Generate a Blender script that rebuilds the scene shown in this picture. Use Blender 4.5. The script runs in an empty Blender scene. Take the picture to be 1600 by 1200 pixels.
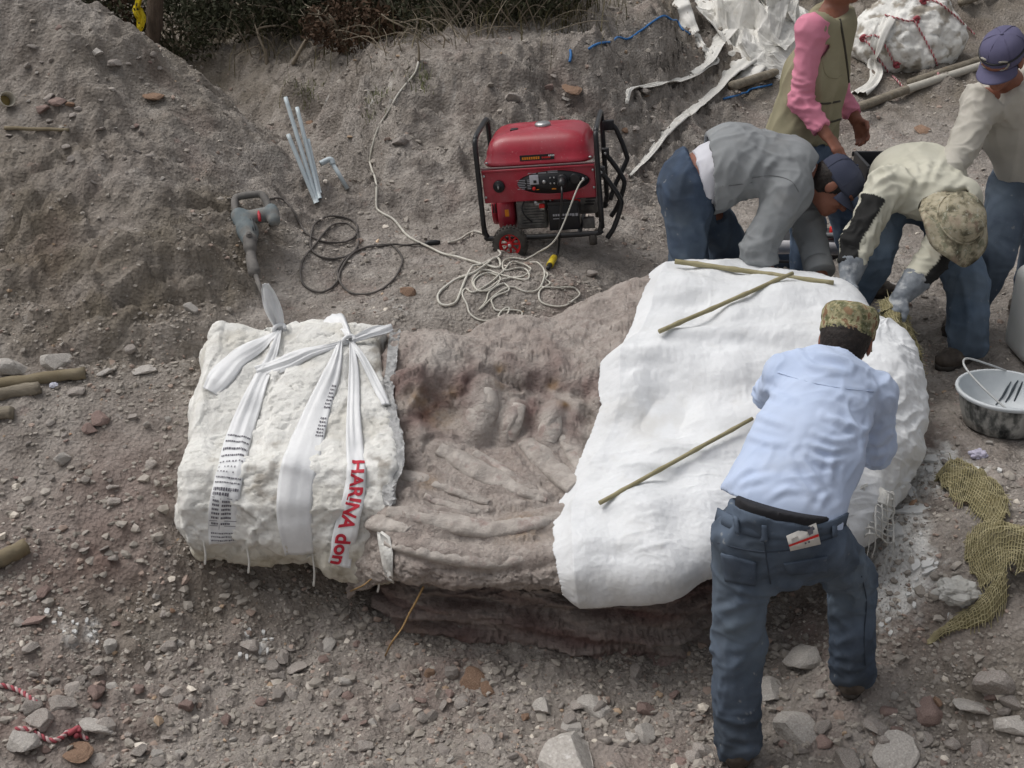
import bpy, bmesh, math, random
import numpy as np
from mathutils import Vector, Matrix
from mathutils.bvhtree import BVHTree
R = math.radians
rng = np.random.default_rng(7)
random.seed(7)
SC = bpy.context.scene
COL = SC.collection

# ------------------------------------------------------------------ camera
PITCH = R(25.0); CAMZ = 2.05; FPX = 2000.0        # focal length in pixels of a 1600 px wide frame
cd = bpy.data.cameras.new('camera'); cd.sensor_width = 36.0; cd.lens = 36.0 * FPX / 1600.0
cd.clip_start = 0.05; cd.clip_end = 500
cam = bpy.data.objects.new('camera', cd); COL.objects.link(cam)
cam.location = (0, 0, CAMZ); cam.rotation_euler = (math.pi / 2 - PITCH, 0, 0)
SC.camera = cam
# ------------------------------------------------------------------ sky, sun, exposure (overcast)
SUN_EL, SUN_AZ = R(60), R(-72)                     # azimuth measured from +Y towards +X: soft light from the left
w = bpy.data.worlds.new('World'); SC.world = w; w.use_nodes = True
nt = w.node_tree; nt.nodes.clear()
sky = nt.nodes.new('ShaderNodeTexSky'); sky.sky_type = 'NISHITA'; sky.sun_disc = False
sky.sun_elevation = SUN_EL; sky.sun_rotation = SUN_AZ
sky.air_density = 1.0; sky.dust_density = 6.0; sky.ozone_density = 1.0
hs = nt.nodes.new('ShaderNodeHueSaturation'); hs.inputs['Saturation'].default_value = 0.22
bg = nt.nodes.new('ShaderNodeBackground'); bg.inputs['Strength'].default_value = 0.125
ow = nt.nodes.new('ShaderNodeOutputWorld')
nt.links.new(sky.outputs[0], hs.inputs['Color']); nt.links.new(hs.outputs[0], bg.inputs[0]); nt.links.new(bg.outputs[0], ow.inputs[0])
sl = bpy.data.lights.new('sun', 'SUN'); sl.energy = 0.9; sl.angle = R(36); sl.color = (1.0, 0.97, 0.93)
so = bpy.data.objects.new('sun', sl); COL.objects.link(so)
sd = Vector((math.sin(SUN_AZ) * math.cos(SUN_EL), math.cos(SUN_AZ) * math.cos(SUN_EL), math.sin(SUN_EL)))
so.rotation_euler = (-sd).to_track_quat('-Z', 'Y').to_euler()
vs = SC.view_settings; vs.view_transform = 'Standard'; vs.look = 'None'; vs.exposure = 0.0; vs.gamma = 1.0
SC.cycles.use_denoising = True
SC.cycles.max_bounces = 6; SC.cycles.diffuse_bounces = 3

# ------------------------------------------------------------------ camera geometry used to place things at a known distance
CP, SP = math.cos(PITCH), math.sin(PITCH)
def ray(px, py):
    a = (px - 800.0) / FPX; b = (600.0 - py) / FPX
    return np.array([a, CP + SP * b, -SP + CP * b])
def W(px, py, Y):                                  # world point of a pixel, Y metres in front of the camera
    d = ray(px, py); return np.array([0, 0, CAMZ]) + d * (Y / d[1])
def WT(px, py, t):                                 # the same by axial depth
    return np.array([0, 0, CAMZ]) + ray(px, py) * t
def proj(P):
    P = np.asarray(P, float); x = P[..., 0]; y = P[..., 1]; z = P[..., 2] - CAMZ
    dep = y * CP - z * SP; up = y * SP + z * CP
    return 800 + FPX * x / dep, 600 - FPX * up / dep, dep

# ------------------------------------------------------------------ noise (numpy)
_perm = np.random.default_rng(3).permutation(256).astype(np.int64); _perm = np.concatenate([_perm, _perm, _perm])
_g3 = np.random.default_rng(5).normal(size=(256, 3)); _g3 /= np.linalg.norm(_g3, axis=1)[:, None]
def perlin(P):
    P = np.asarray(P, float); i = np.floor(P).astype(np.int64); f = P - i; i &= 255
    u = f * f * f * (f * (f * 6 - 15) + 10)
    out = 0
    def gr(dx, dy, dz):
        h = _perm[_perm[_perm[(i[:, 0] + dx) & 255] + ((i[:, 1] + dy) & 255)] + ((i[:, 2] + dz) & 255)]
        g = _g3[h]
        return g[:, 0] * (f[:, 0] - dx) + g[:, 1] * (f[:, 1] - dy) + g[:, 2] * (f[:, 2] - dz)
    def lp(a, b, t): return a + (b - a) * t
    x0 = lp(lp(gr(0,0,0), gr(1,0,0), u[:,0]), lp(gr(0,1,0), gr(1,1,0), u[:,0]), u[:,1])
    x1 = lp(lp(gr(0,0,1), gr(1,0,1), u[:,0]), lp(gr(0,1,1), gr(1,1,1), u[:,0]), u[:,1])
    return lp(x0, x1, u[:,2]) * 1.6
def fbm(P, scale, octs=4, gain=0.5, seed=0.0):
    P = np.asarray(P, float) / scale + seed; a = 1.0; s = 0
    for _ in range(octs):
        s = s + a * perlin(P); P = P * 2.03 + 17.1; a *= gain
    return s
def ridged(P, scale, octs=3, seed=0.0):
    P = np.asarray(P, float) / scale + seed; a = 1.0; s = 0
    for _ in range(octs):
        s = s + a * (1 - 2 * np.abs(perlin(P))); P = P * 2.1 + 9.3; a *= 0.5
    return s
def worley2(x, y, cell, seed=0):
    x = x / cell; y = y / cell; ix = np.floor(x).astype(np.int64); iy = np.floor(y).astype(np.int64)
    best = np.full(x.shape, 9.0); rid = np.zeros(x.shape)
    for dx in (-1, 0, 1):
        for dy in (-1, 0, 1):
            cx = ix + dx; cy = iy + dy
            h = _perm[_perm[(cx + seed) & 255] + (cy & 255)]; h2 = _perm[h + 37]; h3 = _perm[h2 + 91]
            d = np.hypot(cx + h / 255.0 - x, cy + h2 / 255.0 - y)
            m = d < best; best = np.where(m, d, best); rid = np.where(m, h3 / 255.0, rid)
    return best, rid
def sstep(a, b, x):
    t = np.clip((x - a) / (b - a), 0, 1); return t * t * (3 - 2 * t)

# ------------------------------------------------------------------ mesh helpers; a shape is (V, F)
def link(o, parent=None):
    COL.objects.link(o)
    if parent is not None: o.parent = parent
    return o
def pos(o):                                        # things are never rotated by their Empty unless made so
    v = np.zeros(3)
    while o is not None: v += np.array(o.location); o = o.parent
    return v
def mesh(name, V, F, mat=None, smooth=True, cols=None):
    me = bpy.data.meshes.new(name); V = np.asarray(V, np.float32)
    if isinstance(F, np.ndarray):
        k = F.shape[1]; n = len(F)
        me.vertices.add(len(V)); me.vertices.foreach_set('co', V.ravel())
        me.loops.add(n * k); me.loops.foreach_set('vertex_index', F.astype(np.int32).ravel())
        me.polygons.add(n); me.polygons.foreach_set('loop_start', np.arange(0, n * k, k, dtype=np.int32))
        me.polygons.foreach_set('loop_total', np.full(n, k, np.int32)); me.update(calc_edges=True); me.validate()
    else:
        me.from_pydata(V.tolist(), [], [tuple(int(i) for i in f) for f in F]); me.update()
    me.polygons.foreach_set('use_smooth', np.full(len(me.polygons), smooth))
    if cols is not None:
        at = me.color_attributes.new('geo', 'FLOAT_COLOR', 'POINT')
        c = np.ones((len(V), 4), np.float32); c[:, :3] = cols; at.data.foreach_set('color', c.ravel())
    if mat is not None: me.materials.append(mat)
    return me
def obj(name, VF, mat, parent=None, smooth=True, cols=None, local=False):
    V, F = VF; V = np.asarray(V, float)
    if parent is not None and not local: V = V - pos(parent)
    return link(bpy.data.objects.new(name, mesh(name, V, F, mat, smooth, cols)), parent)
def tag(o, label, cat=None, group=None, kind=None):
    if label: o['label'] = label
    if cat: o['category'] = cat
    if group: o['group'] = group
    if kind: o['kind'] = kind
    return o
def thing(name, loc, label, cat, group=None):
    o = bpy.data.objects.new(name, None); COL.objects.link(o); o.location = [float(c) for c in loc]; o.empty_display_size = 0.1
    return tag(o, label, cat, group)
def single(name, VF, mat, label, cat, group=None, smooth=True, origin=None):
    V, F = VF; V = np.asarray(V, float)
    if origin is None: origin = np.array([V[:, 0].mean(), V[:, 1].mean(), V[:, 2].min()])
    o = link(bpy.data.objects.new(name, mesh(name, V - origin, F, mat, smooth))); o.location = origin
    return tag(o, label, cat, group)
def join(*vfs):
    Vs, Fs, n = [], [], 0
    for V, F in vfs:
        V = np.asarray(V, float); Vs.append(V); Fs += [tuple(int(i) + n for i in f) for f in F]; n += len(V)
    return np.vstack(Vs), Fs
def xf(VF, loc=(0,0,0), rot=None, sc=1.0):
    V = np.asarray(VF[0], float) * np.asarray(sc)
    if rot is not None: V = V @ np.asarray(rot).T
    return V + np.asarray(loc, float), VF[1]
def rotm(rx=0, ry=0, rz=0):
    return np.array((Matrix.Rotation(rz, 3, 'Z') @ Matrix.Rotation(ry, 3, 'Y') @ Matrix.Rotation(rx, 3, 'X')))
def unit(v):
    v = np.asarray(v, float); return v / (np.linalg.norm(v) + 1e-12)
def smoothpath(pts, n=6, closed=False):
    P = np.asarray(pts, float)
    if len(P) < 3: 
        t = np.linspace(0, 1, n + 1)[:, None]; return P[0] * (1 - t) + P[-1] * t
    Q = np.vstack([P[-1], P, P[0], P[1]]) if closed else np.vstack([2 * P[0] - P[1], P, 2 * P[-1] - P[-2]])
    out = []
    for i in range(len(Q) - 3):
        a, b, c, d = Q[i:i + 4]
        for t in np.arange(n) / n:
            out.append(0.5 * ((2*b) + (c-a)*t + (2*a-5*b+4*c-d)*t*t + (3*b-a-3*c+d)*t**3))
    if not closed: out.append(P[-1])
    return np.array(out)
def frames(P, closed=False):
    P = np.asarray(P, float)
    T = np.roll(P, -1, 0) - np.roll(P, 1, 0) if closed else np.gradient(P, axis=0)
    T /= np.linalg.norm(T, axis=1)[:, None] + 1e-12
    ref = np.array([0, 0, 1.0]) if abs(T[0][2]) < 0.9 else np.array([0, 1.0, 0])
    n = unit(np.cross(np.cross(T[0], ref), T[0])); N = []
    for t in T:
        n = unit(n - t * np.dot(n, t)); N.append(n)
    N = np.array(N); return T, N, np.cross(T, N)
def tube(P, r, n=8, closed=False, caps=True, flat=1.0):
    P = np.asarray(P, float); m = len(P); T, N, B = frames(P, closed)
    rr = np.broadcast_to(np.asarray(r, float), (m,))
    a = np.arange(n) * 2 * math.pi / n
    V = P[:, None, :] + rr[:, None, None] * (np.cos(a)[None, :, None] * B[:, None, :] + flat * np.sin(a)[None, :, None] * N[:, None, :])
    V = V.reshape(-1, 3); F = []
    for i in range(m if closed else m - 1):
        j = (i + 1) % m
        for k in range(n):
            F.append((i*n + k, i*n + (k+1) % n, j*n + (k+1) % n, j*n + k))
    if caps and not closed:
        F.append(tuple(range(n - 1, -1, -1))); F.append(tuple(range((m-1)*n, m*n)))
    return V, F
def lathe(prof, n=24, axis='Z', cap=True):         # prof: [(r, z)]
    a = np.arange(n) * 2 * math.pi / n; V = []; F = []
    for r, z in prof:
        V += [(r * math.cos(t), r * math.sin(t), z) for t in a]
    for i in range(len(prof) - 1):
        for k in range(n): F.append((i*n+k, i*n+(k+1) % n, (i+1)*n+(k+1) % n, (i+1)*n+k))
    if cap:
        F.append(tuple(range(n - 1, -1, -1))); F.append(tuple(range((len(prof)-1)*n, len(prof)*n)))
    V = np.array(V)
    if axis == 'Y': V = V[:, [0, 2, 1]] * np.array([1, -1, 1])
    if axis == 'X': V = V[:, [2, 0, 1]]
    return V, F
def box(c, s, bev=0.0, seg=2):
    bm = bmesh.new(); bmesh.ops.create_cube(bm, size=1.0)
    for v in bm.verts: v.co = Vector((v.co.x * s[0], v.co.y * s[1], v.co.z * s[2]))
    if bev > 0: bmesh.ops.bevel(bm, geom=list(bm.edges), offset=bev, segments=seg, affect='EDGES', profile=0.5)
    bm.verts.index_update(); V = np.array([v.co[:] for v in bm.verts]); F = [tuple(v.index for v in f.verts) for f in bm.faces]; bm.free()
    return V + np.asarray(c, float), F
def grid_faces(nu, nv):
    i = np.arange(nu - 1)[:, None] * nv + np.arange(nv - 1)[None, :]
    return np.stack([i, i + nv, i + nv + 1, i + 1], -1).reshape(-1, 4)
def grid_normals(G):
    du = np.gradient(G, axis=0); dv = np.gradient(G, axis=1); n = np.cross(du, dv)
    return n / (np.linalg.norm(n, axis=2)[..., None] + 1e-12)
def sheet(G, N, th):                               # closed thin shell from a grid (nu,nv,3) with normals
    nu, nv = G.shape[:2]; A = G.reshape(-1, 3); B = (G - N * th).reshape(-1, 3); F = grid_faces(nu, nv); n = nu * nv
    Fb = F[:, ::-1] + n; rim = []
    ring = [(i, 0) for i in range(nu)] + [(nu-1, j) for j in range(1, nv)] + [(i, nv-1) for i in range(nu-2, -1, -1)] + [(0, j) for j in range(nv-2, 0, -1)]
    idx = [i * nv + j for i, j in ring]
    for a, b in zip(idx, idx[1:] + idx[:1]): rim.append((b, a, a + n, b + n))
    return np.vstack([A, B]), np.vstack([F, Fb, np.array(rim)])
def catgrid(C, nu, nv):                            # tensor Catmull-Rom through control net C (cu,cv,3)
    def axis(C, n):
        c = C.shape[0]; Q = np.concatenate([2*C[:1]-C[1:2], C, 2*C[-1:]-C[-2:-1]])
        t = np.linspace(0, c - 1, n); i = np.minimum(np.floor(t).astype(int), c - 2); f = (t - i).reshape((-1,) + (1,) * (C.ndim - 1))
        a, b, d, e = Q[i], Q[i+1], Q[i+2], Q[i+3]
        return 0.5 * ((2*b) + (d-a)*f + (2*a-5*b+4*d-e)*f*f + (3*b-a-3*d+e)*f**3)
    G = axis(C, nu); return np.swapaxes(axis(np.swapaxes(G, 0, 1), nv), 0, 1)
def bvh(V, F):
    return BVHTree.FromPolygons([tuple(v) for v in np.asarray(V, float)], [tuple(int(i) for i in f) for f in F])
CO = Vector((0, 0, CAMZ))
def hit(b, px, py, off=0.0):
    d = Vector(ray(px, py)).normalized(); h = b.ray_cast(CO, d)
    if h[0] is None: return None
    n = h[1] if h[1].dot(d) < 0 else -h[1]
    return np.array(h[0] + n * off)

# ------------------------------------------------------------------ implicit surfaces (smooth unions) and their meshing
class Sdf:
    def __init__(s, lo, hi, h):
        s.lo = np.asarray(lo, float); s.h = h; s.n = np.ceil((np.asarray(hi) - s.lo) / h).astype(int) + 1
        s.F = np.full(tuple(s.n), 0.5, np.float32)
    @classmethod
    def around(cls, pts, m, h):
        P_ = np.array([np.asarray(p, float) for p in pts]); return cls(P_.min(0) - m, P_.max(0) + m, h)
    def _sub(s, lo, hi):
        a = np.clip(np.floor((lo - s.lo) / s.h).astype(int), 0, s.n); b = np.clip(np.ceil((hi - s.lo) / s.h).astype(int) + 1, 0, s.n)
        if np.any(b <= a): return None, None
        sl = tuple(slice(i, j) for i, j in zip(a, b))
        g = [((np.arange(a[k], b[k]) * s.h + s.lo[k]).astype(np.float32)) for k in range(3)]
        return sl, (g[0][:, None, None], g[1][None, :, None], g[2][None, None, :])
    def _put(s, sl, d, k, op):
        A = s.F[sl]
        if op == 'cut': s.F[sl] = np.maximum(A, -d); return
        if k <= 0: s.F[sl] = np.minimum(A, d); return
        h = np.clip(0.5 + 0.5 * (A - d) / k, 0, 1); s.F[sl] = A + (d - A) * h - k * h * (1 - h)
    def cap(s, a, b, ra, rb=None, k=0.03, op='add'):
        rb = ra if rb is None else rb; a = np.asarray(a, float); b = np.asarray(b, float); m = max(ra, rb) + 2 * k + 2 * s.h
        sl, g = s._sub(np.minimum(a, b) - m, np.maximum(a, b) + m)
        if sl is None: return
        ab = b - a; L = float(ab @ ab) + 1e-9
        p = [g[i] - np.float32(a[i]) for i in range(3)]
        t = np.clip((p[0]*ab[0] + p[1]*ab[1] + p[2]*ab[2]) / L, 0, 1)
        d = np.sqrt((p[0]-ab[0]*t)**2 + (p[1]-ab[1]*t)**2 + (p[2]-ab[2]*t)**2) - (ra + (rb - ra) * t)
        s._put(sl, d.astype(np.float32), k, op)
    def ecap(s, a, b, ra, rb, side, k=0.03, op='add'):   # flattened limb: radii (along side, across it)
        a = np.asarray(a, float); b = np.asarray(b, float); m = max(*ra, *rb) + 2 * k + 2 * s.h
        sl, g = s._sub(np.minimum(a, b) - m, np.maximum(a, b) + m)
        if sl is None: return
        L = np.linalg.norm(b - a) + 1e-9; x = (b - a) / L; u = unit(np.asarray(side) - x * np.dot(side, x)); v = np.cross(x, u)
        p = [g[i] - np.float32(a[i]) for i in range(3)]
        al = p[0]*x[0] + p[1]*x[1] + p[2]*x[2]; uu = p[0]*u[0] + p[1]*u[1] + p[2]*u[2]; vv = p[0]*v[0] + p[1]*v[1] + p[2]*v[2]
        t = np.clip(al / L, 0, 1); ru = ra[0] + (rb[0]-ra[0])*t; rv = ra[1] + (rb[1]-ra[1])*t; rm = np.minimum(ru, rv)
        w_ = al - t * L
        q = np.sqrt((uu/ru)**2 + (vv/rv)**2 + (w_/rm)**2); d = (q - 1) * rm
        s._put(sl, d.astype(np.float32), k, op)
    def ell(s, c, r, M=None, k=0.03, op='add'):
        c = np.asarray(c, float); r = np.asarray(r, float); m = r.max() + 2 * k + 2 * s.h
        sl, g = s._sub(c - m, c + m)
        if sl is None: return
        M = np.eye(3) if M is None else np.asarray(M)       # columns: local axes
        p = [g[i] - np.float32(c[i]) for i in range(3)]
        q = 0
        for j in range(3): q = q + ((p[0]*M[0, j] + p[1]*M[1, j] + p[2]*M[2, j]) / r[j])**2
        s._put(sl, ((np.sqrt(q) - 1) * r.min()).astype(np.float32), k, op)
    def clip(s, p, n):                                   # keep the side away from n
        n = unit(n); sl, g = s._sub(s.lo, s.lo + s.n * s.h)
        s.F = np.maximum(s.F, ((g[0]-p[0])*n[0] + (g[1]-p[1])*n[1] + (g[2]-p[2])*n[2]).astype(np.float32))
    def clipn(s, p, n, rad):                             # the same, only within rad of p
        p = np.asarray(p, float); n = unit(n); sl, g = s._sub(p - rad, p + rad)
        if sl is None: return
        d = ((g[0]-p[0])*n[0] + (g[1]-p[1])*n[1] + (g[2]-p[2])*n[2]); q = np.sqrt((g[0]-p[0])**2 + (g[1]-p[1])**2 + (g[2]-p[2])**2)
        s.F[sl] = np.where(q < rad, np.maximum(s.F[sl], d), s.F[sl]).astype(np.float32)
    def mesh(s, smooth=1):
        F = s.F; F[0] = F[-1] = 0.5; F[:, 0] = F[:, -1] = 0.5; F[:, :, 0] = F[:, :, -1] = 0.5
        I = F < 0; nx, ny, nz = F.shape
        c = [(x, y, z) for x in (0, 1) for y in (0, 1) for z in (0, 1)]
        def at(A, o): return A[o[0]:nx-1+o[0], o[1]:ny-1+o[1], o[2]:nz-1+o[2]]
        cnt = sum(at(I, o).astype(np.int8) for o in c); act = (cnt > 0) & (cnt < 8)
        ix = np.argwhere(act); num = len(ix); idm = np.full(act.shape, -1, np.int64); idm[act] = np.arange(num)
        acc = np.zeros((num, 3)); k = np.zeros(num)
        for a in c:
            for ax in range(3):
                if a[ax]: continue
                b = list(a); b[ax] = 1
                fa = F[ix[:,0]+a[0], ix[:,1]+a[1], ix[:,2]+a[2]]; fb = F[ix[:,0]+b[0], ix[:,1]+b[1], ix[:,2]+b[2]]
                m = (fa < 0) != (fb < 0); t = np.where(m, fa / np.where(m, fa - fb, 1), 0)
                q = np.tile(np.array(a, float), (num, 1)); q[:, ax] = t; acc[m] += q[m]; k += m
        V = s.lo + (ix + acc / k[:, None]) * s.h
        Q = []
        for ax in range(3):
            sl0 = [slice(1, -1)] * 3; sl0[ax] = slice(0, -1); sl1 = list(sl0); sl1[ax] = slice(1, None)
            a = I[tuple(sl0)]; b = I[tuple(sl1)]; e = np.argwhere(a != b)
            off = np.ones(3, int); off[ax] = 0; e = e + off
            flip = I[e[:,0], e[:,1], e[:,2]]
            u, v = [(1, 2), (2, 0), (0, 1)][ax]
            def idc(du, dv):
                o = e.copy(); o[:, u] -= du; o[:, v] -= dv; return idm[o[:,0], o[:,1], o[:,2]]
            q = np.stack([idc(1, 1), idc(0, 1), idc(0, 0), idc(1, 0)], 1)
            q[~flip] = q[~flip][:, ::-1]; Q.append(q)
        Q = np.vstack(Q); Q = Q[(Q >= 0).all(1)]
        for _ in range(smooth): V = laplace(V, Q, 0.5)
        return V, Q
def laplace(V, Q, f):
    S = np.zeros_like(V); n = np.zeros(len(V))
    for a, b in ((0, 1), (1, 2), (2, 3), (3, 0)):
        for i, j in ((a, b), (b, a)):
            for d in range(3): S[:, d] += np.bincount(Q[:, i], V[Q[:, j], d], len(V))
            n += np.bincount(Q[:, i], minlength=len(V))
    return V + f * (S / np.maximum(n, 1)[:, None] - V)
def vnormals(V, Q):
    n = np.cross(V[Q[:, 2]] - V[Q[:, 0]], V[Q[:, 3]] - V[Q[:, 1]]); N = np.zeros_like(V)
    for i in range(4):
        for d in range(3): N[:, d] += np.bincount(Q[:, i], n[:, d], len(V))
    return N / (np.linalg.norm(N, axis=1)[:, None] + 1e-12)

# ------------------------------------------------------------------ materials
def srgb(r, g, b):
    def f(c):
        c /= 255.0; return c / 12.92 if c <= 0.04045 else ((c + 0.055) / 1.055) ** 2.4
    return (f(r), f(g), f(b), 1.0)
def pmat(name, ramp, scale=8, detail=6, rough=0.85, over=(), bump=(), spec=0.3, rnd=0.0, metal=0.0, geo=None, stretch=None, alpha=None, sss=0.0, dist=0.0, geomul=False, transl=0.0, holes=0.0):
    m = bpy.data.materials.new(name); m.use_nodes = True; t = m.node_tree; L = t.links; N = t.nodes; N.clear()
    out = N.new('ShaderNodeOutputMaterial'); bs = N.new('ShaderNodeBsdfPrincipled'); L.new(bs.outputs[0], out.inputs[0])
    bs.inputs['Roughness'].default_value = rough; bs.inputs['Specular IOR Level'].default_value = spec; bs.inputs['Metallic'].default_value = metal
    tc = N.new('ShaderNodeTexCoord'); co = tc.outputs['Object']
    if stretch is not None:
        mp = N.new('ShaderNodeMapping'); mp.inputs['Scale'].default_value = stretch; L.new(co, mp.inputs[0]); co = mp.outputs[0]
    oi = N.new('ShaderNodeObjectInfo')
    if rnd > 0:
        ad = N.new('ShaderNodeVectorMath'); ad.operation = 'ADD'; L.new(co, ad.inputs[0])
        sc = N.new('ShaderNodeVectorMath'); sc.operation = 'SCALE'; sc.inputs[0].default_value = (37, 91, 53); L.new(oi.outputs['Random'], sc.inputs['Scale']); L.new(sc.outputs[0], ad.inputs[1]); co = ad.outputs[0]
    def noise(s, d=5, r=0.55, ds=0.0):
        n = N.new('ShaderNodeTexNoise'); n.inputs['Scale'].default_value = s; n.inputs['Detail'].default_value = d; n.inputs['Roughness'].default_value = r; n.inputs['Distortion'].default_value = ds
        L.new(co, n.inputs['Vector']); return n.outputs[0]
    cr = N.new('ShaderNodeValToRGB'); e = cr.color_ramp.elements
    while len(e) < len(ramp): e.new(0.5)
    for k, (p, c) in enumerate(ramp): e[k].position = p; e[k].color = c
    L.new(noise(scale, detail, 0.6, dist), cr.inputs[0]); col = cr.outputs[0]
    def mix(fac, c2, blend='MIX'):
        nonlocal col
        mx = N.new('ShaderNodeMix'); mx.data_type = 'RGBA'; mx.blend_type = blend
        if isinstance(fac, float): mx.inputs[0].default_value = fac
        else: L.new(fac, mx.inputs[0])
        L.new(col, mx.inputs[6])
        if isinstance(c2, tuple): mx.inputs[7].default_value = c2
        else: L.new(c2, mx.inputs[7])
        col = mx.outputs[2]
    for (s, lo, hi, c, amt) in over:               # patches of another colour
        mr = N.new('ShaderNodeMapRange'); mr.inputs[1].default_value = lo; mr.inputs[2].default_value = hi; mr.inputs[4].default_value = amt
        L.new(noise(s, 4), mr.inputs[0]); mix(mr.outputs[0], c)
    if geo is not None:                            # painted mineral tints: one colour per channel of the 'geo' attribute
        ga = N.new('ShaderNodeAttribute'); ga.attribute_name = 'geo'; sp = N.new('ShaderNodeSeparateColor'); L.new(ga.outputs['Color'], sp.inputs[0])
        for k, c in enumerate(geo):
            if c is not None: mix(sp.outputs[k], c)
    if geomul:
        ga = N.new('ShaderNodeAttribute'); ga.attribute_name = 'geo'; mix(1.0, ga.outputs['Color'], 'MULTIPLY')
    if rnd > 0:
        hv = N.new('ShaderNodeHueSaturation'); mr = N.new('ShaderNodeMapRange'); mr.inputs[3].default_value = 1 - rnd; mr.inputs[4].default_value = 1 + rnd
        L.new(oi.outputs['Random'], mr.inputs[0]); L.new(mr.outputs[0], hv.inputs['Value']); L.new(col, hv.inputs['Color']); col = hv.outputs[0]
    L.new(col, bs.inputs['Base Color'])
    if sss > 0:
        bs.inputs['Subsurface Weight'].default_value = sss; bs.inputs['Subsurface Radius'].default_value = (0.012, 0.004, 0.002); bs.inputs['Subsurface Scale'].default_value = 1.0
    if transl > 0:                                 # thin plastic and cloth let some light through
        tr = N.new('ShaderNodeBsdfTranslucent'); L.new(col, tr.inputs[0]); ms = N.new('ShaderNodeMixShader'); ms.inputs[0].default_value = transl
        L.new(bs.outputs[0], ms.inputs[1]); L.new(tr.outputs[0], ms.inputs[2]); L.new(ms.outputs[0], out.inputs[0])
    if holes > 0:                                  # open weave
        tp = N.new('ShaderNodeBsdfTransparent'); ms = N.new('ShaderNodeMixShader'); mr = N.new('ShaderNodeMapRange'); mr.inputs[1].default_value = .35; mr.inputs[2].default_value = .65; mr.inputs[3].default_value = holes * .85; mr.inputs[4].default_value = holes * 1.15
        L.new(noise(25, 4), mr.inputs[0]); L.new(mr.outputs[0], ms.inputs[0]); L.new(bs.outputs[0], ms.inputs[1]); L.new(tp.outputs[0], ms.inputs[2]); L.new(ms.outputs[0], out.inputs[0])
    prev = None
    for (kind, s, st, dd) in bump:
        if kind == 'v':
            v = N.new('ShaderNodeTexVoronoi'); v.inputs['Scale'].default_value = s; L.new(co, v.inputs['Vector']); h = v.outputs['Distance']
        elif kind == 'w':
            v = N.new('ShaderNodeTexWave'); v.inputs['Scale'].default_value = s; v.inputs['Distortion'].default_value = 1.0; L.new(co, v.inputs['Vector']); h = v.outputs[1]
        else: h = noise(s, 6, 0.65)
        b = N.new('ShaderNodeBump'); b.inputs['Strength'].default_value = st; b.inputs['Distance'].default_value = dd; L.new(h, b.inputs['Height'])
        if prev is not None: L.new(prev, b.inputs['Normal'])
        prev = b.outputs[0]
    if prev is not None: L.new(prev, bs.inputs['Normal'])
    return m
def flat(name, c, rough=0.6, spec=0.4, metal=0.0, var=0.12, scale=30):
    d = tuple(max(0, x * (1 - var)) for x in c[:3]) + (1,); u = tuple(min(1, x * (1 + var)) for x in c[:3]) + (1,)
    return pmat(name, [(0.3, d), (0.7, u)], scale, 4, rough, spec=spec, metal=metal, bump=[('n', scale * 3, 0.08, 0.002)])
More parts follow.
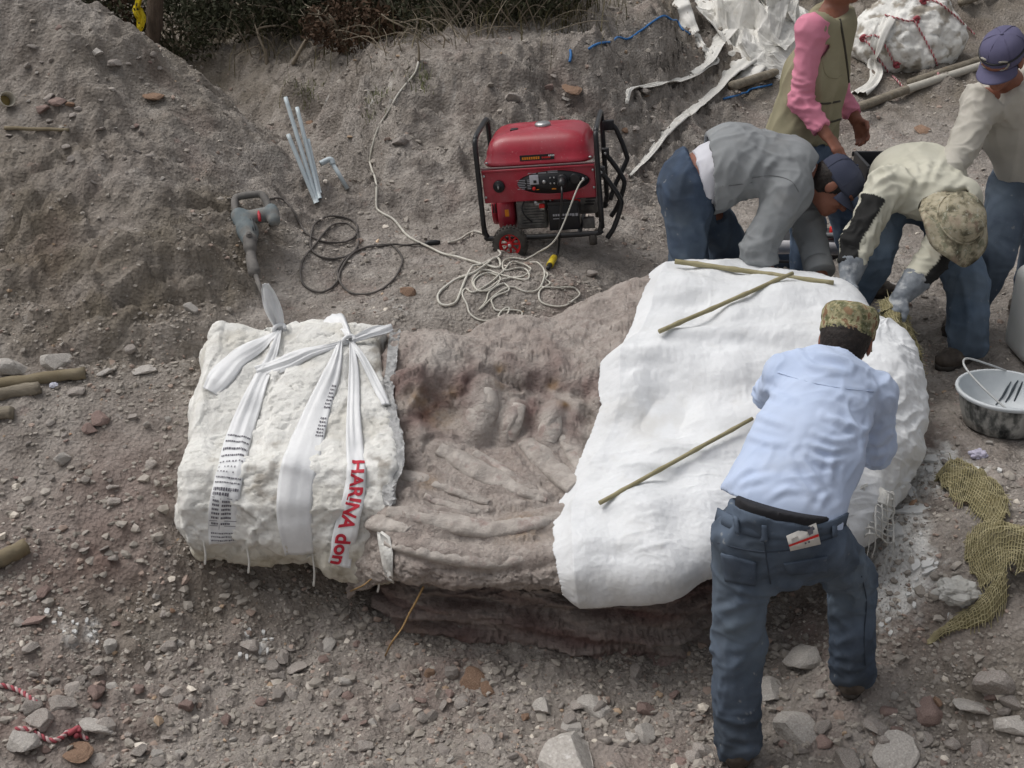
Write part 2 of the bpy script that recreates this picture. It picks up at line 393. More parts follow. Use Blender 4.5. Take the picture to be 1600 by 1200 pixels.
# ================================================================== THE GROUND
# control heights: ('z', px, py, z) a pixel at a height, ('Y', px, py, Y) a pixel at a distance, ('w', x, y, z) a plain point
CTRL = [
 # bench with the generator
 ('z',850,385,0),('z',700,400,0),('z',560,440,-.01),('z',950,400,-.03),('z',760,470,0),('z',600,500,0),('z',520,480,-.02),('z',480,495,-.04),('z',1000,340,-.08),('z',880,450,0.0),
 ('z',640,350,.02),('z',560,360,.03),('z',740,330,.04),
 # bank behind it, up to the vegetation
 ('z',700,290,.12),('z',640,260,.2),('z',700,210,.28),('z',620,170,.42),('z',650,100,.6),('z',560,130,.5),('z',520,110,.5),('z',760,180,.4),('z',830,120,.55),('z',900,90,.62),('z',960,60,.68),('z',1030,20,.72),('z',760,100,.62),
 ('z',850,200,.25),('z',960,150,.3),('z',1000,200,.12),('z',1060,160,.16),('z',1000,270,.0),('z',580,290,.16),('z',590,230,.26),('z',575,330,.06),
 # right-hand rise
 ('z',1150,150,.1),('z',1250,120,.2),('z',1450,120,.15),('z',1500,60,.3),('z',1300,30,.4),('z',1580,40,.35),('z',1430,220,.0),('z',1550,300,-.15),('z',1560,200,-.02),('z',1180,230,-.05),('z',1100,280,-.1),('z',1150,380,-.2),
 ('z',1470,420,-.26),('z',1300,380,-.2),
 # trench between the heap and the bank
 ('z',490,320,-.06),('z',520,300,-.04),('z',470,250,.0),('z',420,200,.08),('z',330,150,.2),('z',230,75,.34),('z',380,120,.3),('z',450,120,.4),('z',540,240,.06),('z',500,200,.12),('z',480,150,.28),('z',280,60,.42),('z',400,60,.5),
 # heap: outline, then its back
 ('Y',85,2,6.5),('Y',160,38,6.5),('Y',240,117,6.45),('Y',330,177,6.45),('Y',400,232,6.4),('Y',455,285,6.35),('Y',478,335,6.2),('Y',0,-60,6.6),('Y',-150,-150,6.7),
 ('b',85,2,6.5),('b',160,38,6.5),('b',240,117,6.45),('b',330,177,6.45),('b',400,232,6.4),('b',455,285,6.35),('b',20,-40,6.55),('w',-3.6,7.6,1.0),
 ('Y',0,100,6.25),('Y',100,90,6.25),('Y',180,150,6.15),('Y',260,200,6.1),('Y',340,250,6.1),('Y',420,320,5.95),('Y',-150,50,6.3),
 # heap: brow and face
 ('Y',0,215,5.95),('Y',100,250,5.8),('Y',200,290,5.6),('Y',300,320,5.6),('Y',380,350,5.65),('Y',440,390,5.7),
 ('Y',0,330,5.5),('Y',100,350,5.4),('Y',200,380,5.27),('Y',300,400,5.28),('Y',380,420,5.4),
 ('Y',0,450,5.15),('Y',100,460,5.08),('Y',200,480,5.02),('Y',300,480,5.06),('Y',420,470,5.3),
 ('Y',0,570,4.75),('Y',100,570,4.75),('Y',200,570,4.78),('Y',290,560,4.83),('Y',-150,560,4.75),('Y',-150,350,5.5),
 # slope on the left down into the pit
 ('z',100,640,-.17),('z',250,640,-.18),('z',0,700,-.25),('z',150,720,-.3),('z',250,750,-.36),('z',50,820,-.4),('z',150,850,-.46),('z',270,860,-.5),('z',-100,800,-.38),
 ('z',80,950,-.57),('z',200,960,-.63),('z',330,960,-.72),('z',60,1080,-.7),('z',200,1080,-.76),('z',350,1080,-.82),('z',60,1180,-.78),('z',250,1190,-.84),('z',-100,1100,-.68),
 # pit floor
 ('z',480,980,-.8),('z',480,1100,-.86),('z',600,1050,-.84),('z',700,1100,-.87),('z',700,1190,-.88),('z',850,1120,-.86),('z',950,1180,-.87),('z',1050,1120,-.85),('z',1170,1185,-.865),('z',1250,1120,-.8),('z',1330,1085,-.73),
 ('z',1300,1190,-.83),('z',450,1190,-.86),('z',1120,1010,-.78),
 # right of the block
 ('z',1480,575,-.3),('z',1550,690,-.31),('z',1450,690,-.32),('z',1450,760,-.36),('z',1420,830,-.42),('z',1500,840,-.38),('z',1590,800,-.34),('z',1500,920,-.46),('z',1400,920,-.56),('z',1580,950,-.47),('z',1420,1000,-.65),('z',1550,1050,-.62),('z',1450,1120,-.76),('z',1560,1180,-.8),('z',1700,1000,-.5),('z',1700,700,-.3),('z',1600,560,-.28),
 # hidden under the block
 ('w',-1.1,4.3,-.5),('w',-.8,4.0,-.75),('w',-.8,4.5,-.4),('w',-.4,4.0,-.82),('w',-.4,4.5,-.5),('w',0,3.95,-.82),('w',0,4.5,-.5),('w',.4,3.95,-.82),('w',.4,4.5,-.5),('w',.8,3.95,-.82),('w',.8,4.5,-.55),('w',1.1,4.0,-.75),('w',1.1,4.6,-.5),('w',-.8,4.85,-.1),('w',-.2,4.9,-.2),('w',.3,5.0,-.25),('w',.7,5.1,-.3),('w',1.1,5.1,-.33),('w',1.4,4.9,-.33),
 ('w',.6,5.5,-.22),('w',1.2,5.6,-.25),('w',2,5.6,-.27),('w',2.8,5.5,-.28),
 # near side, under and behind the photographer
 ('w',0,2.7,-.75),('w',-1.5,2.7,-.7),('w',1.5,2.7,-.75),('w',0,1.5,.1),('w',-2.5,1.5,.2),('w',2.5,1.5,.1),('w',0,0,.45),('w',-4,0,.5),('w',4,0,.45),('w',-4,3,-.1),('w',4,3,-.2),('w',4,5,-.25),('w',-5,5,.1),
 # far ground behind the vegetation
 ('w',-4,9.5,.7),('w',-1,10,.75),('w',1,10,.8),('w',3,10.5,.75),('w',5,9,.4),('w',-6,12,1.0),('w',0,12.5,1.1),('w',5,13,1.1),('w',0,15.5,1.4),('w',-7,15.5,1.4),('w',7,15.5,1.4),('w',-7,7,1.0),('w',7,7,.0),('w',7,1,.3),('w',-7,1,.5),
]
P = []
for k, a, b, c in CTRL:
    if k == 'w': P.append((a, b, c))
    elif k == 'Y': P.append(tuple(W(a, b, c)))
    elif k == 'b':                                  # steep back of the heap
        p = W(a, b, c); P.append((p[0] + .10, p[1] + .13, p[2] - .03)); P.append((p[0] + .22, p[1] + .34, p[2] - .30)); P.append((p[0] + .3, p[1] + .6, p[2] - .45 + .12 * (a < 200)))
    else:
        d = ray(a, b); P.append(tuple(np.array([0, 0, CAMZ]) + d * ((c - CAMZ) / d[2])))
P = np.array(P)
def _phi(A, B): return np.hypot(A[:, None, 0] - B[None, :, 0], A[:, None, 1] - B[None, :, 1])
n = len(P); K = -_phi(P, P) - 0.0 * np.eye(n); K[np.diag_indices(n)] += 0.012
A = np.zeros((n + 3, n + 3)); A[:n, :n] = K; A[:n, n] = 1; A[:n, n+1:] = P[:, :2]; A[n, :n] = 1; A[n+1:, :n] = P[:, :2].T
sol = np.linalg.solve(A, np.concatenate([P[:, 2], np.zeros(3)]))
CH = 0.04; CX = np.arange(-7.2, 7.2 + CH, CH); CY = np.arange(-0.6, 16 + CH, CH)
gx, gy = np.meshgrid(CX, CY, indexing='ij'); q = np.stack([gx.ravel(), gy.ravel()], 1); Z = np.zeros(len(q))
for i in range(0, len(q), 20000):
    Z[i:i+20000] = -_phi(q[i:i+20000], P) @ sol[:n] + sol[n] + q[i:i+20000] @ sol[n+1:]
Z = Z.reshape(gx.shape)
for _ in range(2):                                  # soften the cones of the interpolation
    Zp = np.pad(Z, 1, mode='edge'); Z = (Zp[:-2, 1:-1] + Zp[2:, 1:-1] + Zp[1:-1, :-2] + Zp[1:-1, 2:] + 2 * Zp[1:-1, 1:-1]) / 6
def bilin(GX, GY, Z, x, y):
    i = np.clip(np.searchsorted(GX, x) - 1, 0, len(GX) - 2); j = np.clip(np.searchsorted(GY, y) - 1, 0, len(GY) - 2)
    fx = np.clip((x - GX[i]) / (GX[i+1] - GX[i]), 0, 1); fy = np.clip((y - GY[j]) / (GY[j+1] - GY[j]), 0, 1)
    return (Z[i, j] * (1-fx) + Z[i+1, j] * fx) * (1-fy) + (Z[i, j+1] * (1-fx) + Z[i+1, j+1] * fx) * fy
def grow(a, b, h0, g, sign=1):
    o = []; x = a; h = h0
    while (x - b) * sign < 0: x += sign * h; h *= g; o.append(x)
    return o
core = np.arange(-2.9, 2.9, 0.0135)
XS = np.array(sorted(grow(core[0], -90, .014, 1.055, -1) + list(core) + grow(core[-1], 90, .014, 1.055)))
core = np.arange(2.75, 5.6, 0.0135)
YS = np.array(sorted(grow(core[0], -60, .015, 1.09, -1) + list(core) + grow(core[-1], 16, .0135, 1.0045) + grow(16.05, 160, .3, 1.12)))
gx, gy = np.meshgrid(XS, YS, indexing='ij'); x = gx.ravel(); y = gy.ravel()
zb = bilin(CX, CY, Z, x, y)
ib = bilin(CX, CY, Z, x + .05, y) - bilin(CX, CY, Z, x - .05, y); jb = bilin(CX, CY, Z, x, y + .05) - bilin(CX, CY, Z, x, y - .05)
slope = np.hypot(ib, jb) / 0.1
q3 = np.stack([x, y, np.zeros_like(x)], 1)
far = np.clip((np.hypot(x, y - 5) - 12) / 60, 0, 1); zb = zb + far * (2.5 + 2.0 * perlin(q3 / 14))
# surface character
face = sstep(-.9, -1.3, x - (y - 5.4) * .15) * sstep(.35, .6, slope) * sstep(4.5, 4.8, y) * sstep(6.1, 5.6, y)   # cut face of the heap
heap = sstep(-.85, -1.3, x) * sstep(5.2, 5.7, y)
pit = sstep(-.35, -.7, zb) * sstep(4.4, 4.0, y)
near = sstep(14, 9, y) * sstep(5, 3.4, np.abs(x))
rough = 0.55 + 0.5 * sstep(-.2, .5, fbm(q3, .9, 3, seed=4.0))
d = 0.030 * fbm(q3, .50, 3, seed=1.0) + 0.014 * fbm(q3, .14, 3, seed=2.0) * rough + 0.005 * fbm(q3, .04, 3, seed=3.0)
wx = x + .04 * perlin(q3 / .2 + 5); wy = y + .04 * perlin(q3 / .2 + 11)
for cell, amp, sd in ((.16, .028, 3), (.085, .020, 11), (.045, .012, 29)):
    f1, rid = worley2(wx, wy, cell, sd)
    d += amp * np.maximum(0, .62 - f1) * (rid > .35) * (.35 + .65 * rid) * (0.35 + rough * .9 + .9 * pit) * near
qs = np.stack([x * 1.0 + zb * .6, y * .9 + x * .5, zb * 3.2], 1)
fx = x * .8 + zb * .7 + .03 * perlin(q3 / .15 + 40); fy = y * 1.3 - x * .35 + .03 * perlin(q3 / .15 + 50)
w1, r1 = worley2(fx, fy * 1.2, .24, 61); w2, r2 = worley2(fx + .02 * perlin(q3 / .06), fy * 1.3, .11, 63); w3, r3 = worley2(fx, fy * 1.3, .05, 67)
d += face * (.085 * (r1 - .5) + .055 * (r2 - .5) + .022 * (r3 - .5) + .03 * ridged(qs, .3, 2, seed=7.) - .04 * sstep(.55, .9, w1) - .02 * sstep(.5, .9, w2))
d += heap * (.04 * fbm(q3, .25, 3, seed=9.) + (.07 * np.maximum(0, .6 - worley2(wx, wy, .15, 77)[0]) + .07 * np.maximum(0, .6 - worley2(wx, wy, .09, 79)[0])) * sstep(-.2, .3, fbm(q3, .6, 2, seed=19.)) + .03 * np.maximum(0, .6 - worley2(wx, wy, .05, 81)[0]))
bank = sstep(.25, .55, slope) * sstep(5.6, 6.2, y) * (1 - heap)
d += bank * (.055 * ridged(qs, .22, 3, seed=3.0) + .03 * np.floor(3 * perlin(qs / .09 + 7)) / 3)
clods = sstep(.0, .5, fbm(q3, .8, 2, seed=91.)) * sstep(6.3, 7., y) * sstep(10.5, 9.5, y) * sstep(-.6, -.2, x); d += clods * .10 * np.maximum(0, .62 - worley2(wx, wy, .19, 55)[0]) + clods * .05 * np.maximum(0, .62 - worley2(wx, wy, .10, 57)[0])
zt = zb + d * np.clip(1.2 - far * 1.2, 0, 1)
ZT = zt.reshape(gx.shape)
def gz(px_, py_):                                   # ground height at a world x, y
    return bilin(XS, YS, ZT, np.atleast_1d(np.asarray(px_, float)), np.atleast_1d(np.asarray(py_, float)))
def gz1(x_, y_): return float(gz(x_, y_)[0])
def G(px, py, up=0.0):                              # the ground point seen at a pixel
    d_ = ray(px, py); t = np.linspace(2.5, 16, 2200); z_ = CAMZ + d_[2] * t
    s = np.argmax(z_ < gz(d_[0] * t, d_[1] * t)); tt = np.linspace(t[max(s-1, 0)], t[s], 30)
    k = np.argmax(CAMZ + d_[2] * tt <= gz(d_[0] * tt, d_[1] * tt)); p = np.array([0, 0, CAMZ]) + d_ * tt[k]; p[2] += up; return p
def drape(pts, up=0.004):
    pts = np.array(pts, float); pts[:, 2] = np.maximum(gz(pts[:, 0], pts[:, 1]) + up, pts[:, 2] * 0 - 99); return pts
# mineral tints: red mudstone, olive-brown weathered face, plaster dust
ppx, ppy, _ = proj(np.stack([x, y, zt], 1))
vis = (y > 2)
def blob(cx, cy, rx, ry): return np.where(vis, np.exp(-(((ppx - cx) / rx) ** 2 + ((ppy - cy) / ry) ** 2)), 0)
nz = fbm(q3, .45, 4, seed=21.)
red = np.clip(.55 * blob(120, 900, 260, 170) + .45 * blob(250, 770, 120, 120) + .35 * blob(100, 1150, 200, 120) + .4 * blob(640, 1090, 150, 70) + .35 * blob(1000, 1180, 150, 60) + .4 * blob(1430, 960, 140, 90) + .3 * blob(1480, 720, 90, 60) + .25 * blob(150, 420, 160, 110), 0, 1)
red = np.clip(red * (.65 + .8 * nz) + .25 * sstep(.35, .7, nz), 0, 1)
olive = np.clip(face * .75 + .5 * pit * sstep(.35, .7, slope) + .5 * blob(330, 110, 260, 90) + .6 * sstep(8.2, 9.2, y), 0, 1) * np.clip(.7 + .6 * fbm(q3, .25, 3, seed=31.), 0, 1)
dn = fbm(q3, .05, 3, seed=41.); dl = fbm(q3, .3, 3, seed=43.)
dust = np.clip(1.1 * blob(1395, 880, 75, 95) + .8 * blob(1480, 735, 75, 45) + .6 * blob(410, 1010, 40, 25) + .5 * blob(125, 985, 60, 40) + .35 * blob(620, 480, 90, 25) + .3 * blob(300, 560, 60, 30) + .28 * blob(560, 150, 90, 25) + .2 * blob(850, 150, 250, 60) + .18, 0, 1)
dust = sstep(.55, 1.0, dust * 1.1 + .32 * dn + .2 * dl)
pale = 0.0
EARTH = pmat('earth', [(0.22, srgb(100, 93, 87)), (0.42, srgb(138, 131, 124)), (0.6, srgb(161, 154, 147)), (0.8, srgb(185, 178, 171))], 7, 12, 0.95,
    over=[(1.6, .52, .72, srgb(116, 107, 100), .5), (2.3, .55, .75, srgb(176, 169, 163), .5), (55, .58, .72, srgb(88, 80, 75), .5), (38, .6, .7, srgb(186, 180, 174), .5), (140, .66, .72, srgb(214, 210, 205), .55), (9, .64, .75, srgb(144, 116, 109), .4)],
    bump=[('n', 26, .7, .03), ('v', 60, .6, .015), ('n', 150, .7, .006)], spec=.15, geo=[srgb(138, 118, 111), srgb(112, 103, 88), srgb(222, 220, 216)])
F = grid_faces(len(XS), len(YS))
ground = bpy.data.objects.new('ground', mesh('ground', np.stack([x, y, zt], 1), F, EARTH, True, np.stack([red, olive, dust], 1))); COL.objects.link(ground)
tag(ground, 'grey brown rubble ground of the dig with its pit and spoil heap', None, None, 'structure')
del gx, gy

# ------------------------------------------------------------------ loose gravel: uncountable, one mesh
def peb_shape(r, subdiv):
    bm = bmesh.new(); bmesh.ops.create_icosphere(bm, subdivisions=subdiv, radius=1.0)
    V = np.array([v.co[:] for v in bm.verts]); F = np.array([[v.index for v in f.verts] for f in bm.faces]); bm.free()
    if subdiv == 1: V = V * (1 + r.uniform(-.28, .28, (len(V), 1)))
    for _ in range(5 if subdiv > 1 else 3):         # broken faces
        nn = unit(r.normal(size=3)); dd = r.uniform(.45, .8); o = V @ nn - dd; V = V - np.outer(np.maximum(o, 0), nn)
    return V * np.array([1, r.uniform(.6, .95), r.uniform(.35, .7)]), F
shapes = [peb_shape(rng, 1) for _ in range(14)]
def scatter(n, x0, x1, y0, y1, smin, smax, pw, thr, sd):
    X = rng.uniform(x0, x1, n); Y = rng.uniform(y0, y1, n); q = np.stack([X, Y, 0 * X], 1)
    dens = .32 + .85 * fbm(q, .55, 3, seed=sd) + .35 * sstep(-.3, -.7, gz(X, Y)) - .35 * sstep(-.9, -1.4, X) * sstep(4.9, 5.3, Y)
    k = rng.uniform(0, 1, n) < np.clip(dens, thr, 1); X = X[k]; Y = Y[k]
    u = rng.uniform(0, 1, len(X)); s = smin * (smax / smin) ** (u ** pw); return X, Y, s
parts = [scatter(92000, -2.5, 2.5, 2.8, 5.6, .0024, .016, 2.2, .10, 1.), scatter(26000, -3.4, 3.6, 5.6, 9.5, .005, .024, 2.2, .15, 2.), scatter(3600, -2.1, 2.2, 2.8, 4.3, .010, .028, 1.6, .1, 3.)]
X, Y, S = [np.concatenate(a) for a in zip(*parts)]; Zg = gz(X, Y); Vs = []; Fs = []; Cs = []; off = 0
which = rng.integers(0, len(shapes), len(X))
for k, (sv, sf) in enumerate(shapes):
    m = np.where(which == k)[0]; c = len(m)
    a = rng.uniform(0, 6.283, c); b = rng.normal(0, .45, c); ca, sa, cb, sb = np.cos(a), np.sin(a), np.cos(b), np.sin(b)
    Rm = np.zeros((c, 3, 3)); Rm[:,0,0]=ca; Rm[:,0,1]=-sa*cb; Rm[:,0,2]=sa*sb; Rm[:,1,0]=sa; Rm[:,1,1]=ca*cb; Rm[:,1,2]=-ca*sb; Rm[:,2,1]=sb; Rm[:,2,2]=cb
    V = np.einsum('nij,vj->nvi', Rm, sv) * S[m][:, None, None]; V += np.stack([X[m], Y[m], Zg[m] + S[m] * .02], 1)[:, None, :]
    Vs.append(V.reshape(-1, 3)); Fs.append((sf[None] + (np.arange(c) * len(sv))[:, None, None]).reshape(-1, 3) + off); off += c * len(sv)
    tint = rng.uniform(.72, 1.08, (c, 1)) * np.ones((c, 3)); rd = rng.uniform(0, 1, c) < .12; tint[rd] *= np.array([1.0, .86, .82]); wh = rng.uniform(0, 1, c) < .022; tint[wh] = np.array([1.75, 1.75, 1.72]); rs = rng.uniform(0, 1, c) < .012; tint[rs] *= np.array([1.1, .9, .72])
    Cs.append(np.repeat(tint, len(sv), 0))
GRAVEL = pmat('gravel_stone', [(0.3, srgb(148, 141, 132)), (0.7, srgb(178, 171, 163))], 30, 5, .95, bump=[('n', 120, .4, .004)], spec=.12, geomul=True)
gravel = bpy.data.objects.new('gravel', mesh('gravel', np.vstack(Vs), np.vstack(Fs), GRAVEL, False, np.vstack(Cs))); COL.objects.link(gravel)
tag(gravel, 'small broken grey and reddish gravel covering the ground', None, None, 'stuff'); del Vs, Fs, Cs

# ------------------------------------------------------------------ single stones
STONE = pmat('stone', [(0.25, srgb(128, 121, 115)), (0.5, srgb(156, 149, 143)), (0.75, srgb(182, 176, 170))], 14, 8, .95, over=[(9, .56, .7, srgb(142, 120, 114), .5), (60, .62, .7, srgb(205, 200, 194), .5)], bump=[('n', 4, .6, .010), ('n', 16, .5, .0025)], spec=.12, rnd=.22)
STONE_RED = pmat('red_stone', [(0.3, srgb(128, 108, 102)), (0.7, srgb(156, 138, 131))], 14, 8, .95, over=[(30, .6, .7, srgb(150, 140, 133), .5)], bump=[('n', 4, .6, .010), ('n', 16, .5, .0025)], spec=.12, rnd=.15)
STONE_RUST = pmat('rusty_stone', [(0.3, srgb(118, 96, 82)), (0.55, srgb(150, 124, 105)), (0.8, srgb(178, 162, 146))], 16, 8, .95, bump=[('n', 4, .6, .010), ('n', 16, .5, .0025)], spec=.12, rnd=.1)
STONE_PALE = pmat('pale_stone', [(0.25, srgb(152, 146, 140)), (0.6, srgb(186, 181, 175)), (0.8, srgb(206, 202, 197))], 14, 8, .95, over=[(8, .6, .72, srgb(214, 212, 208), .7)], bump=[('n', 4, .6, .010), ('n', 16, .5, .0025)], spec=.12, rnd=.1)
def rock_mesh(seed, flatz=None, slab=False):
    r = np.random.default_rng(seed); V, F = peb_shape(r, 3)
    sc = np.array([1, r.uniform(.65, .95), (r.uniform(.22, .32) if slab else r.uniform(.5, .8)) if flatz is None else flatz]); V = V / np.abs(V).max(0)
    for _ in range(7):
        nn = unit(r.normal(size=3)); dd = r.uniform(.5, .85); o = V @ nn - dd; V = V - np.outer(np.maximum(o, 0), nn) * .94
    V = V * (1 + .07 * fbm(V, .7, 3, seed=seed * 1.7)[:, None])
    if slab: V[:, 2] = np.round(V[:, 2] * 3.3) / 3.3 * .75 + V[:, 2] * .25
    return mesh('stone', V * sc, F, None, False)
ROCKS = [rock_mesh(100 + i, slab=(i % 4 == 3)) for i in range(14)]
def stone(px, py, wpx, label, mat=STONE, group=None, idx=None, name='stone', rz=None, tilt=.25, up=.10, sq=None):
    p = G(px, py); r = wpx / FPX * proj(p)[2] / 2; k = idx if idx is not None else random.randrange(len(ROCKS))
    me = ROCKS[k]; o = bpy.data.objects.new(name, me); COL.objects.link(o)
    if not me.materials: me.materials.append(STONE)
    o.material_slots[0].link = 'OBJECT'; o.material_slots[0].material = mat
    o.scale = (r * 1.05, r * 1.05, r * (sq if sq else random.uniform(.85, 1.1))); o.rotation_euler = (random.gauss(0, tilt), random.gauss(0, tilt), random.uniform(0, 6.28) if rz is None else rz)
    o.location = (p[0], p[1], p[2] + r * up)
    return tag(o, label, 'stone', group)
SPECIAL = [
 (1250,1140,92,'large squarish pale stone just right of the standing boot in blue jeans',STONE_PALE,4),(1200,1082,66,'rounded pale stone behind the left leg of the man in the blue shirt',STONE_PALE,0),(1256,1028,70,'flat-topped grey stone between the legs of the man in the blue shirt',STONE_PALE,5),
 (885,1185,150,'broad pale boulder with white crust at the bottom edge of the pit',STONE_PALE,6),(930,1110,62,'upright pointed pale stone in the middle of the pit floor',STONE_PALE,1),(845,1105,46,'rounded light grey stone left of the upright pointed stone',STONE_PALE,2),(895,1140,40,'pale rounded stone just in front of the upright pointed stone',STONE_PALE,8),
 (733,1066,52,'rusty brown heart-shaped stone on the pit floor',STONE_RUST,9),(671,1053,22,'small rusty stone left of the heart-shaped one',STONE_RUST,10),(820,1122,22,'small rusty stone wedged beside light grey stones on the pit floor',STONE_RUST,1),
 (1455,1118,62,'reddish stone with a white plaster splash on it',STONE_RED,2),(1522,1105,66,'flat oval slab lying tilted with a dark red underside',STONE_PALE,3),(1548,1070,78,'broad grey stone behind the tilted oval slab',STONE,5),(1580,1135,80,'big blocky pale stone at the lower right edge',STONE_PALE,6),(1370,1140,50,'split pale stone pair between boot and reddish stone',STONE,4),(1392,1182,90,'flat greenish grey slab at the bottom right of centre',STONE_PALE,7),
 (158,1137,66,'long pale sandstone slab beside the red and white rope',STONE_PALE,3),(118,1180,60,'layered slab with an orange band at the bottom left',STONE_RUST,7),(35,1160,58,'round pale stone with white crystals by the red and white rope end',STONE_PALE,8),(45,1105,42,'squared greenish grey stone under the short red rope',STONE,9),(62,1128,52,'grey lump left of the long sandstone slab',STONE,10),
 (90,566,62,'big rounded pale boulder lying behind the logs',STONE_PALE,0),(20,578,60,'low pale boulder at the left edge behind the logs',STONE_PALE,5),(138,672,34,'dark red oval stone on the left slope',STONE_RED,2),(155,655,34,'pinkish grey stone touching the dark red oval stone',STONE_RED,8),(122,614,34,'dark rounded stone in front of the log end',STONE,1),(228,580,40,'flat light stone at the foot of the heap',STONE_PALE,11),(205,547,26,'upright grey stone at the foot of the heap',STONE,12),(165,582,36,'pale slab right of the log end',STONE_PALE,3),(98,717,32,'triangular pale stone on the left slope',STONE_PALE,13),
 (152,82,26,'pale rounded stone high on the spoil heap',STONE_PALE,0),(180,100,40,'broad grey stone high on the spoil heap',STONE,6),(242,152,40,'flat brown slab lying across the heap crest',STONE_RUST,3),(92,160,34,'reddish clod beside the dirty plastic cup on the heap',STONE_RED,4),(66,172,26,'rounded reddish clod nearest the dirty plastic cup',STONE_RED,8),
 (640,457,34,'smooth orange brown stone near the black cable loop',STONE_RUST,2),(625,222,36,'rounded boulder half sunk in the bank left of the generator',STONE,0),(800,155,30,'rounded stone on the bank above the generator',STONE,8),(895,140,40,'rusty flat stone on the bank right above the generator',STONE_RUST,3),(485,192,16,'small brown stone beside the top of the white pipes',STONE_RUST,9),(1440,205,34,'orange topped brick-like stone on the right slope',STONE_RUST,4),(925,428,30,'dark stone beside the yellow plug',STONE,1),(300,482,26,'whitish stone above the left plaster jacket',STONE_PALE,13),
 (1180,1115,30,'small stone against the jeans hem in front',STONE,2),(55,970,46,'long pinkish stone on the left slope',STONE_RED,7),(70,925,30,'reddish stone above the white plaster crumbs on the left',STONE_RED,1),(540,1065,26,'pale square stone on the pit floor',STONE_PALE,4),(150,1085,40,'dull reddish stone near the short red rope',STONE_RED,12),(95,1100,44,'grey angular stone near the short red rope',STONE,11),(1330,1195,60,'angular grey stone at the bottom edge right of the boot',STONE,13),(1490,1165,40,'small grey stone below the tilted oval slab',STONE,2),(1100,1175,40,'reddish grey stone left of the front boot',STONE,5),(1010,1150,44,'pale stone amid rubble left of the front boot',STONE_PALE,10),
]
for a in SPECIAL: stone(a[0], a[1], a[2], a[3], a[4], None, a[5])
REG = [ # region polygons as boxes, count, size range, shared label, group
 ((20,1000,560,1195), 78, (16, 40), 'loose angular stone in the rubble at the lower left of the pit', 'stones in the lower left rubble', STONE),
 ((560,1050,1110,1195), 60, (15, 38), 'loose angular stone on the pit floor in front of the block', 'stones on the pit floor', STONE),
 ((1210,1080,1595,1195), 42, (16, 42), 'loose angular stone in the rubble at the lower right', 'stones in the lower right rubble', STONE),
 ((20,630,270,980), 40, (11, 26), 'loose stone on the reddish slope left of the jackets', 'stones on the left slope', STONE),
 ((10,20,300,290), 46, (9, 24), 'loose stone lying on the upper spoil heap', 'stones on the spoil heap', STONE),
 ((850,110,1060,260), 24, (10, 22), 'loose clod on the bank behind the generator', 'clods on the bank', STONE),
 ((1450,620,1590,860), 12, (9, 18), 'loose stone on the trampled ground near the bucket', 'stones near the bucket', STONE),
]
for (x0, y0, x1, y1), cnt, (s0, s1), lab, grp, mt in REG:
    for _ in range(cnt):
        u = random.random() ** 2.2
        mm = random.choices([mt, STONE_RED, STONE_PALE, STONE_RUST], [.66, .18, .14, .02])[0]
        adj = ('bigger ' if u > .45 else 'small ' if u < .06 else '') + {'stone': 'grey', 'red_stone': 'reddish', 'pale_stone': 'pale', 'rusty_stone': 'rust brown'}[mm.name]
        stone(random.uniform(x0, x1), random.uniform(y0, y1), s0 + (s1 - s0) * u, lab.replace('loose', 'loose ' + adj), mm, grp)
# ================================================================== THE FOSSIL BLOCK
COLS = [
 [(585,528,4.9),(588,585,4.6),(590,690,4.35),(590,770,4.10),(590,850,3.90),(595,905,3.88)],
 [(640,518,4.85),(640,575,4.55),(640,690,4.3),(640,770,4.05),(640,850,3.83),(640,905,3.80)],
 [(725,520,4.85),(730,575,4.56),(735,690,4.33),(735,770,4.07),(735,865,3.8),(740,918,3.76)],
 [(800,505,4.95),(800,575,4.58),(805,690,4.35),(805,770,4.08),(805,870,3.78),(805,922,3.73)],
 [(880,490,5.05),(880,575,4.62),(880,690,4.33),(880,780,4.05),(880,870,3.76),(880,922,3.70)],
 [(965,455,5.15),(960,555,4.66),(950,690,4.28),(940,780,4.0),(940,880,3.72),(940,925,3.68)],
 [(1030,430,5.25),(1030,540,4.7),(1030,690,4.23),(1030,780,3.97),(1030,870,3.72),(1030,905,3.69)],
 [(1110,425,5.25),(1110,540,4.68),(1110,690,4.2),(1110,780,3.96),(1110,850,3.76),(1110,880,3.74)],
 [(1200,437,5.2),(1200,540,4.65),(1200,690,4.2),(1200,775,3.99),(1210,832,3.86),(1210,862,3.85)],
 [(1290,458,5.05),(1285,540,4.62),(1285,690,4.18),(1290,765,4.03),(1290,812,3.97),(1290,842,3.96)],
 [(1360,525,4.75),(1360,560,4.55),(1362,640,4.3),(1360,720,4.12),(1355,780,4.03),(1350,815,4.02)],
 [(1395,550,4.65),(1412,585,4.55),(1420,640,4.42),(1410,700,4.3),(1395,745,4.22),(1388,765,4.2)],
]
net = []
for c in COLS:
    p = [W(*k) for k in c]; b = p[0]; f = p[-1]
    r0 = b + np.array([0, .16, -.22]); r00 = b + np.array([0, .2, -.5])
    sh_ = .06 * (c[0][0] > 1150); u1 = f + np.array([0, .15 + sh_, -.04]); u2 = f + np.array([0, .24 + sh_, -.11]); u3 = f + np.array([0, .18 + sh_, -.22]); u4 = f + np.array([0, .08 + sh_, -.55])
    net.append([r00, r0] + p + [u1, u2, u3, u4])
e = np.array(net[-1]); cmid = e.mean(0); e2 = e * .55 + (cmid + np.array([-.06, .05, -.1])) * .45
net.append(list(e2)); s0 = np.array(net[0]); net.insert(0, list(s0 + np.array([-.14, .12, -.16])))
NET = np.array(net)                                  # (14, 12, 3)
def block_surface(nu, nv): return catgrid(NET, nu, nv)
NU, NV = 540, 350
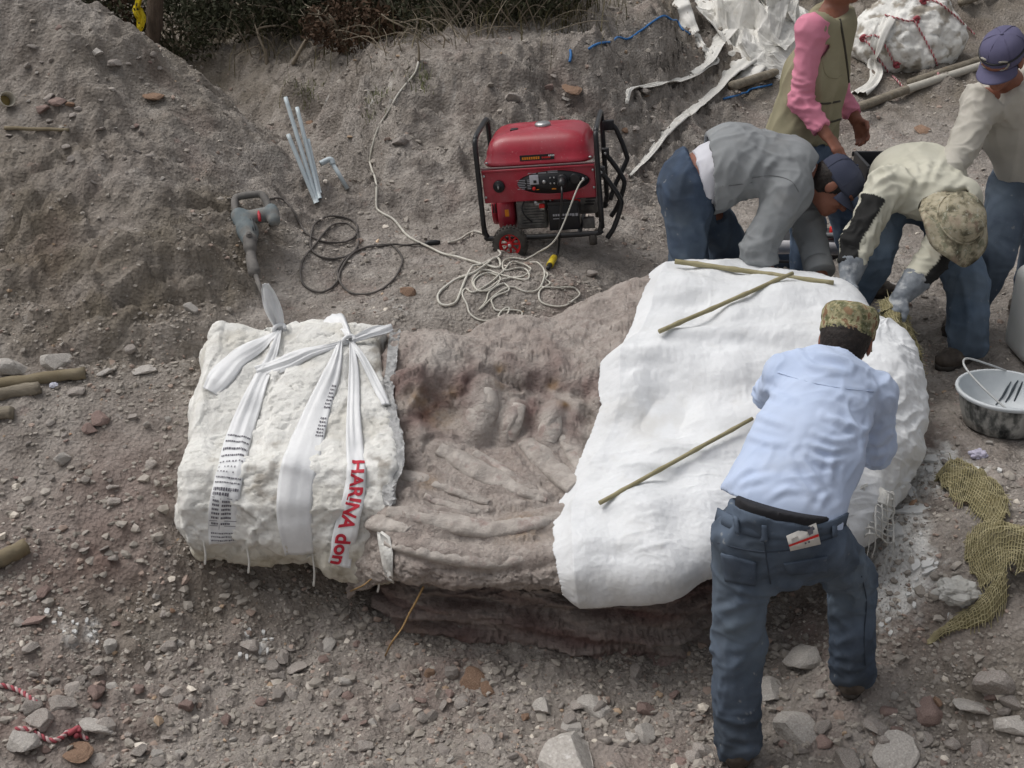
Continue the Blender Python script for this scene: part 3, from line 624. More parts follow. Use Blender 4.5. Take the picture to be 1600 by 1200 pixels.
G0 = block_surface(NU, NV); N0 = -grid_normals(G0)
if np.mean(N0[:, 80:260, 2]) < 0: N0 = -N0
q = G0.reshape(-1, 3); bx_, by_, _ = proj(q); vv = np.tile(np.linspace(0, 11, NV), NU)
below = sstep(7.2, 8.0, vv)
dsp = .030 * fbm(q, .24, 3, seed=5.) + .008 * ridged(q * np.array([1, 1, 1.6]), .12, 2, seed=2.) + .003 * fbm(q, .03, 3, seed=8.)
wall = np.exp(-((by_ - 625) / 60) ** 2) * (vv > 1.8) * (vv < 7)
dsp += wall * (.028 * ridged(q * np.array([1, .9, .9]), .16, 2, seed=3.) - .02)
strat = np.stack([q[:, 0] * .35, q[:, 1] * .5, q[:, 2] * 2.6], 1)
dsp += below * (.075 * np.floor(4 * perlin(strat / .11 + 3)) / 4 + .03 * np.floor(4 * perlin(strat / .05 + 8)) / 4 + .02 * ridged(strat, .09, 3, seed=6.))
f1, rid = worley2(q[:, 0] + .03 * perlin(q / .1), q[:, 1] * .9 + q[:, 2] * .9 + .03 * perlin(q / .1 + 4), .10, 5)
dsp += .016 * (rid - .5) * (vv > 2) * (vv < 7.5)
qd = np.stack([q[:, 0] * .8 + q[:, 1] * .5, q[:, 1] * 1.5 - q[:, 0] * .5, q[:, 2] * 2.2], 1)
f2_, rid2 = worley2(qd[:, 0] + .02 * perlin(q / .05), qd[:, 1] + qd[:, 2] * .5 + .02 * perlin(q / .05 + 4), .07, 15)
dsp += .010 * (rid2 - .5) * sstep(-.2, .3, perlin(q / .25 + 60)) + .010 * np.floor(4 * perlin(qd / .18 + 2.)) / 4 + .004 * ridged(qd, .05, 3, seed=14.) * sstep(-.1, .5, perlin(q / .2 + 30)) + .0012 * fbm(q, .015, 2, seed=18.)
crack = np.abs(perlin(np.stack([q[:, 0] * 1.4, q[:, 1] * .6, q[:, 2] * .6], 1) / .13 + 50 + .3 * perlin(q / .05)[:, None])); dsp -= .008 * np.exp(-(crack / .012) ** 2) * (vv > 2) * (vv < 7.3)
crack = np.abs(perlin(np.stack([q[:, 0] * .5, q[:, 1] * 1.5, q[:, 2] * 1.5], 1) / .15 + 80 + .3 * perlin(q / .05)[:, None])); dsp -= .009 * np.exp(-(crack / .012) ** 2) * (vv > 2) * (vv < 7.3)
RIBS = [([(596,742),(640,744),(672,750),(706,764),(742,778),(764,786)], [10,11,11,10,8,5]), ([(686,700),(716,716),(752,738),(792,754),(836,772),(856,780)], [13,19,20,17,12,8]), ([(740,708),(775,728),(803,748),(830,766)], [9,11,10,7]),
 ([(664,772),(700,788),(728,796),(764,794)], [8,12,11,7]), ([(606,798),(650,804),(702,815),(759,826),(815,820),(880,802)], [12,15,17,16,15,14]), ([(584,812),(612,816),(640,830)], [18,20,12]), ([(822,688),(846,711),(866,732),(904,762)], [14,19,21,18]), ([(882,680),(896,704),(912,732)], [11,14,13]), ([(606,842),(660,856),(720,868),(790,872),(884,858)], [12,16,18,17,15]),
 ([(760,606),(752,645),(746,674)], [17,23,16]), ([(808,632),(800,662),(795,684)], [12,16,12]), ([(868,636),(860,668),(854,690)], [12,16,12])]
ribm = np.zeros(len(q))
for pts, rad in RIBS:
    pp = smoothpath(pts, 8); rr = np.interp(np.linspace(0, 1, len(pp)), np.linspace(0, 1, len(rad)), rad)
    sel = np.where((vv > 1.8) & (vv < 7) & (bx_ > pp[:, 0].min() - 70) & (bx_ < pp[:, 0].max() + 70) & (by_ > pp[:, 1].min() - 60) & (by_ < pp[:, 1].max() + 60))[0]
    dm = (np.sqrt((bx_[sel][:, None] - pp[None, :, 0]) ** 2 + ((by_[sel][:, None] - pp[None, :, 1]) * 1.25) ** 2) / rr[None]).min(1); ribm[sel] = np.maximum(ribm[sel], sstep(2.2, 1.2, dm))
dsp = dsp * (1 - .75 * ribm)
VR = q + N0.reshape(-1, 3) * dsp[:, None]
# lumps of vertebrae standing out of the wall, and rib beds, pushed out of the matrix itself
rustm = np.zeros(len(q)); palem = np.zeros(len(q)); inface = (vv > 1.8) & (vv < 7)
for cx, cy, rx, ry, h in ((752,650,26,30,.035),(800,660,17,26,.04),(862,665,18,28,.045),(884,640,14,22,.02),(690,560,30,22,.03),(640,600,24,24,.02),(760,590,24,18,.02),(905,600,22,26,-.03),(820,605,40,26,-.05),(700,650,50,22,-.045),(925,660,16,40,-.04)):
    g_ = np.exp(-(((bx_ - cx) / rx) ** 2 + ((by_ - cy) / ry) ** 2)) * inface; VR += N0.reshape(-1, 3) * (g_ * h)[:, None]
    if h > .02: palem += g_
for cx, cy, r_, a in ((780,600,10,.8),(865,594,9,1.),(882,636,10,.9),(655,622,22,.6),(690,650,26,.5),(705,610,14,.5),(815,828,30,.6),(950,905,18,.6),(668,755,16,.5),(782,575,8,.8),(640,1000,30,.5)):
    rustm += a * np.exp(-(((bx_ - cx) / r_) ** 2 + ((by_ - cy) / (r_ * .7)) ** 2)) * (.6 + .6 * perlin(q / .02))
redm = np.clip(wall * (.30 + .9 * fbm(q, .12, 3, seed=12.)) + below * (.45 + .6 * fbm(strat, .15, 3, seed=44.)) + .05, 0, 1)
MATRIX = pmat('fossil_matrix', [(0.2, srgb(132, 124, 118)), (0.45, srgb(166, 157, 150)), (0.6, srgb(178, 169, 162)), (0.8, srgb(200, 192, 185))], 13, 14, .95,
    over=[(22, .55, .72, srgb(132, 119, 113), .5), (70, .6, .72, srgb(198, 191, 183), .5), (2.5, .5, .7, srgb(150, 133, 126), .4), (34, .62, .72, srgb(120, 108, 102), .4), (160, .68, .74, srgb(214, 210, 205), .6)],
    bump=[('n', 24, .6, .028), ('v', 55, .35, .010), ('n', 80, .75, .012), ('n', 220, .5, .004)], spec=.12, geo=[srgb(120, 96, 92), srgb(146, 114, 70), srgb(190, 184, 178)])
VN = N0.reshape(-1, 3); valley = np.zeros(len(q)); swell = np.zeros(len(q))
for pts, rad in RIBS:
    pp = smoothpath(pts, 8); rr = np.interp(np.linspace(0, 1, len(pp)), np.linspace(0, 1, len(rad)), rad); best = np.full(len(q), 99.)
    sel = np.where(inface & (bx_ > pp[:, 0].min() - 70) & (bx_ < pp[:, 0].max() + 70) & (by_ > pp[:, 1].min() - 60) & (by_ < pp[:, 1].max() + 60))[0]
    D = np.sqrt((bx_[sel][:, None] - pp[None, :, 0]) ** 2 + ((by_[sel][:, None] - pp[None, :, 1]) * 1.25) ** 2) / rr[None]; dm = D.min(1)
    swell[sel] = np.maximum(swell[sel], np.exp(-(dm / 1.25) ** 2) * .020 * np.clip(rr.max() / 18, .5, 1.2)); valley[sel] = np.maximum(valley[sel], np.exp(-((dm - 1.7) / .45) ** 2) * .010)
VR += VN * (swell - valley)[:, None]
EDGE = np.array([(415,1022),(430,1018),(480,1000),(520,985),(545,972),(562,950),(576,936),(640,938),(680,925),(710,912),(760,893),(790,874),(815,866),(860,864),(900,874),(930,884),(960,884)])
under = sstep(12, 40, bx_ - np.interp(by_, EDGE[:, 0], EDGE[:, 1])) * (vv > 1.2) * (vv < 7.4)
VR = VR + VN * (-(dsp + .02) * under)[:, None]
FB = grid_faces(NU, NV)
blockT = thing('fossil_block', (0.3, 4.3, -.8), 'purple grey rock block with dinosaur ribs exposed between two plaster jackets', 'fossil block')
obj('rock_matrix', (VR, FB), MATRIX, blockT, True, np.stack([redm, np.clip(rustm, 0, 1), np.clip(palem * .5, 0, 1)], 1))
BR = bvh(VR, FB)
BONE = pmat('bone', [(0.25, srgb(142, 134, 128)), (0.5, srgb(172, 164, 157)), (0.75, srgb(194, 187, 180))], 16, 10, .8, over=[(14, .56, .7, srgb(146, 124, 119), .6), (60, .62, .72, srgb(200, 193, 187), .5)], bump=[('n', 30, .6, .016), ('n', 110, .6, .006)], spec=.15)
def bone(pts, rad, flatk=.55, seed=0, emb=.25, name='rib_bone'):
    m = 16 * (len(pts) - 1) + 1
    r = np.interp(np.linspace(0, 1, m), np.linspace(0, 1, len(pts)), rad) / FPX * 4.7 * 1.15
    P_ = smoothpath([hit(BR, a, b) for a, b in pts], 16)
    P_ = laplace1(P_, 14); c = unit(np.array([0, .75, -.66])); P_ = P_ + c * (r * emb)[:, None] * .9
    r = r * (1 + .20 * perlin(np.stack([np.arange(m) * .045, np.full(m, seed * 1.7), np.zeros(m)], 1)))
    V, F_ = tube(P_, r, 26, flat=flatk + .10); qb = np.stack([V[:, 0], V[:, 1], V[:, 2]], 1); ck = np.abs(perlin(qb / .07 + seed * 5 + .3 * perlin(qb / .03)[:, None]))
    V = V + (fbm(V, .06, 3, seed=seed) * .008 + ridged(V, .02, 2, seed=seed + 3.) * .0010 - .004 * np.exp(-(ck / .012) ** 2))[:, None] * -c
    return obj(name, (V, F_), BONE, blockT)
def laplace1(P_, k):
    for _ in range(k):
        Q = P_.copy(); Q[1:-1] = (P_[:-2] + P_[2:] + 2 * P_[1:-1]) / 4; P_ = Q
    return P_
for i, (pts, rad) in enumerate(RIBS):
    bone(pts, rad, .5, i + 1, (.62, .55, .70, .74, .62, .8, .58, .62, .84, .72, .72, .72)[i], 'rib_bone' if i < 9 else 'vertebral_process')

# ================================================================== LEFT PLASTER JACKET
poly = np.array([(4.77,.09),(4.62,.03),(4.45,-.06),(4.25,-.155),(4.08,-.19),(3.98,-.30),(3.965,-.43),(4.02,-.54),(4.3,-.6),(4.9,-.5),(4.95,-.1)])
sj = Sdf((-1.36, 3.8, -.75), (-.33, 5.05, .25), .0078)
sl, g = sj._sub(sj.lo, sj.lo + sj.n * sj.h)
yy = g[1][0, :, 0]; zz = g[2][0, 0, :]; YY, ZZ = np.meshgrid(yy, zz, indexing='ij'); dmin = np.full(YY.shape, 9.0); inside = np.zeros(YY.shape, bool)
for (ay, az), (by2, bz) in zip(poly, np.roll(poly, -1, 0)):
    ey, ez = by2 - ay, bz - az; t = np.clip(((YY - ay) * ey + (ZZ - az) * ez) / (ey * ey + ez * ez), 0, 1)
    dmin = np.minimum(dmin, np.hypot(YY - ay - t * ey, ZZ - az - t * ez))
    inside ^= ((az > ZZ) != (bz > ZZ)) & (YY < (by2 - ay) * (ZZ - az) / (bz - az + 1e-12) + ay)
d2 = np.where(inside, -dmin, dmin) + .032
xc = -.838 + .02 * np.sin(YY * 5); xl = np.abs(g[0] - xc[None]) - (.392 - .05 * sstep(-.2, .05, ZZ)[None] - .03 * sstep(-.35, -.55, ZZ)[None]) + .032
d3 = np.minimum(np.maximum(d2[None], xl), 0) + np.sqrt(np.maximum(d2[None], 0) ** 2 + np.maximum(xl, 0) ** 2) - .032
sj.F = d3.astype(np.float32)
# lobes
for (px, py, Y_, r_) in ((350,545,4.75,.10),(480,530,4.8,.12),(440,745,4.2,.14),(325,790,4.15,.14),(525,745,4.22,.11),(350,650,4.45,.13),(575,860,4.0,.09),(540,855,4.0,.09),(330,820,4.1,.08),(598,870,3.98,.05)):
    c = W(px, py, Y_); c = c + np.array([0, .04, -.06]); sj.ell(c, (r_, r_, r_ * .95), k=.07)
for (px, py, Y_, r_) in ((395,610,4.42,.07),(505,640,4.38,.08),(385,780,4.0,.06),(520,860,3.92,.05)):
    sj.ell(W(px, py, Y_), (r_, r_, r_), k=.03, op='cut') if False else None
VJ, QJ = sj.mesh(1); NJ = vnormals(VJ, QJ)
for _ in range(2): NJ = laplace(NJ, QJ, .5)
VJ = VJ + NJ * (.024 * fbm(VJ, .30, 2, seed=3.) + .016 * (worley2(VJ[:, 0] + .03 * perlin(VJ / .1), VJ[:, 2] - VJ[:, 1] * .7 + .03 * perlin(VJ / .1 + 5), .22, 9)[1] - .5) + .009 * fbm(VJ, .09, 2, seed=6.) + .006 * ridged(VJ, .06, 2, seed=7.) * sstep(0, -.3, VJ[:, 2]) + .0022 * ridged(VJ, .025, 2, seed=17.) - .008 * np.exp(-(np.abs(perlin(VJ / .22 + 31 + .3 * perlin(VJ / .06)[:, None])) / .02) ** 2))[:, None]
jx, jy, _ = proj(VJ)
dirt = np.clip(.5 * np.exp(-((jx - 415) / 45) ** 2 - ((jy - 760) / 60) ** 2) + .45 * np.exp(-((jx - 590) / 30) ** 2 - ((jy - 560) / 50) ** 2) + .4 * np.exp(-((jx - 600) / 25) ** 2 - ((jy - 740) / 60) ** 2) + .3 * sstep(820, 880, jy) + .05, 0, 1)
dirt = sstep(.25, .75, dirt + .45 * fbm(VJ, .05, 4, seed=2.)) * .8
yel = np.clip(sstep(835, 875, jy) * .6 + .25 * sstep(.1, .6, fbm(VJ, .2, 3, seed=15.)), 0, 1)
PLASTER = pmat('dirty_plaster', [(0.25, srgb(212, 210, 204)), (0.5, srgb(227, 226, 221)), (0.75, srgb(236, 235, 231))], 7, 10, .9, over=[(26, .62, .76, srgb(176, 170, 160), .5), (90, .68, .74, srgb(120, 112, 104), .5)],
    bump=[('n', 14, .35, .02), ('n', 60, .6, .010), ('n', 200, .4, .003)], spec=.2, geo=[srgb(140, 132, 122), srgb(190, 182, 162), None])
jacketL = thing('plaster_jacket', (-.82, 4.3, -.6), 'dirty cream plaster jacket tied with cut sack strips at the left', 'plaster jacket', None)
obj('plaster_shell', (VJ, QJ), PLASTER, jacketL, True, np.stack([dirt, yel, 0 * yel], 1))
BJ = bvh(VJ, QJ)

# ================================================================== RIGHT PLASTER JACKET (a shell over the block)
EDGE = np.array([(415,1022),(430,1018),(480,1000),(520,985),(545,972),(562,950),(576,936),(640,938),(680,925),(710,912),(760,893),(790,874),(815,866),(860,864),(900,874),(930,884),(960,884)])
nu, nv = 360, 320; v0, v1 = 1.35, 7.55
fineU = 560; GF = catgrid(NET, fineU, 400)
ti = np.linspace(v0, v1, nv) / (NET.shape[1] - 1) * 399; j0 = np.minimum(np.floor(ti).astype(int), 398); fj = (ti - j0)[None, :, None]
GV = GF[:, j0] * (1 - fj) + GF[:, j0 + 1] * fj
bpx, bpy_, _ = proj(GV)
GR = np.zeros((nu, nv, 3)); uend = fineU - 1
for j in range(nv):
    col_px = bpx[:, j]; col_py = bpy_[:, j]
    want = np.interp(col_py, EDGE[:, 0], EDGE[:, 1]); s = col_px - want; k = np.argmax(s > 0); k = max(k, 1)
    uL = k - 1 + (-s[k-1]) / (s[k] - s[k-1] + 1e-9); jit = 2.2 * perlin(np.array([[j * .09, 3.1, 0]]))[0] + 1.4 * perlin(np.array([[j * .31, 8.1, 0]]))[0] + .9 * perlin(np.array([[j * .77, 8.1, 0]]))[0]
    uu = uL + (uend - uL) * np.linspace(0, 1, nu); uu = np.clip(uu + jit * np.exp(-np.linspace(0, 1, nu) / .012), 0, uend); i0 = np.minimum(np.floor(uu).astype(int), fineU - 2); fu = (uu - i0)[:, None]
    GR[:, j] = GV[i0, j] * (1 - fu) + GV[i0 + 1, j] * fu
# ragged front hem
NR = -grid_normals(GR)
if NR[:, 40:200, 2].mean() < 0: NR = -NR
q = GR.reshape(-1, 3); 
dd = .060 + .045 * fbm(q, .34, 2, seed=5.) + .007 * fbm(q * np.array([.7, 1, 1]), .12, 2, seed=9.) + .0045 * ridged(q * np.array([.35, 1.2, 1.2]), .10, 2, seed=19.) * sstep(-.2, .4, fbm(q, .3, 2, seed=77.)) + .0012 * fbm(q, .02, 2, seed=29.)
jpx, jpy, _ = proj(q)
for cx, cy, rx, ry, h in ((1040,548,50,9,.03),(1120,545,60,10,.03),(1210,540,50,12,.025),(1040,655,40,30,-.03),(1150,650,40,60,-.02),(1090,470,80,22,.03),(1090,500,120,10,-.015),(1000,745,60,12,.018),(1060,715,60,12,.018),(960,880,50,10,-.012),(1010,570,60,14,.03),(985,640,36,40,.03),(1060,640,50,40,-.025),(1130,590,60,25,.02),(985,800,60,26,.03),(1050,760,60,20,-.02),(1392,600,40,50,.05),(1385,690,40,40,.03),(930,860,40,30,.02),(1240,480,50,26,.03)):
    dd += h * np.exp(-(((jpx - cx) / rx) ** 2 + ((jpy - cy) / ry) ** 2))
rightend = sstep(1330, 1400, jpx)
dd += rightend * (.010 * np.maximum(0, 1 - 2.6 * np.abs(perlin(q * np.array([1, .6, 1.6]) / .09 + 33))) + .004 * ridged(q, .05, 2, seed=35.))
edge_in = (np.minimum(np.tile(np.linspace(0, 1, nu)[:, None], (1, nv)) / .06, 1) * np.minimum((v1 - np.linspace(v0, v1, nv))[None, :] / .5 + .1, 1)).ravel(); wr_ = np.stack([q[:, 0] * .5 + q[:, 1] * .25, q[:, 1] * 1.3 + q[:, 2] * 1.0, q[:, 2] * 1.3], 1); wr_ = wr_ + .02 * perlin(q / .06)[:, None]
dd = dd + .0040 * np.maximum(0, 1 - 3.2 * np.abs(perlin(wr_ / .085 + 3))) ** 1.5 * sstep(-.3, .2, perlin(q / .25 + 9)) + .0022 * np.maximum(0, 1 - 3 * np.abs(perlin(wr_ / .035 + 13))) * sstep(-.1, .4, perlin(q / .18 + 19)) + .0006 * ridged(q, .02, 2, seed=51.)
dd = dd * (.30 + .70 * edge_in)
dd = np.maximum(dd, .016)
GR = (q + NR.reshape(-1, 3) * dd[:, None]).reshape(nu, nv, 3)
tail = np.linspace(v0, v1, nv); hem = .03 * perlin(np.stack([np.arange(nu) * .06, np.zeros(nu), np.zeros(nu)], 1)) + .016 * perlin(np.stack([np.arange(nu) * .31, np.zeros(nu), np.zeros(nu)], 1))
GR[:, :, 2] += hem[:, None] * sstep(7.0, 7.6, tail)[None]
VW, FW = sheet(GR, -grid_normals(GR) if (-grid_normals(GR))[:, 40:200, 2].mean() > 0 else grid_normals(GR), .006)
wx_, wy_, _ = proj(VW)
gd = np.clip(.5 * np.exp(-((wx_ - 1010) / 60) ** 2 - ((wy_ - 655) / 35) ** 2) + .35 * sstep(880, 925, wy_) + .45 * sstep(1330, 1400, wx_) * sstep(640, 700, wy_), 0, 1) * np.clip(.6 + fbm(VW, .08, 3, seed=2.), 0, 1)
WHITE = pmat('fresh_plaster', [(0.25, srgb(206, 208, 210)), (0.5, srgb(219, 221, 223)), (0.75, srgb(228, 230, 232))], 5, 10, .6, over=[(2.6, .5, .72, srgb(200, 201, 201), .55), (9, .6, .75, srgb(206, 205, 202), .4), (30, .66, .78, srgb(198, 197, 194), .4)],
    bump=[('n', 16, .25, .015), ('n', 70, .25, .005)], spec=.35, geo=[srgb(190, 187, 180), None, None])
jacketR = thing('plaster_jacket', (.9, 4.2, -.5), 'fresh bright white plaster jacket over the right half of the block', 'plaster jacket', None)
obj('plaster_shell', (VW, FW), WHITE, jacketR, True, np.stack([gd, 0 * gd, 0 * gd], 1))
BW = bvh(VW, FW)
# ================================================================== SHARED SURFACE QUERIES
def S(px, py, off=0.0, which=None):
    best = None
    for b in (which or (BJ, BW, BR)):
        h = hit(b, px, py, off)
        if h is not None and (best is None or proj(h)[2] < proj(best)[2]): best = h
    g_ = G(px, py, off)
    if best is None or proj(g_)[2] < proj(best)[2]: return g_
    return best
VIEWDIR = lambda p: unit(np.array([0, 0, CAMZ]) - p)
SACK = pmat('woven_sack', [(0.3, srgb(218, 219, 220)), (0.7, srgb(232, 233, 234))], 10, 4, .45, bump=[('n', 260, .25, .002), ('n', 20, .25, .01)], spec=.45)
SACK2 = pmat('old_sack', [(0.3, srgb(204, 202, 195)), (0.7, srgb(224, 222, 217))], 10, 5, .55, over=[(12, .6, .75, srgb(170, 158, 138), .5)], bump=[('n', 200, .25, .002), ('n', 18, .3, .012)], spec=.4)
INK = flat('black_ink', srgb(104, 102, 110), .6); INKRED = flat('red_ink', srgb(186, 40, 58), .6)
def strap_grid(path, bvhs, off=.006, nv=11, pleat=.003, seed=0, slack=0.0, smooth=10, spread=None):
    pts = smoothpath([(a, b, c) for a, b, c in path], 12); n_ = len(pts)
    if spread is not None: P_ = np.array(spread)
    else: P_ = np.array([S(a, b, off, bvhs) for a, b, c in pts])
    P0 = P_.copy(); P_ = laplace1(P_, smooth)
    back = np.einsum('ij,ij->i', P0 - P_, np.array([VIEWDIR(p) for p in P0])); P_ = P_ + np.array([VIEWDIR(p) for p in P_]) * (np.maximum(back, 0) + off)[:, None]
    P_ = laplace1(P_, 4); T = np.gradient(P_, axis=0); T /= np.linalg.norm(T, axis=1)[:, None]
    if bvhs and spread is None:                       # lie flat on what they are tied round
        Vd = np.array([np.array(BJ.find_nearest(Vector(p))[1]) for p in P_]); Vd = laplace1(np.where((np.einsum('ij,ij->i', Vd, np.array([VIEWDIR(p) for p in P_])) > -.2)[:, None], Vd, -Vd), 14) + .25 * np.array([VIEWDIR(p) for p in P_])
    else: Vd = np.array([VIEWDIR(p) * .5 + np.array([-.25, 0, .75]) for p in P_])
    Sd = np.cross(T, Vd); Sd /= np.linalg.norm(Sd, axis=1)[:, None]
    Nn = np.cross(Sd, T); wd = np.array([c / FPX * proj(p)[2] for (a, b, c), p in zip(pts, P_)])
    u = np.linspace(-.5, .5, nv); Gd = P_[:, None] + Sd[:, None] * (u[None, :, None] * wd[:, None, None])
    ph = perlin(np.stack([np.repeat(np.arange(n_) * .035, nv), np.tile(u * 5.5, n_), np.full(n_ * nv, seed * 3.7)], 1)).reshape(n_, nv)
    Gd = Gd + Nn[:, None] * ((ph * pleat * 2.6 - .012 * (u ** 2)[None] * (wd / .06)[:, None])[..., None])
    return Gd
def strap(name, path, mat, parent=None, **k):
    Gd = strap_grid(path, **k); Ng = grid_normals(Gd); vd = VIEWDIR(Gd[len(Gd)//2, 5])
    if (Ng[len(Gd)//2, 5] @ vd) < 0: Ng = -Ng
    VF = sheet(Gd, Ng, .0015); return Gd, Ng, VF
def on_ribbon(Gd, Ng, a, u, off=.0025):              # point at fraction a along and u across
    i = np.clip(a * (Gd.shape[0] - 1), 0, Gd.shape[0] - 1.001); j = np.clip(u * (Gd.shape[1] - 1), 0, Gd.shape[1] - 1.001)
    i0 = np.floor(i).astype(int); j0 = np.floor(j).astype(int); fi = (i - i0)[..., None]; fj = (j - j0)[..., None]
    def bl(A): return (A[i0, j0] * (1-fi) + A[i0+1, j0] * fi) * (1-fj) + (A[i0, j0+1] * (1-fi) + A[i0+1, j0+1] * fi) * fj
    return bl(Gd) + bl(Ng) * off
def text_mesh(txt, bold=0.0):
    cu = bpy.data.curves.new('txt', 'FONT'); cu.body = txt; cu.offset = bold; o = bpy.data.objects.new('txt', cu); COL.objects.link(o)
    dg = bpy.context.evaluated_depsgraph_get(); me = o.evaluated_get(dg).to_mesh()
    bm = bmesh.new(); bm.from_mesh(me); bmesh.ops.triangulate(bm, faces=bm.faces); bmesh.ops.subdivide_edges(bm, edges=[e for e in bm.edges if e.calc_length() > .12], cuts=2, use_grid_fill=True)
    bm.verts.index_update(); V = np.array([v.co[:] for v in bm.verts]); F_ = [tuple(v.index for v in f.verts) for f in bm.faces]; bm.free()
    o.evaluated_get(dg).to_mesh_clear(); bpy.data.objects.remove(o); bpy.data.curves.remove(cu); return V, F_
def quads_on(Gd, Ng, rects, off=.0022):
    V = []; F_ = []
    for a0, a1, u0, u1 in rects:
        k = len(V); aa = np.array([a0, a0, a1, a1]); uu = 1 - np.array([u0, u1, u1, u0]); V += list(on_ribbon(Gd, Ng, aa, uu, off)); F_.append((k, k+1, k+2, k+3))
    return np.array(V), F_

# ------------------------------------------------------------------ sack strips round the left jacket
BJs = (BJ,)
def strip_thing(paths, label, mats=None, seeds=0, pleat=.003):
    first = S(paths[0][0][0], paths[0][0][1], 0, BJs); t = thing('sack_strip', first, label, 'strap', 'sack strips on the left jacket'); out = []
    for i, p in enumerate(paths):
        Gd, Ng, VF = strap('s', p, SACK, bvhs=BJs, seed=seeds + i, pleat=pleat); obj('band' if i == 0 else 'loose_end', VF, SACK, t); out.append((Gd, Ng))
    return t, out
t1, o1 = strip_thing([[(438,516,6),(425,560,18),(405,600,27),(385,650,36),(368,700,41),(357,750,44),(349,800,46),(350,848,46)], [(438,518,7),(410,536,22),(372,560,34),(345,590,40),(328,612,24)]], 'sack strip with small black print round the left end of the left jacket', seeds=1)
Gd, Ng = o1[0]; rects = []; r_ = random.Random(4); a = .52
rows = [(.52,.008,1),(.545,.008,1),(.575,.012,0),(.605,.008,1),(.632,.007,2),(.655,.007,2),(.678,.007,2),(.703,.008,1),(.725,.007,1),(.75,.016,3),(.772,.015,4)]
for av, h, kind in rows:
    u = .06; 
    while u < (.94 if kind != 4 else .6):
        w_ = r_.uniform(.02, .07) if kind != 2 else r_.uniform(.03, .06)
        if kind != 2 or r_.random() < .75: rects.append((av, av + h * r_.uniform(.7, 1), u, min(u + w_, .95)))
        u += w_ + (r_.uniform(.012, .03) if kind != 2 else r_.uniform(.04, .09))
rects += [(.795, .7975, .05, .95), (.795, .935, .36, .372), (.895, .8975, .04, .94), (.918, .9205, .04, .94)]
for av in (.805, .822, .840, .858, .877, .904):
    for u0, u1 in ((.1, .32), (.42, .7)):
        u = u0
        while u < u1: w_ = r_.uniform(.02, .06); rects.append((av, av + .009, u, u + w_)); u += w_ + .015
for av in (.95, .966, .982):
    u = .08
    while u < .9: w_ = r_.uniform(.02, .06); rects.append((av, av + .006, u, u + w_)); u += w_ + .02
obj('printed_text', quads_on(Gd, Ng, rects), INK, t1)['kind'] = 'stuff'
t2, o2 = strip_thing([[(532,533,7),(520,580,26),(500,630,38),(482,680,52),(470,720,56),(462,760,56),(460,810,54),(468,866,44)]], 'widest plain sack strip down the middle of the left jacket', seeds=5)
Gd, Ng = o2[0]; rects = []
for av in np.arange(.2, .44, .016):
    if .31 < av < .34: continue
    u = .72
    while u < .92: w_ = r_.uniform(.03, .07); rects.append((av, av + .008, u, u + w_)); u += w_ + .025
obj('printed_text', quads_on(Gd, Ng, rects), INK, t2)['kind'] = 'stuff'
t3, o3 = strip_thing([[(550,536,8),(553,580,16),(553,630,20),(553,680,26),(556,720,30),(555,760,33),(548,800,36),(538,840,38),(530,884,36)]], 'sack strip with big red letters down the right side of the left jacket', seeds=9)
Gd, Ng = o3[0]; V, F_ = text_mesh('HARINA don', .03); V = V / np.array([V[:, 0].max(), 1, 1]); hgt = V[:, 1].max()
aa = .50 + V[:, 0] * .495; uu = 1 - (.33 + (V[:, 1] / hgt) * .62 - .22 * (V[:, 0]))
obj('printed_letters', (on_ribbon(Gd, Ng, aa, uu, .0026), F_), INKRED, t3)
for pth, lab in (([(548,534,7),(520,542,16),(480,555,26),(450,572,32),(400,585,30)], 'sack strip tail lying left of the right-hand knot'), ([(548,534,9),(565,560,15),(588,600,18),(606,630,16),(622,660,22)], 'narrow sack strip tail hanging over the right edge of the left jacket')):
    pass
t4, _ = strip_thing([[(545,534,6),(515,542,14),(480,552,22),(450,566,28),(402,584,26)]], 'crumpled sack strip lying sideways from the right-hand knot', seeds=13, pleat=.006)
t5, _ = strip_thing([[(550,536,7),(566,560,12),(586,598,14),(604,632,15)]], 'thin sack tail hanging toward the exposed rock', seeds=17)
# free ends standing in the air above the knots
def flap(path, Ys, label, mat=SACK, seed=0):
    pts = smoothpath(path, 10); Yi = np.interp(np.linspace(0, 1, len(pts)), np.linspace(0, 1, len(Ys)), Ys)
    sp = [W(a, b, y_) for (a, b, c), y_ in zip(pts, Yi)]
    Gd = strap_grid([(a, b, c) for a, b, c in path][:1] + list(path[1:]), bvhs=BJs, seed=seed, pleat=.008, spread=smoothpath(sp, 12)[np.linspace(0, (len(sp) - 1) * 12, 12 * (len(path) - 1) + 1).astype(int)], off=0.0, smooth=1)
    Ng = grid_normals(Gd); return single('sack_strip', sheet(Gd, Ng, .0015), mat, label, 'strap', 'sack strips on the left jacket')
k1 = S(438,518,.02,BJs); k2 = S(548,533,.02,BJs)
flap([(436,520,8),(432,498,22),(424,475,26),(418,455,20),(415,443,10)], [k1[1], k1[1]+.01, k1[1]+.02, k1[1]+.02, k1[1]+.02], 'white sack end standing upright from the left-hand knot', seed=21)
flap([(546,532,10),(534,518,26),(522,506,40),(512,497,48)], [k2[1], k2[1]+.06, k2[1]+.12, k2[1]+.17], 'fanned white sack end lying back from the right-hand knot', seed=23)
flap([(550,532,8),(572,524,16),(596,516,20),(612,511,10)], [k2[1], k2[1]+.02, k2[1]+.06, k2[1]+.1], 'twisted white sack end pointing right from the right-hand knot', seed=25)
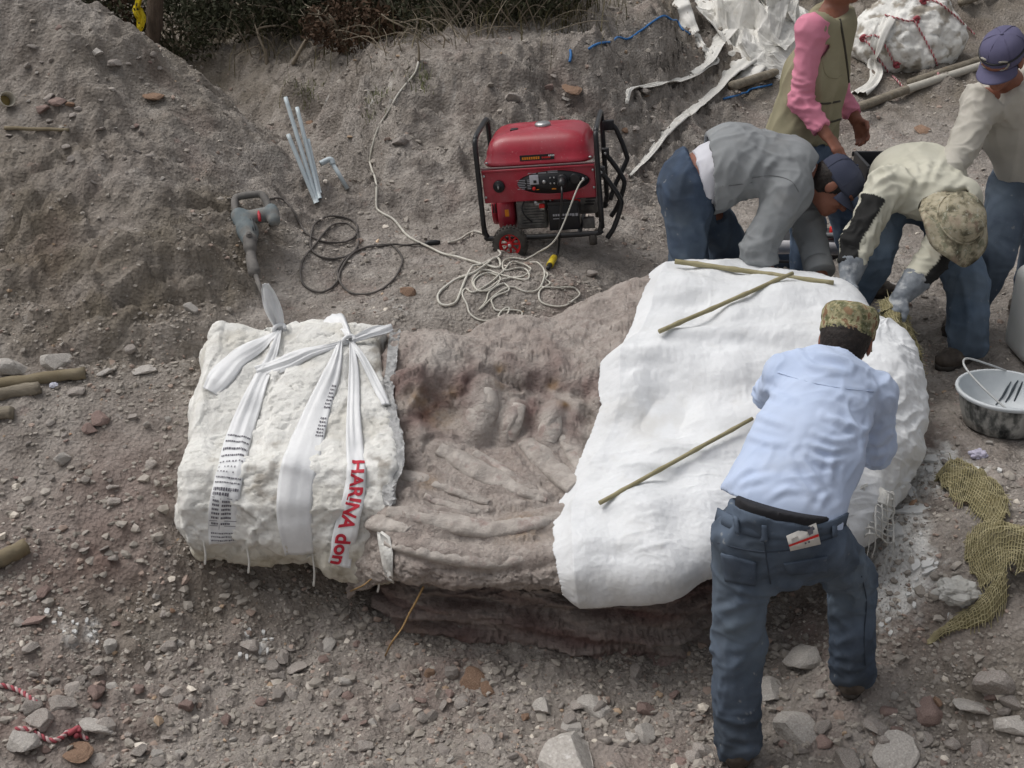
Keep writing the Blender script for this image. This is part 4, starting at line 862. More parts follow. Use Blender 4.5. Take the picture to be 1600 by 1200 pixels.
for (px, py), lab in (((438,518), 'small tight knot of sack strip at the upper left'), ((546,534), 'tight knot where the sack strips meet at the right')):
    c = S(px, py, .012, BJs); V, F_ = tube(smoothpath([c + np.array([.022*math.cos(k), .012*math.sin(k*1.5), .014*math.sin(k)]) for k in np.linspace(0, 6.0, 7)], 5), .009, 8)
    single('knot', (V, F_), SACK, lab, 'knot')
# kraft foil sticking out at the jacket's right edge
FOIL = pmat('aluminium_foil', [(0.3, srgb(150, 150, 150)), (0.7, srgb(205, 205, 205))], 30, 4, .32, bump=[('n', 60, .8, .02)], metal=.85, spec=.5)
pts = [(618,520),(616,545),(612,575),(608,610),(610,645),(618,680),(622,710),(618,740),(606,765),(608,790)]
Pf = smoothpath([S(a, b, .006, (BR, BJ)) for a, b in pts], 10); n_ = len(Pf); nzv = perlin(np.stack([np.arange(n_) * .35, np.zeros(n_), np.zeros(n_)], 1))
wv = .012 + .012 * np.abs(nzv); Gf = np.stack([Pf + np.array([-1.2, .1, .15]) * .018, Pf + np.stack([wv * .5, -.01 + 0 * wv, .012 * nzv], 1), Pf + np.stack([wv * 1.5, .0 * wv, .01 + .014 * np.roll(nzv, 3)], 1)], 1)
single('foil_edge', sheet(Gf, grid_normals(Gf), .001), FOIL, 'crumpled aluminium foil along the right edge of the left jacket', 'foil')
Gp = []
for a_, b_ in (((592,822),(612,840)),((596,850),(616,868)),((600,880),(616,892)),((603,904),(613,906))): Gp.append([S(*a_, .012, (BJ, BR)), S(*b_, .016, (BR, BJ))])
single('plaster_tag', sheet(np.array(Gp), grid_normals(np.array(Gp)), .004), PLASTER, 'torn plastered paper flap at the lower right corner of the left jacket', 'flap')
# dripping plaster threads under the left jacket
for i, (px, py, dz) in enumerate(((386,858,.1),(488,868,.13),(318,848,.09),(590,895,.08))):
    a_ = S(px, py, 0, BJs); P_ = smoothpath([a_ + np.array([0, .0, .01]), a_ + np.array([.004, -.006, -dz * .5]), a_ + np.array([-.003, -.004, -dz])], 6)
    single('plaster_drip', tube(P_, np.linspace(.003, .0045, len(P_)), 6), PLASTER, ['thin plaster drip under the left strip', 'plaster drip under the widest strip', 'short plaster drip at the left corner', 'short plaster drip at the right corner'][i] + ' of the left jacket', 'drip')
Gd, Ng, VF = strap('s', [(492,868,30),(486,880,40),(484,898,22)], SACK2, bvhs=BJs, seed=31, spread=[np.array(S(492,866,0,BJs)) + np.array([0, .005 * k, -.0042 * k]) for k in range(25)])
single('sack_strip', VF, SACK2, 'torn sack end hanging under the widest strip', 'strap', 'sack strips on the left jacket')

# ------------------------------------------------------------------ bamboo sticks on the right jacket
BAMBOO = pmat('bamboo', [(0.3, srgb(128, 121, 90)), (0.55, srgb(152, 144, 112)), (0.8, srgb(168, 162, 136))], 9, 6, .6, over=[(20, .6, .7, srgb(120, 110, 90), .6)], bump=[('n', 60, .3, .004)], spec=.35, stretch=(1, 1, 1))
def stick(a, b, r, label, mat=BAMBOO, name='bamboo_stick', cat='stick', nodes=True, sag=.0, n=22):
    a = np.asarray(a, float); b = np.asarray(b, float); t = np.linspace(0, 1, n)[:, None]; P_ = a * (1-t) + b * t; P_[:, 2] -= sag * np.sin(t[:, 0] * math.pi)
    P_ += .0025 * perlin(np.stack([t[:, 0] * 4, np.full(n, a[0] * 9), np.zeros(n)], 1))[:, None]
    rr = np.full(n, r) * np.linspace(1.0, .88, n)
    if nodes: rr[3::5] *= 1.22
    return single(name, tube(P_, rr, 10), mat, label, cat)
def liftstick(p, q_, off):                            # rest a straight stick on the jacket
    a = S(*p, off, (BW,)); b = S(*q_, off, (BW,)); m = 0
    for t in np.linspace(.05, .95, 15):
        c = a * (1-t) + b * t; h = BW.ray_cast(Vector((c[0], c[1], c[2] + 1)), Vector((0, 0, -1)))
        if h[0] is not None: m = max(m, h[0].z + off - c[2])
    a[2] += m * .8; b[2] += m * .8; return a, b
a, b = liftstick((1030,528),(1238,437),.008); stick(a, b, .0095, 'upper bamboo stick lying across the white jacket')
a, b = liftstick((938,795),(1175,662),.008); stick(a, b, .0085, 'lower bamboo stick on the white jacket reaching behind the blue shirt')
a = S(1056,421,.012,(BW,)); b = S(1305,456,.012,(BW,)); a[2] += .01; b[2] += .01; a[1] += .04; b[1] += .05; stick(a, b, .011, 'long bamboo pole along the back edge of the white jacket')

# ------------------------------------------------------------------ plastered gauze hanging at the right end
GAUZE = pmat('plastered_gauze', [(0.3, srgb(196, 194, 188)), (0.7, srgb(216, 215, 210))], 20, 5, .85, bump=[('n', 90, .5, .006)], spec=.2)
g0 = thing('plaster_gauze', S(1340,800), 'loose plaster soaked gauze net hanging from the right end of the white jacket', 'gauze')
Pt = np.array([[W(1312 + 84 * i / 9 - 6 * math.sin(j) * (i < 2), 765 + j * 9.5 + 7 * math.sin(i * .9), 3.99 - .012 * j + .02 * math.sin(i * 1.3 + j * .5)) for j in range(9)] for i in range(10)])
vf = []
for i in range(10):
    if i in (2, 3): Pt[i, 5:] += np.array([.01, 0, -.01])
    m = 9 if i not in (3, 4) else 6
    vf.append(tube(smoothpath(Pt[i, :m] + rng.normal(0, .002, (m, 3)), 4), .0030 + .0012 * (i % 3 == 0), 5))
for j in range(9):
    lo_, hi_ = (0, 10) if j < 6 else (4, 10)
    vf.append(tube(smoothpath(Pt[lo_:hi_, j] + rng.normal(0, .002, (hi_ - lo_, 3)), 4), .0026 + .001 * (j > 6), 5))
obj('net', join(*vf), GAUZE, g0)
Gt = catgrid(Pt[:, :4] + np.array([0, .01, .006]), 30, 16); Gt += (.006 * perlin(Gt.reshape(-1, 3) / .03)).reshape(30, 16, 1); obj('soaked_top', sheet(Gt, grid_normals(Gt), .004), GAUZE, g0)
vf = [tube(smoothpath([Pt[i, -1], Pt[i, -1] + np.array([.004, 0, -.05]), Pt[i, -1] + np.array([-.002, .0, -.1 - .02 * (i % 3)])], 5), .0016, 5) for i in (5, 6, 8, 9)]
obj('thread', join(*vf), GAUZE, g0)

# ================================================================== GENERATOR
GEN = thing('generator', (0, 0, 0), 'red portable petrol generator with black tube frame standing on the bench', 'generator')
RED = pmat('red_enamel', [(0.35, srgb(146, 24, 42)), (0.65, srgb(158, 30, 50))], 12, 4, .34, over=[(7, .45, .7, srgb(150, 78, 86), .5), (90, .64, .74, srgb(186, 150, 148), .5), (30, .62, .74, srgb(120, 40, 48), .4)], bump=[('n', 40, .04, .002)], spec=.5)
BLK = pmat('black_paint', [(0.35, srgb(26, 26, 28)), (0.65, srgb(38, 38, 40))], 14, 4, .42, over=[(20, .6, .75, srgb(80, 76, 72), .4)], spec=.5)
RUB = pmat('rubber', [(0.35, srgb(54, 52, 50)), (0.65, srgb(84, 80, 76))], 20, 5, .85, bump=[('n', 90, .3, .004)], spec=.2)
STEEL = pmat('bright_metal', [(0.35, srgb(150, 150, 150)), (0.65, srgb(196, 196, 196))], 20, 4, .35, metal=.8, spec=.5)
ALU = pmat('cast_alloy', [(0.35, srgb(96, 94, 92)), (0.65, srgb(136, 134, 130))], 25, 5, .6, metal=.4, bump=[('n', 60, .3, .005)])
WHT = flat('white_mark', srgb(205, 205, 205), .6); ORG = flat('orange_mark', srgb(214, 130, 30), .6); REDM = flat('red_mark', srgb(200, 40, 36), .5); DK = flat('dark_plastic', srgb(30, 30, 33), .45)
genp = W(856, 352, 6.08); gz0 = gz1(genp[0], genp[1])
GEN.location = (genp[0], genp[1], gz0 + .085); GEN.rotation_euler = (0, R(-5.5), R(-7)); GEN.scale = (.93, .95, .99)
def gp(name, VF, mat, parent=None, smooth=True):
    o_ = obj(name, VF, mat, parent or GEN, smooth, local=True)
    if name in ('print_lines', 'decal_print', 'battery_print', 'tread_block', 'cooling_fin'): o_['kind'] = 'stuff'
    return o_
X0, X1, Y0, Y1 = -.305, .305, -.23, .23; HT = .50
def loop_end(x):
    return [(x, Y0, .03), (x, Y0, HT - .06), (x, Y0 + .03, HT - .015), (x, Y0 + .08, HT), (x, Y1 - .08, HT), (x, Y1 - .03, HT - .015), (x, Y1, HT - .06), (x, Y1, .03)]
for x_ in (X0, X1):
    gp('frame_loop', tube(smoothpath(loop_end(x_), 5), .0135, 10), BLK)
for y_ in (Y0, Y1):
    gp('base_rail', tube(smoothpath([(X0, y_, .06), (X0 + .012, y_, .02), (X0 + .06, y_, .004), (X1 - .06, y_, .004), (X1 - .012, y_, .02), (X1, y_, .06)], 6), .0135, 10), BLK)
gp('cross_bar', tube([(X0 + .1, Y0, .006), (X0 + .1, Y1, .006)], .012, 8), BLK); gp('cross_bar', tube([(X1 - .12, Y0, .006), (X1 - .12, Y1, .006)], .012, 8), BLK)
# fuel tank: a lofted, crowned body
sec = [(0.0, 1.0, 1.0), (.012, 1.02, 1.03), (.02, .985, .97), (.06, .96, .92), (.095, .90, .80), (.118, .80, .62), (.130, .60, .40), (.134, .25, .15)]
V = []; n_ = 48
for z_, sx, sy in sec:
    for k in range(n_):
        a_ = 2 * math.pi * k / n_; c_, s_ = math.cos(a_), math.sin(a_); e_ = .28
        V.append((.278 * sx * math.copysign(abs(c_) ** e_, c_), .215 * sy * math.copysign(abs(s_) ** e_, s_), .352 + z_ + (.012 * (1 - (c_ * .9) ** 2) if z_ > .06 else 0)))
F_ = [(i*n_+k, i*n_+(k+1) % n_, (i+1)*n_+(k+1) % n_, (i+1)*n_+k) for i in range(len(sec)-1) for k in range(n_)] + [tuple(range((len(sec)-1)*n_, len(sec)*n_)), tuple(range(n_-1, -1, -1))]
tank = gp('fuel_tank', (np.array(V), F_), RED)
gp('filler_cap', xf(lathe([(.038,0),(.041,.004),(.041,.016),(.036,.021),(.012,.023)], 26), (.02, -.02, .49)), STEEL, tank)
gp('fuel_gauge', box((-.125, -.055, .492), (.04, .03, .012), .004), DK, tank)
gp('tank_seam', box((0, Y0 + .009, .351), (.585, .012, .007), .002), flat('seam_grey', srgb(120, 100, 100), .5), tank)
gp('decal', box((.0, -.2105, .388), (.175, .002, .027)), DK, tank, False)
gp('decal_print', join(*[box((-.072 + .0115 * k, -.2118, .386), (.0085, .001, .012)) for k in range(8)]), ORG, tank, False)
gp('decal_print', join(*[box((.028 + .009 * k, -.2118, .386), (.007, .001, .008)) for k in range(5)]), REDM, tank, False)
gp('decal_print', join(*[box((.062 + .008 * k, -.2118, .394), (.006, .001, .008)) for k in range(4)]), WHT, tank, False)
for x_ in (-.26, .268): gp('bolt', xf(lathe([(.008,0),(.008,.006),(.004,.008)], 10), (x_, -.205, .37)), STEEL, tank)
# control panel
pan = gp('control_panel', box((0, Y0 + .022, .262), (.575, .03, .165), .006), RED)
gp('panel_lip', box((0, Y0 + .014, .338), (.578, .03, .012), .004), RED, pan)
a_ = np.linspace(0, 2 * math.pi, 41)[:-1]
def disc(cx, cz, rx, rz, y0, y1):
    V = [(cx + rx*math.cos(t), y0, cz + rz*math.sin(t)) for t in a_] + [(cx + rx*math.cos(t), y1, cz + rz*math.sin(t)) for t in a_]; m = len(a_)
    return np.array(V), [tuple(range(m)), tuple(range(2*m-1, m-1, -1))] + [(k, m+k, m+(k+1) % m, (k+1) % m) for k in range(m)]
yf = Y0 + .007
gp('instrument_oval', disc(.075, .268, .185, .057, yf - .004, yf), DK, pan)
gp('oval_rim', tube([(.075 + .187*math.cos(t), yf - .003, .268 + .059*math.sin(t)) for t in a_], .003, 6, closed=True), RED, pan)
gp('voltmeter', box((-.022, yf - .006, .285), (.046, .006, .046), .002), flat('meter_face', srgb(176, 176, 184), .4), pan); gp('meter_scale', box((-.018, yf - .0095, .276), (.016, .002, .014), .0), DK, pan, False)
gp('indicator_lamp', xf(lathe([(.009,0),(.009,.006),(.004,.01)], 12, 'Y'), (-.026, yf - .004, .242)), REDM, pan)
gp('switch_knob', xf(lathe([(.010,0),(.009,.008),(.003,.01)], 12, 'Y'), (.028, yf - .004, .272)), STEEL, pan)
gp('print_lines', join(*([box((-.088 + r_.uniform(-.004, .004), yf - .0045, .285 - .0085 * k), (.036 + .01 * r_.random(), .001, .0032)) for k in range(6)] + [box((-.05, yf - .0045, .285 - .0085 * k), (.018, .001, .0032)) for k in range(6)] + [box((-.03 + .052 * k, yf - .0045, .316), (.04, .001, .006)) for k in range(2)] + [box((.075, yf - .0045, .315 + .007 * k), (.05, .001, .004)) for k in range(2)])), flat('panel_print', srgb(150, 150, 155), .6), pan, False)
gp('print_lines', join(box((.075, yf - .0045, .235), (.022, .001, .005)), box((-.008, yf - .0045, .236), (.014, .001, .003))), ORG, pan, False)
gp('breaker', join(*[xf(lathe([(.005,0),(.004,.005)], 8, 'Y'), (.06 + .02*(k % 2), yf - .004, .262 + .028*(k // 2))) for k in range(4)]), STEEL, pan)
gp('socket', xf(lathe([(.030,0),(.030,.012),(.022,.018)], 20, 'Y'), (.122, yf - .003, .276)), DK, pan); gp('socket', xf(lathe([(.026,0),(.026,.006),(.02,.007)], 20, 'Y'), (.185, yf - .003, .278)), BLK, pan)
plug = gp('plug', xf(lathe([(.024,0),(.026,.02),(.018,.045),(.008,.055)], 16, 'Y'), (.122, yf - .016, .272)), BLK, pan)
gp('terminal', xf(lathe([(.009,0),(.009,.012)], 10, 'Y'), (.228, yf - .004, .275)), STEEL, pan); gp('terminal', xf(lathe([(.009,0),(.009,.012)], 10, 'Y'), (.245, yf - .004, .279)), DK, pan)
gp('key_switch', xf(lathe([(.030,0),(.030,.008),(.024,.012),(.012,.014),(.010,.024)], 20, 'Y'), (-.205, yf - .002, .262)), DK, pan)
gp('key', box((-.205, yf - .028, .262), (.006, .012, .014), .002), STEEL, pan)
for x_, z_ in ((-.278,.315),(-.278,.21),(.278,.315),(.278,.23)): gp('screw', xf(lathe([(.007,0),(.006,.005)], 8, 'Y'), (x_, yf - .001, z_)), STEEL, pan)
# engine, battery, alternator
eng = gp('engine_block', join(box((-.06, -.06, .09), (.16, .2, .14), .012), box((-.04, -.03, .175), (.12, .12, .05), .01)), ALU)
gp('cooling_fin', join(*[box((-.055, -.165, .05 + .014*k), (.12, .012, .005)) for k in range(7)]), ALU, eng, False)
shr = gp('recoil_shroud', xf(lathe([(.115,0),(.122,.03),(.112,.07),(.08,.085)], 28, 'X'), (-.235, -.06, .105)), RED)
gp('starter_housing', xf(lathe([(.075,0),(.078,.02),(.06,.035)], 24, 'X'), (-.272, -.06, .105)), RED, shr)
gp('vent_slot', join(*[box((-.262 + .014*k, -.138, .13 - .0*k), (.006, .006, .045)) for k in range(4)]), DK, shr, False); gp('warning_label', box((-.185, -.181, .115), (.02, .003, .034)), ORG, shr, False)
gp('air_filter', box((-.01, -.14, .185), (.085, .08, .028), .01), flat('gasket_tan', srgb(150, 134, 92), .6)); gp('carburettor', join(xf(lathe([(.016,0),(.016,.05)], 12, 'X'), (-.04, -.16, .145)), box((.0, -.16, .135), (.03, .03, .04), .006)), STEEL); gp('fuel_tap', box((.0, -.185, .142), (.03, .016, .022), .005), REDM)
gp('fuel_line', tube(smoothpath([(-.09,-.16,.17),(-.105,-.18,.13),(-.085,-.185,.09),(-.06,-.17,.06)], 6), .004, 6), BLK); gp('fuel_line', tube(smoothpath([(.04,-.16,.2),(.045,-.185,.16),(.03,-.18,.12)], 6), .004, 6), STEEL)
bat = gp('battery', box((.11, -.15, .085), (.155, .11, .13), .005), DK); gp('battery_lid', box((.11, -.15, .155), (.16, .115, .018), .004), BLK, bat)
gp('battery_print', join(*[box((.06 + .0125*k, -.2065, .098), (.009, .002, .010)) for k in range(8)] + [box((.16 + .018*k, -.2065, .096), (.013, .002, .013)) for k in range(2)] + [box((.085, -.2065, .08), (.06, .002, .003))]), flat('battery_grey', srgb(160, 160, 165), .6), bat, False)
gp('battery_lead', tube(smoothpath([(.06,-.17,.165),(.03,-.19,.18),(.09,-.2,.185),(.2,-.19,.16)], 8), .005, 6), REDM, bat)
alt = gp('alternator', xf(lathe([(.085,0),(.09,.02),(.09,.13),(.075,.15)], 26, 'X'), (.13, .0, .13)), ALU); gp('end_plate', join(*[box((.235 + .006*k, -.085, .11 + .016*k), (.05, .02, .006)) for k in range(4)]), DK, alt, False); gp('foot_mount', box((.23, -.13, .03), (.06, .05, .05), .006), ALU, alt)
gp('exhaust_muffler', box((.02, .16, .14), (.22, .1, .12), .02), BLK)
# wheels
def wheel(c, ax_y):
    wl = gp('wheel', xf(lathe([(.056,-.024),(.078,-.026),(.088,-.016),(.090,0),(.088,.016),(.078,.026),(.056,.024)], 36, 'Y', cap=False), c), RUB)
    rim_ = gp('rim', xf(lathe([(.058,-.012),(.056,-.020),(.050,-.020),(.046,-.010),(.046,.010),(.056,.02)], 30, 'Y', cap=False), c), flat('rim_red', srgb(196, 44, 46), .4), wl)
    gp('spoke', join(*[xf(box((0, 0, .030), (.010, .010, .044), .002), c, rotm(0, k * math.pi / 4, 0)) for k in range(8)]), flat('rim_red2', srgb(190, 40, 44), .4), wl)
    gp('hub', xf(lathe([(.018,-.026),(.018,.02),(.010,.026)], 16, 'Y'), c), flat('hub_red', srgb(186, 40, 44), .4), wl); gp('hub_cap', xf(lathe([(.010,.0),(.010,.03),(.006,.034)], 14, 'Y'), np.array(c) + np.array([0, .0, 0])), STEEL, wl)
    gp('tread_block', join(*[xf(box((0, s_ * .012, .0895), (.010, .016, .006), .001), c, rotm(0, k * 2 * math.pi / 30 + s_ * .1, 0)) for k in range(30) for s_ in (-1, 1)]), RUB, wl, False)
wheel((-.168, Y0 - .05, -.012), -1); wheel((-.168, Y1 + .05, -.012), 1)
gp('axle', tube([(-.168, Y0 - .05, -.012), (-.168, Y1 + .05, -.012)], .008, 8), STEEL)
# folded handles at the right end, and rubber feet
for y_ in (-.19, .17):
    h = gp('handle', tube(smoothpath([(X1 + .012, y_, .29), (X1 + .05, y_, .24), (X1 + .095, y_, .165), (X1 + .10, y_, .12), (X1 + .06, y_, .02), (X1 + .02, y_, -.035)], 5), .013, 10), BLK)
    gp('bracket', box((X1 + .012, y_, .295), (.04, .03, .05), .005), BLK, h); gp('bolt', xf(lathe([(.008,0),(.006,.008)], 10, 'Y'), (X1 + .012, y_ - .014, .295)), STEEL, h)
h = gp('handle', tube(smoothpath([(X1 + .04, Y1 - .02, .43), (X1 + .075, Y1 - .02, .40), (X1 + .12, Y1 - .02, .27), (X1 + .115, Y1 - .02, .23), (X1 + .05, Y1 - .04, .12), (X1 + .02, Y1 - .05, .05)], 5), .013, 10), BLK)
gp('bracket', box((X1 + .035, Y1 - .02, .425), (.06, .03, .05), .006), DK, h)
for y_ in (Y0, Y1): gp('rubber_foot', xf(lathe([(.02,-.05),(.022,-.02),(.016,.0)], 14), (X1 - .05, y_, .0)), RUB)
def gen_world(p):
    M = Matrix.Translation(GEN.location) @ GEN.rotation_euler.to_matrix().to_4x4() @ Matrix.Diagonal((*GEN.scale, 1.0)); return np.array(M @ Vector(p))

# ================================================================== CORDS AND CABLES
CORDW = pmat('white_cord', [(0.3, srgb(182, 178, 166)), (0.7, srgb(206, 203, 194))], 20, 5, .6, spec=.3)
CABLEB = pmat('grey_cable', [(0.3, srgb(72, 68, 66)), (0.7, srgb(104, 99, 95))], 14, 5, .75, spec=.25)
def gpath(pts, n=6, up=.005, lift=None):
    pp = smoothpath(np.array(pts, float), n); P_ = np.array([G(a, b) for a, b in pp]); P_[:, 2] += up
    for _ in range(3):
        Q_ = P_.copy(); Q_[1:-1, 2] = np.maximum((P_[:-2, 2] + P_[2:, 2]) / 2, P_[1:-1, 2]); P_ = Q_
    return laplace1(P_, 2)
def cord(name, pts, r, mat, label, cat, n=6, pre=None, post=None):
    P_ = gpath(pts, n, r * 1.5)
    if pre is not None: P_ = np.vstack([pre, P_])
    if post is not None: P_ = np.vstack([P_, post])
    return single(name, tube(P_, r, 6), mat, label, cat)
ct = gen_world((.228, yf - .02, .275)); g1 = G(828, 402)
down = smoothpath([ct, ct + np.array([-.03, -.05, -.03]), ct * .5 + g1 * .5 + np.array([0, -.07, -.07]), g1 + np.array([.02, .0, .012])], 8)
cord('extension_cord', [(820,408),(800,405),(786,412),(788,425),(812,420),(826,428),(824,440),(800,436),(778,430),(762,424),(748,428),(738,440),(742,452),(760,458),(776,448),(782,436),(768,430),(750,432),(740,444),(748,458),(766,452),(778,442),(798,436),(818,434),(830,424),(820,416),(800,412),(788,424),(776,436),(760,448),(738,460),(728,452),(722,462),(730,478),(734,492),(750,503),(772,502),(790,496),(796,484),(788,484),(778,498),(796,504),(812,498),(816,490),(800,486),(776,488),(770,478),(768,470),(780,462),(796,456),(790,446),(782,446),(764,458),(760,472),(748,488),(762,474),(780,458),(800,450),(820,458),(840,456),(850,438),(850,424),(842,414),(828,412)], .0042, CORDW, 'tangled pile of white extension cord below the generator wheel', 'cord', 5, pre=down)
cord('extension_cord', [(655,92),(648,118),(625,145),(608,175),(590,205),(580,240),(578,262),(588,290),(588,320),(592,333),(615,345),(635,370),(668,388),(700,402),(740,412),(768,420),(782,419),(775,405),(750,425),(712,440),(688,458),(684,470),(692,480),(712,476),(722,452),(735,425),(755,415),(782,402),(775,390),(760,370),(738,365),(718,378),(700,381)], .0058, CORDW, 'long white extension cord snaking down the bank to the cord pile', 'cord', 6)
cord('extension_cord', [(850,424),(856,432),(852,438),(860,446),(848,452),(842,460),(845,474),(862,480),(884,480),(905,464),(902,456),(894,451),(868,452),(845,450)], .0042, CORDW, 'single white cord loop right of the cord pile', 'cord', 6)
p0 = gen_world((.122, yf - .065, .262)); g1 = G(872, 400)
pts = smoothpath([p0, p0 + np.array([.0, -.03, -.04]), p0 * .45 + g1 * .55 + np.array([0, -.03, 0]), g1 + np.array([0, 0, .02]), G(866, 409, .02)], 8)
cord('power_cable', [(864,410),(861,414)], .0055, BLK, 'black cable hanging from the generator socket to the yellow plug', 'cable', 3, pre=pts)
YEL = pmat('yellow_plastic', [(0.3, srgb(196, 170, 34)), (0.7, srgb(214, 190, 60))], 14, 4, .5, over=[(30, .6, .7, srgb(170, 158, 110), .5)])
a = G(866, 407, .016); b = G(856, 424, .014); t = thing('power_connector', b, 'yellow cylindrical cable connector on the ground below the generator', 'plug')
obj('sleeve', tube(smoothpath([a, a * .3 + b * .7], 6), [.015,.017,.017,.016,.017,.017,.017], 14), YEL, t); obj('boot', tube(smoothpath([a * .3 + b * .7, b], 4), np.linspace(.013, .009, 5), 12), DK, t)
cord('tool_cable', [(422,313),(440,314),(456,328),(468,352),(480,368),(505,380),(535,382),(555,372),(558,355),(545,344),(520,340),(495,350),(486,370),(486,390),(498,402),(520,407),(545,402),(560,385),(556,362),(540,352),(518,355),(500,375),(488,390),(474,408),(469,430),(475,448),(495,459),(515,455),(528,440),(532,425),(545,405),(560,393),(590,386),(612,386),(626,400),(628,416),(615,440),(590,458),(560,463),(540,455),(528,435),(530,420),(545,402),(570,390),(610,386),(640,385),(668,382)], .0052, CABLEB, 'long dark cable of the demolition hammer lying in loose loops', 'cable', 6)
a = G(664, 384, .012); b = G(688, 382, .012); single('cable_plug', tube(smoothpath([a, a*.7+b*.3, a*.3+b*.7, b], 3), [.008,.010,.013,.013,.014,.014,.014,.012,.010,.008], 10), DK, 'black plug at the end of the dark tool cable', 'plug')

# ------------------------------------------------------------------ demolition hammer leaning on the heap face
HT_ = thing('demolition_hammer', G(396, 350), 'dusty grey-blue electric demolition hammer leaning on the heap face', 'power tool')
TEAL = pmat('tool_casing', [(0.3, srgb(92, 103, 107)), (0.6, srgb(112, 120, 122)), (0.8, srgb(146, 143, 137))], 22, 6, .8, over=[(10, .48, .66, srgb(136, 130, 123), .8), (40, .58, .7, srgb(84, 88, 90), .5)], bump=[('n', 80, .3, .003)], spec=.3)
GRY = pmat('tool_grip', [(0.3, srgb(88, 86, 84)), (0.7, srgb(124, 120, 116))], 22, 6, .8, spec=.25)
def hp(px, py, t_): return W(px, py, hy - t_)
hy = G(392, 380)[1] - .03
top = hp(395, 320, -.02)
gya, gyb = min(G(p_, 322)[1] for p_ in (370, 392, 415)), min(G(p_, 432)[1] for p_ in (388, 397, 406))
def hpt(px, py, f=0.0): return W(px, py, gya + (gyb - gya) * (py - 322) / 110.0 - .055 - f)
obj('handle', tube(smoothpath([hpt(371,352), hpt(368,330), hpt(367,312), hpt(375,307), hpt(395,304), hpt(408,304), hpt(415,312), hpt(420,326), hpt(416,338)], 4), .017, 10), GRY, HT_)
sb = Sdf.around([hpt(370,320), hpt(430,380)], .12, .007)
sb.cap(hpt(374,338), hpt(388,362), .040, .044, .02); sb.cap(hpt(386,340), hpt(424,334), .032, .036, .02); sb.cap(hpt(386,360), hpt(390,376, .01), .045, .035, .02); sb.cap(hpt(424,328), hpt(428,344), .030, .030, .01)
obj('casing', sb.mesh(1), TEAL, HT_)
for k in range(5): obj('vent', tube([hpt(379 + 4*k, 342, .05), hpt(384 + 4*k, 360, .052)], .0022, 5), DK, HT_)
obj('band', tube([hpt(404,330,.036), hpt(405,337,.042), hpt(406,345,.038)], .007, 8), flat('tool_red', srgb(176, 40, 52), .5), HT_)
sb = Sdf.around([hpt(385,365), hpt(400,430)], .1, .006)
sb.cap(hpt(390,374,.02), hpt(391,388,.01), .032, .03, .01); sb.cap(hpt(391,392), hpt(393,400), .022, .022, .004); sb.cap(hpt(392,403), hpt(397,424), .024, .028, .006)
obj('hammer_nose', sb.mesh(1), GRY, HT_)
obj('side_port', tube([hpt(388,372,.02), hpt(389,366,.07)], .014, 14), GRY, HT_); obj('port_hole', tube([hpt(389,366,.07), hpt(389,365.6,.0712)], .008, 12), DK, HT_)
ch0 = hpt(399,428); ch1 = hpt(411, 474); ch1[1] += .03; obj('chisel', tube([ch0, ch0 * .5 + ch1 * .5, ch1], [.011, .010, .004], 8), GRY, HT_)

# ------------------------------------------------------------------ white plastic pipes in the trench
PVC = pmat('pvc_pipe', [(0.3, srgb(178, 190, 196)), (0.7, srgb(200, 210, 214))], 10, 4, .4, over=[(20, .62, .75, srgb(160, 158, 152), .5)], spec=.45)
ft = G(496, 322)
for (bx, by), (tx, ty), lab, dy in (((496,320),(446,152),'tallest white plastic pipe of the bunch leaning in the trench',.25),((500,314),(464,168),'second tallest white plastic pipe leaning in the trench',.28),((500,306),(481,218),'short right-hand white plastic pipe leaning in the bunch',.18),((494,321),(450,210),'shorter left-hand white plastic pipe leaning in the bunch',.14)):
    a = G(bx, by, .012); b = W(tx, ty, a[1] + dy); n_ = 14; P_ = np.array([a * (1-t) + b * t for t in np.linspace(0, 1, n_)])
    V, F_ = tube(P_, .0108, 12, caps=False); V2, F2 = tube(P_, .0085, 12, caps=False); m = len(V); F3 = [(k, (k+1) % 12, m + (k+1) % 12, m + k) for k in range(12)] + [(m-12+k, m-12+(k+1) % 12, 2*m-12+(k+1) % 12, 2*m-12+k) for k in range(12)]
    single('plastic_pipe', (np.vstack([V, V2]), list(F_) + [tuple(i + m for i in f[::-1]) for f in F2] + F3), PVC, lab, 'pipe', 'white pipes in the trench')
t = thing('plastic_pipe', G(542, 297), 'separate white plastic pipe with an elbow right of the bunch', 'pipe', 'white pipes in the trench'); a = G(543, 298, .01); b = W(516, 249, a[1] + .06); c = b + np.array([-.05, -.02, -.018])
obj('tube', tube([a, b], .0115, 12), PVC, t); obj('elbow', tube(smoothpath([b + unit(a - b) * .03, b, c], 5), .015, 12), PVC, t); obj('bore', tube([c, c + unit(c - b) * .001], .010, 10), DK, t)
# ================================================================== PEOPLE
SKIN = pmat('skin', [(0.3, srgb(122, 78, 62)), (0.7, srgb(146, 98, 80))], 12, 6, .55, over=[(40, .6, .75, srgb(112, 68, 56), .35)], bump=[('n', 160, .12, .002)], spec=.35, sss=.08)
HAIR = pmat('black_hair', [(0.3, srgb(24, 20, 18)), (0.7, srgb(46, 38, 34))], 60, 5, .6, bump=[('n', 220, .7, .004)], spec=.35)
def denim(name, dark, light, fade=.55):
    return pmat(name, [(0.25, dark), (0.5, tuple((a + b) / 2 for a, b in zip(dark, light))), (0.78, light)], 6, 7, .92, over=[(2.2, .5, .8, light, fade * .6), (5, .56, .78, srgb(74, 76, 78), .4), (60, .66, .72, srgb(140, 140, 138), .25)], bump=[('n', 300, .25, .001), ('n', 60, .12, .004)], spec=.15, geo=[srgb(58, 62, 64), srgb(122, 136, 150), srgb(176, 176, 172)])
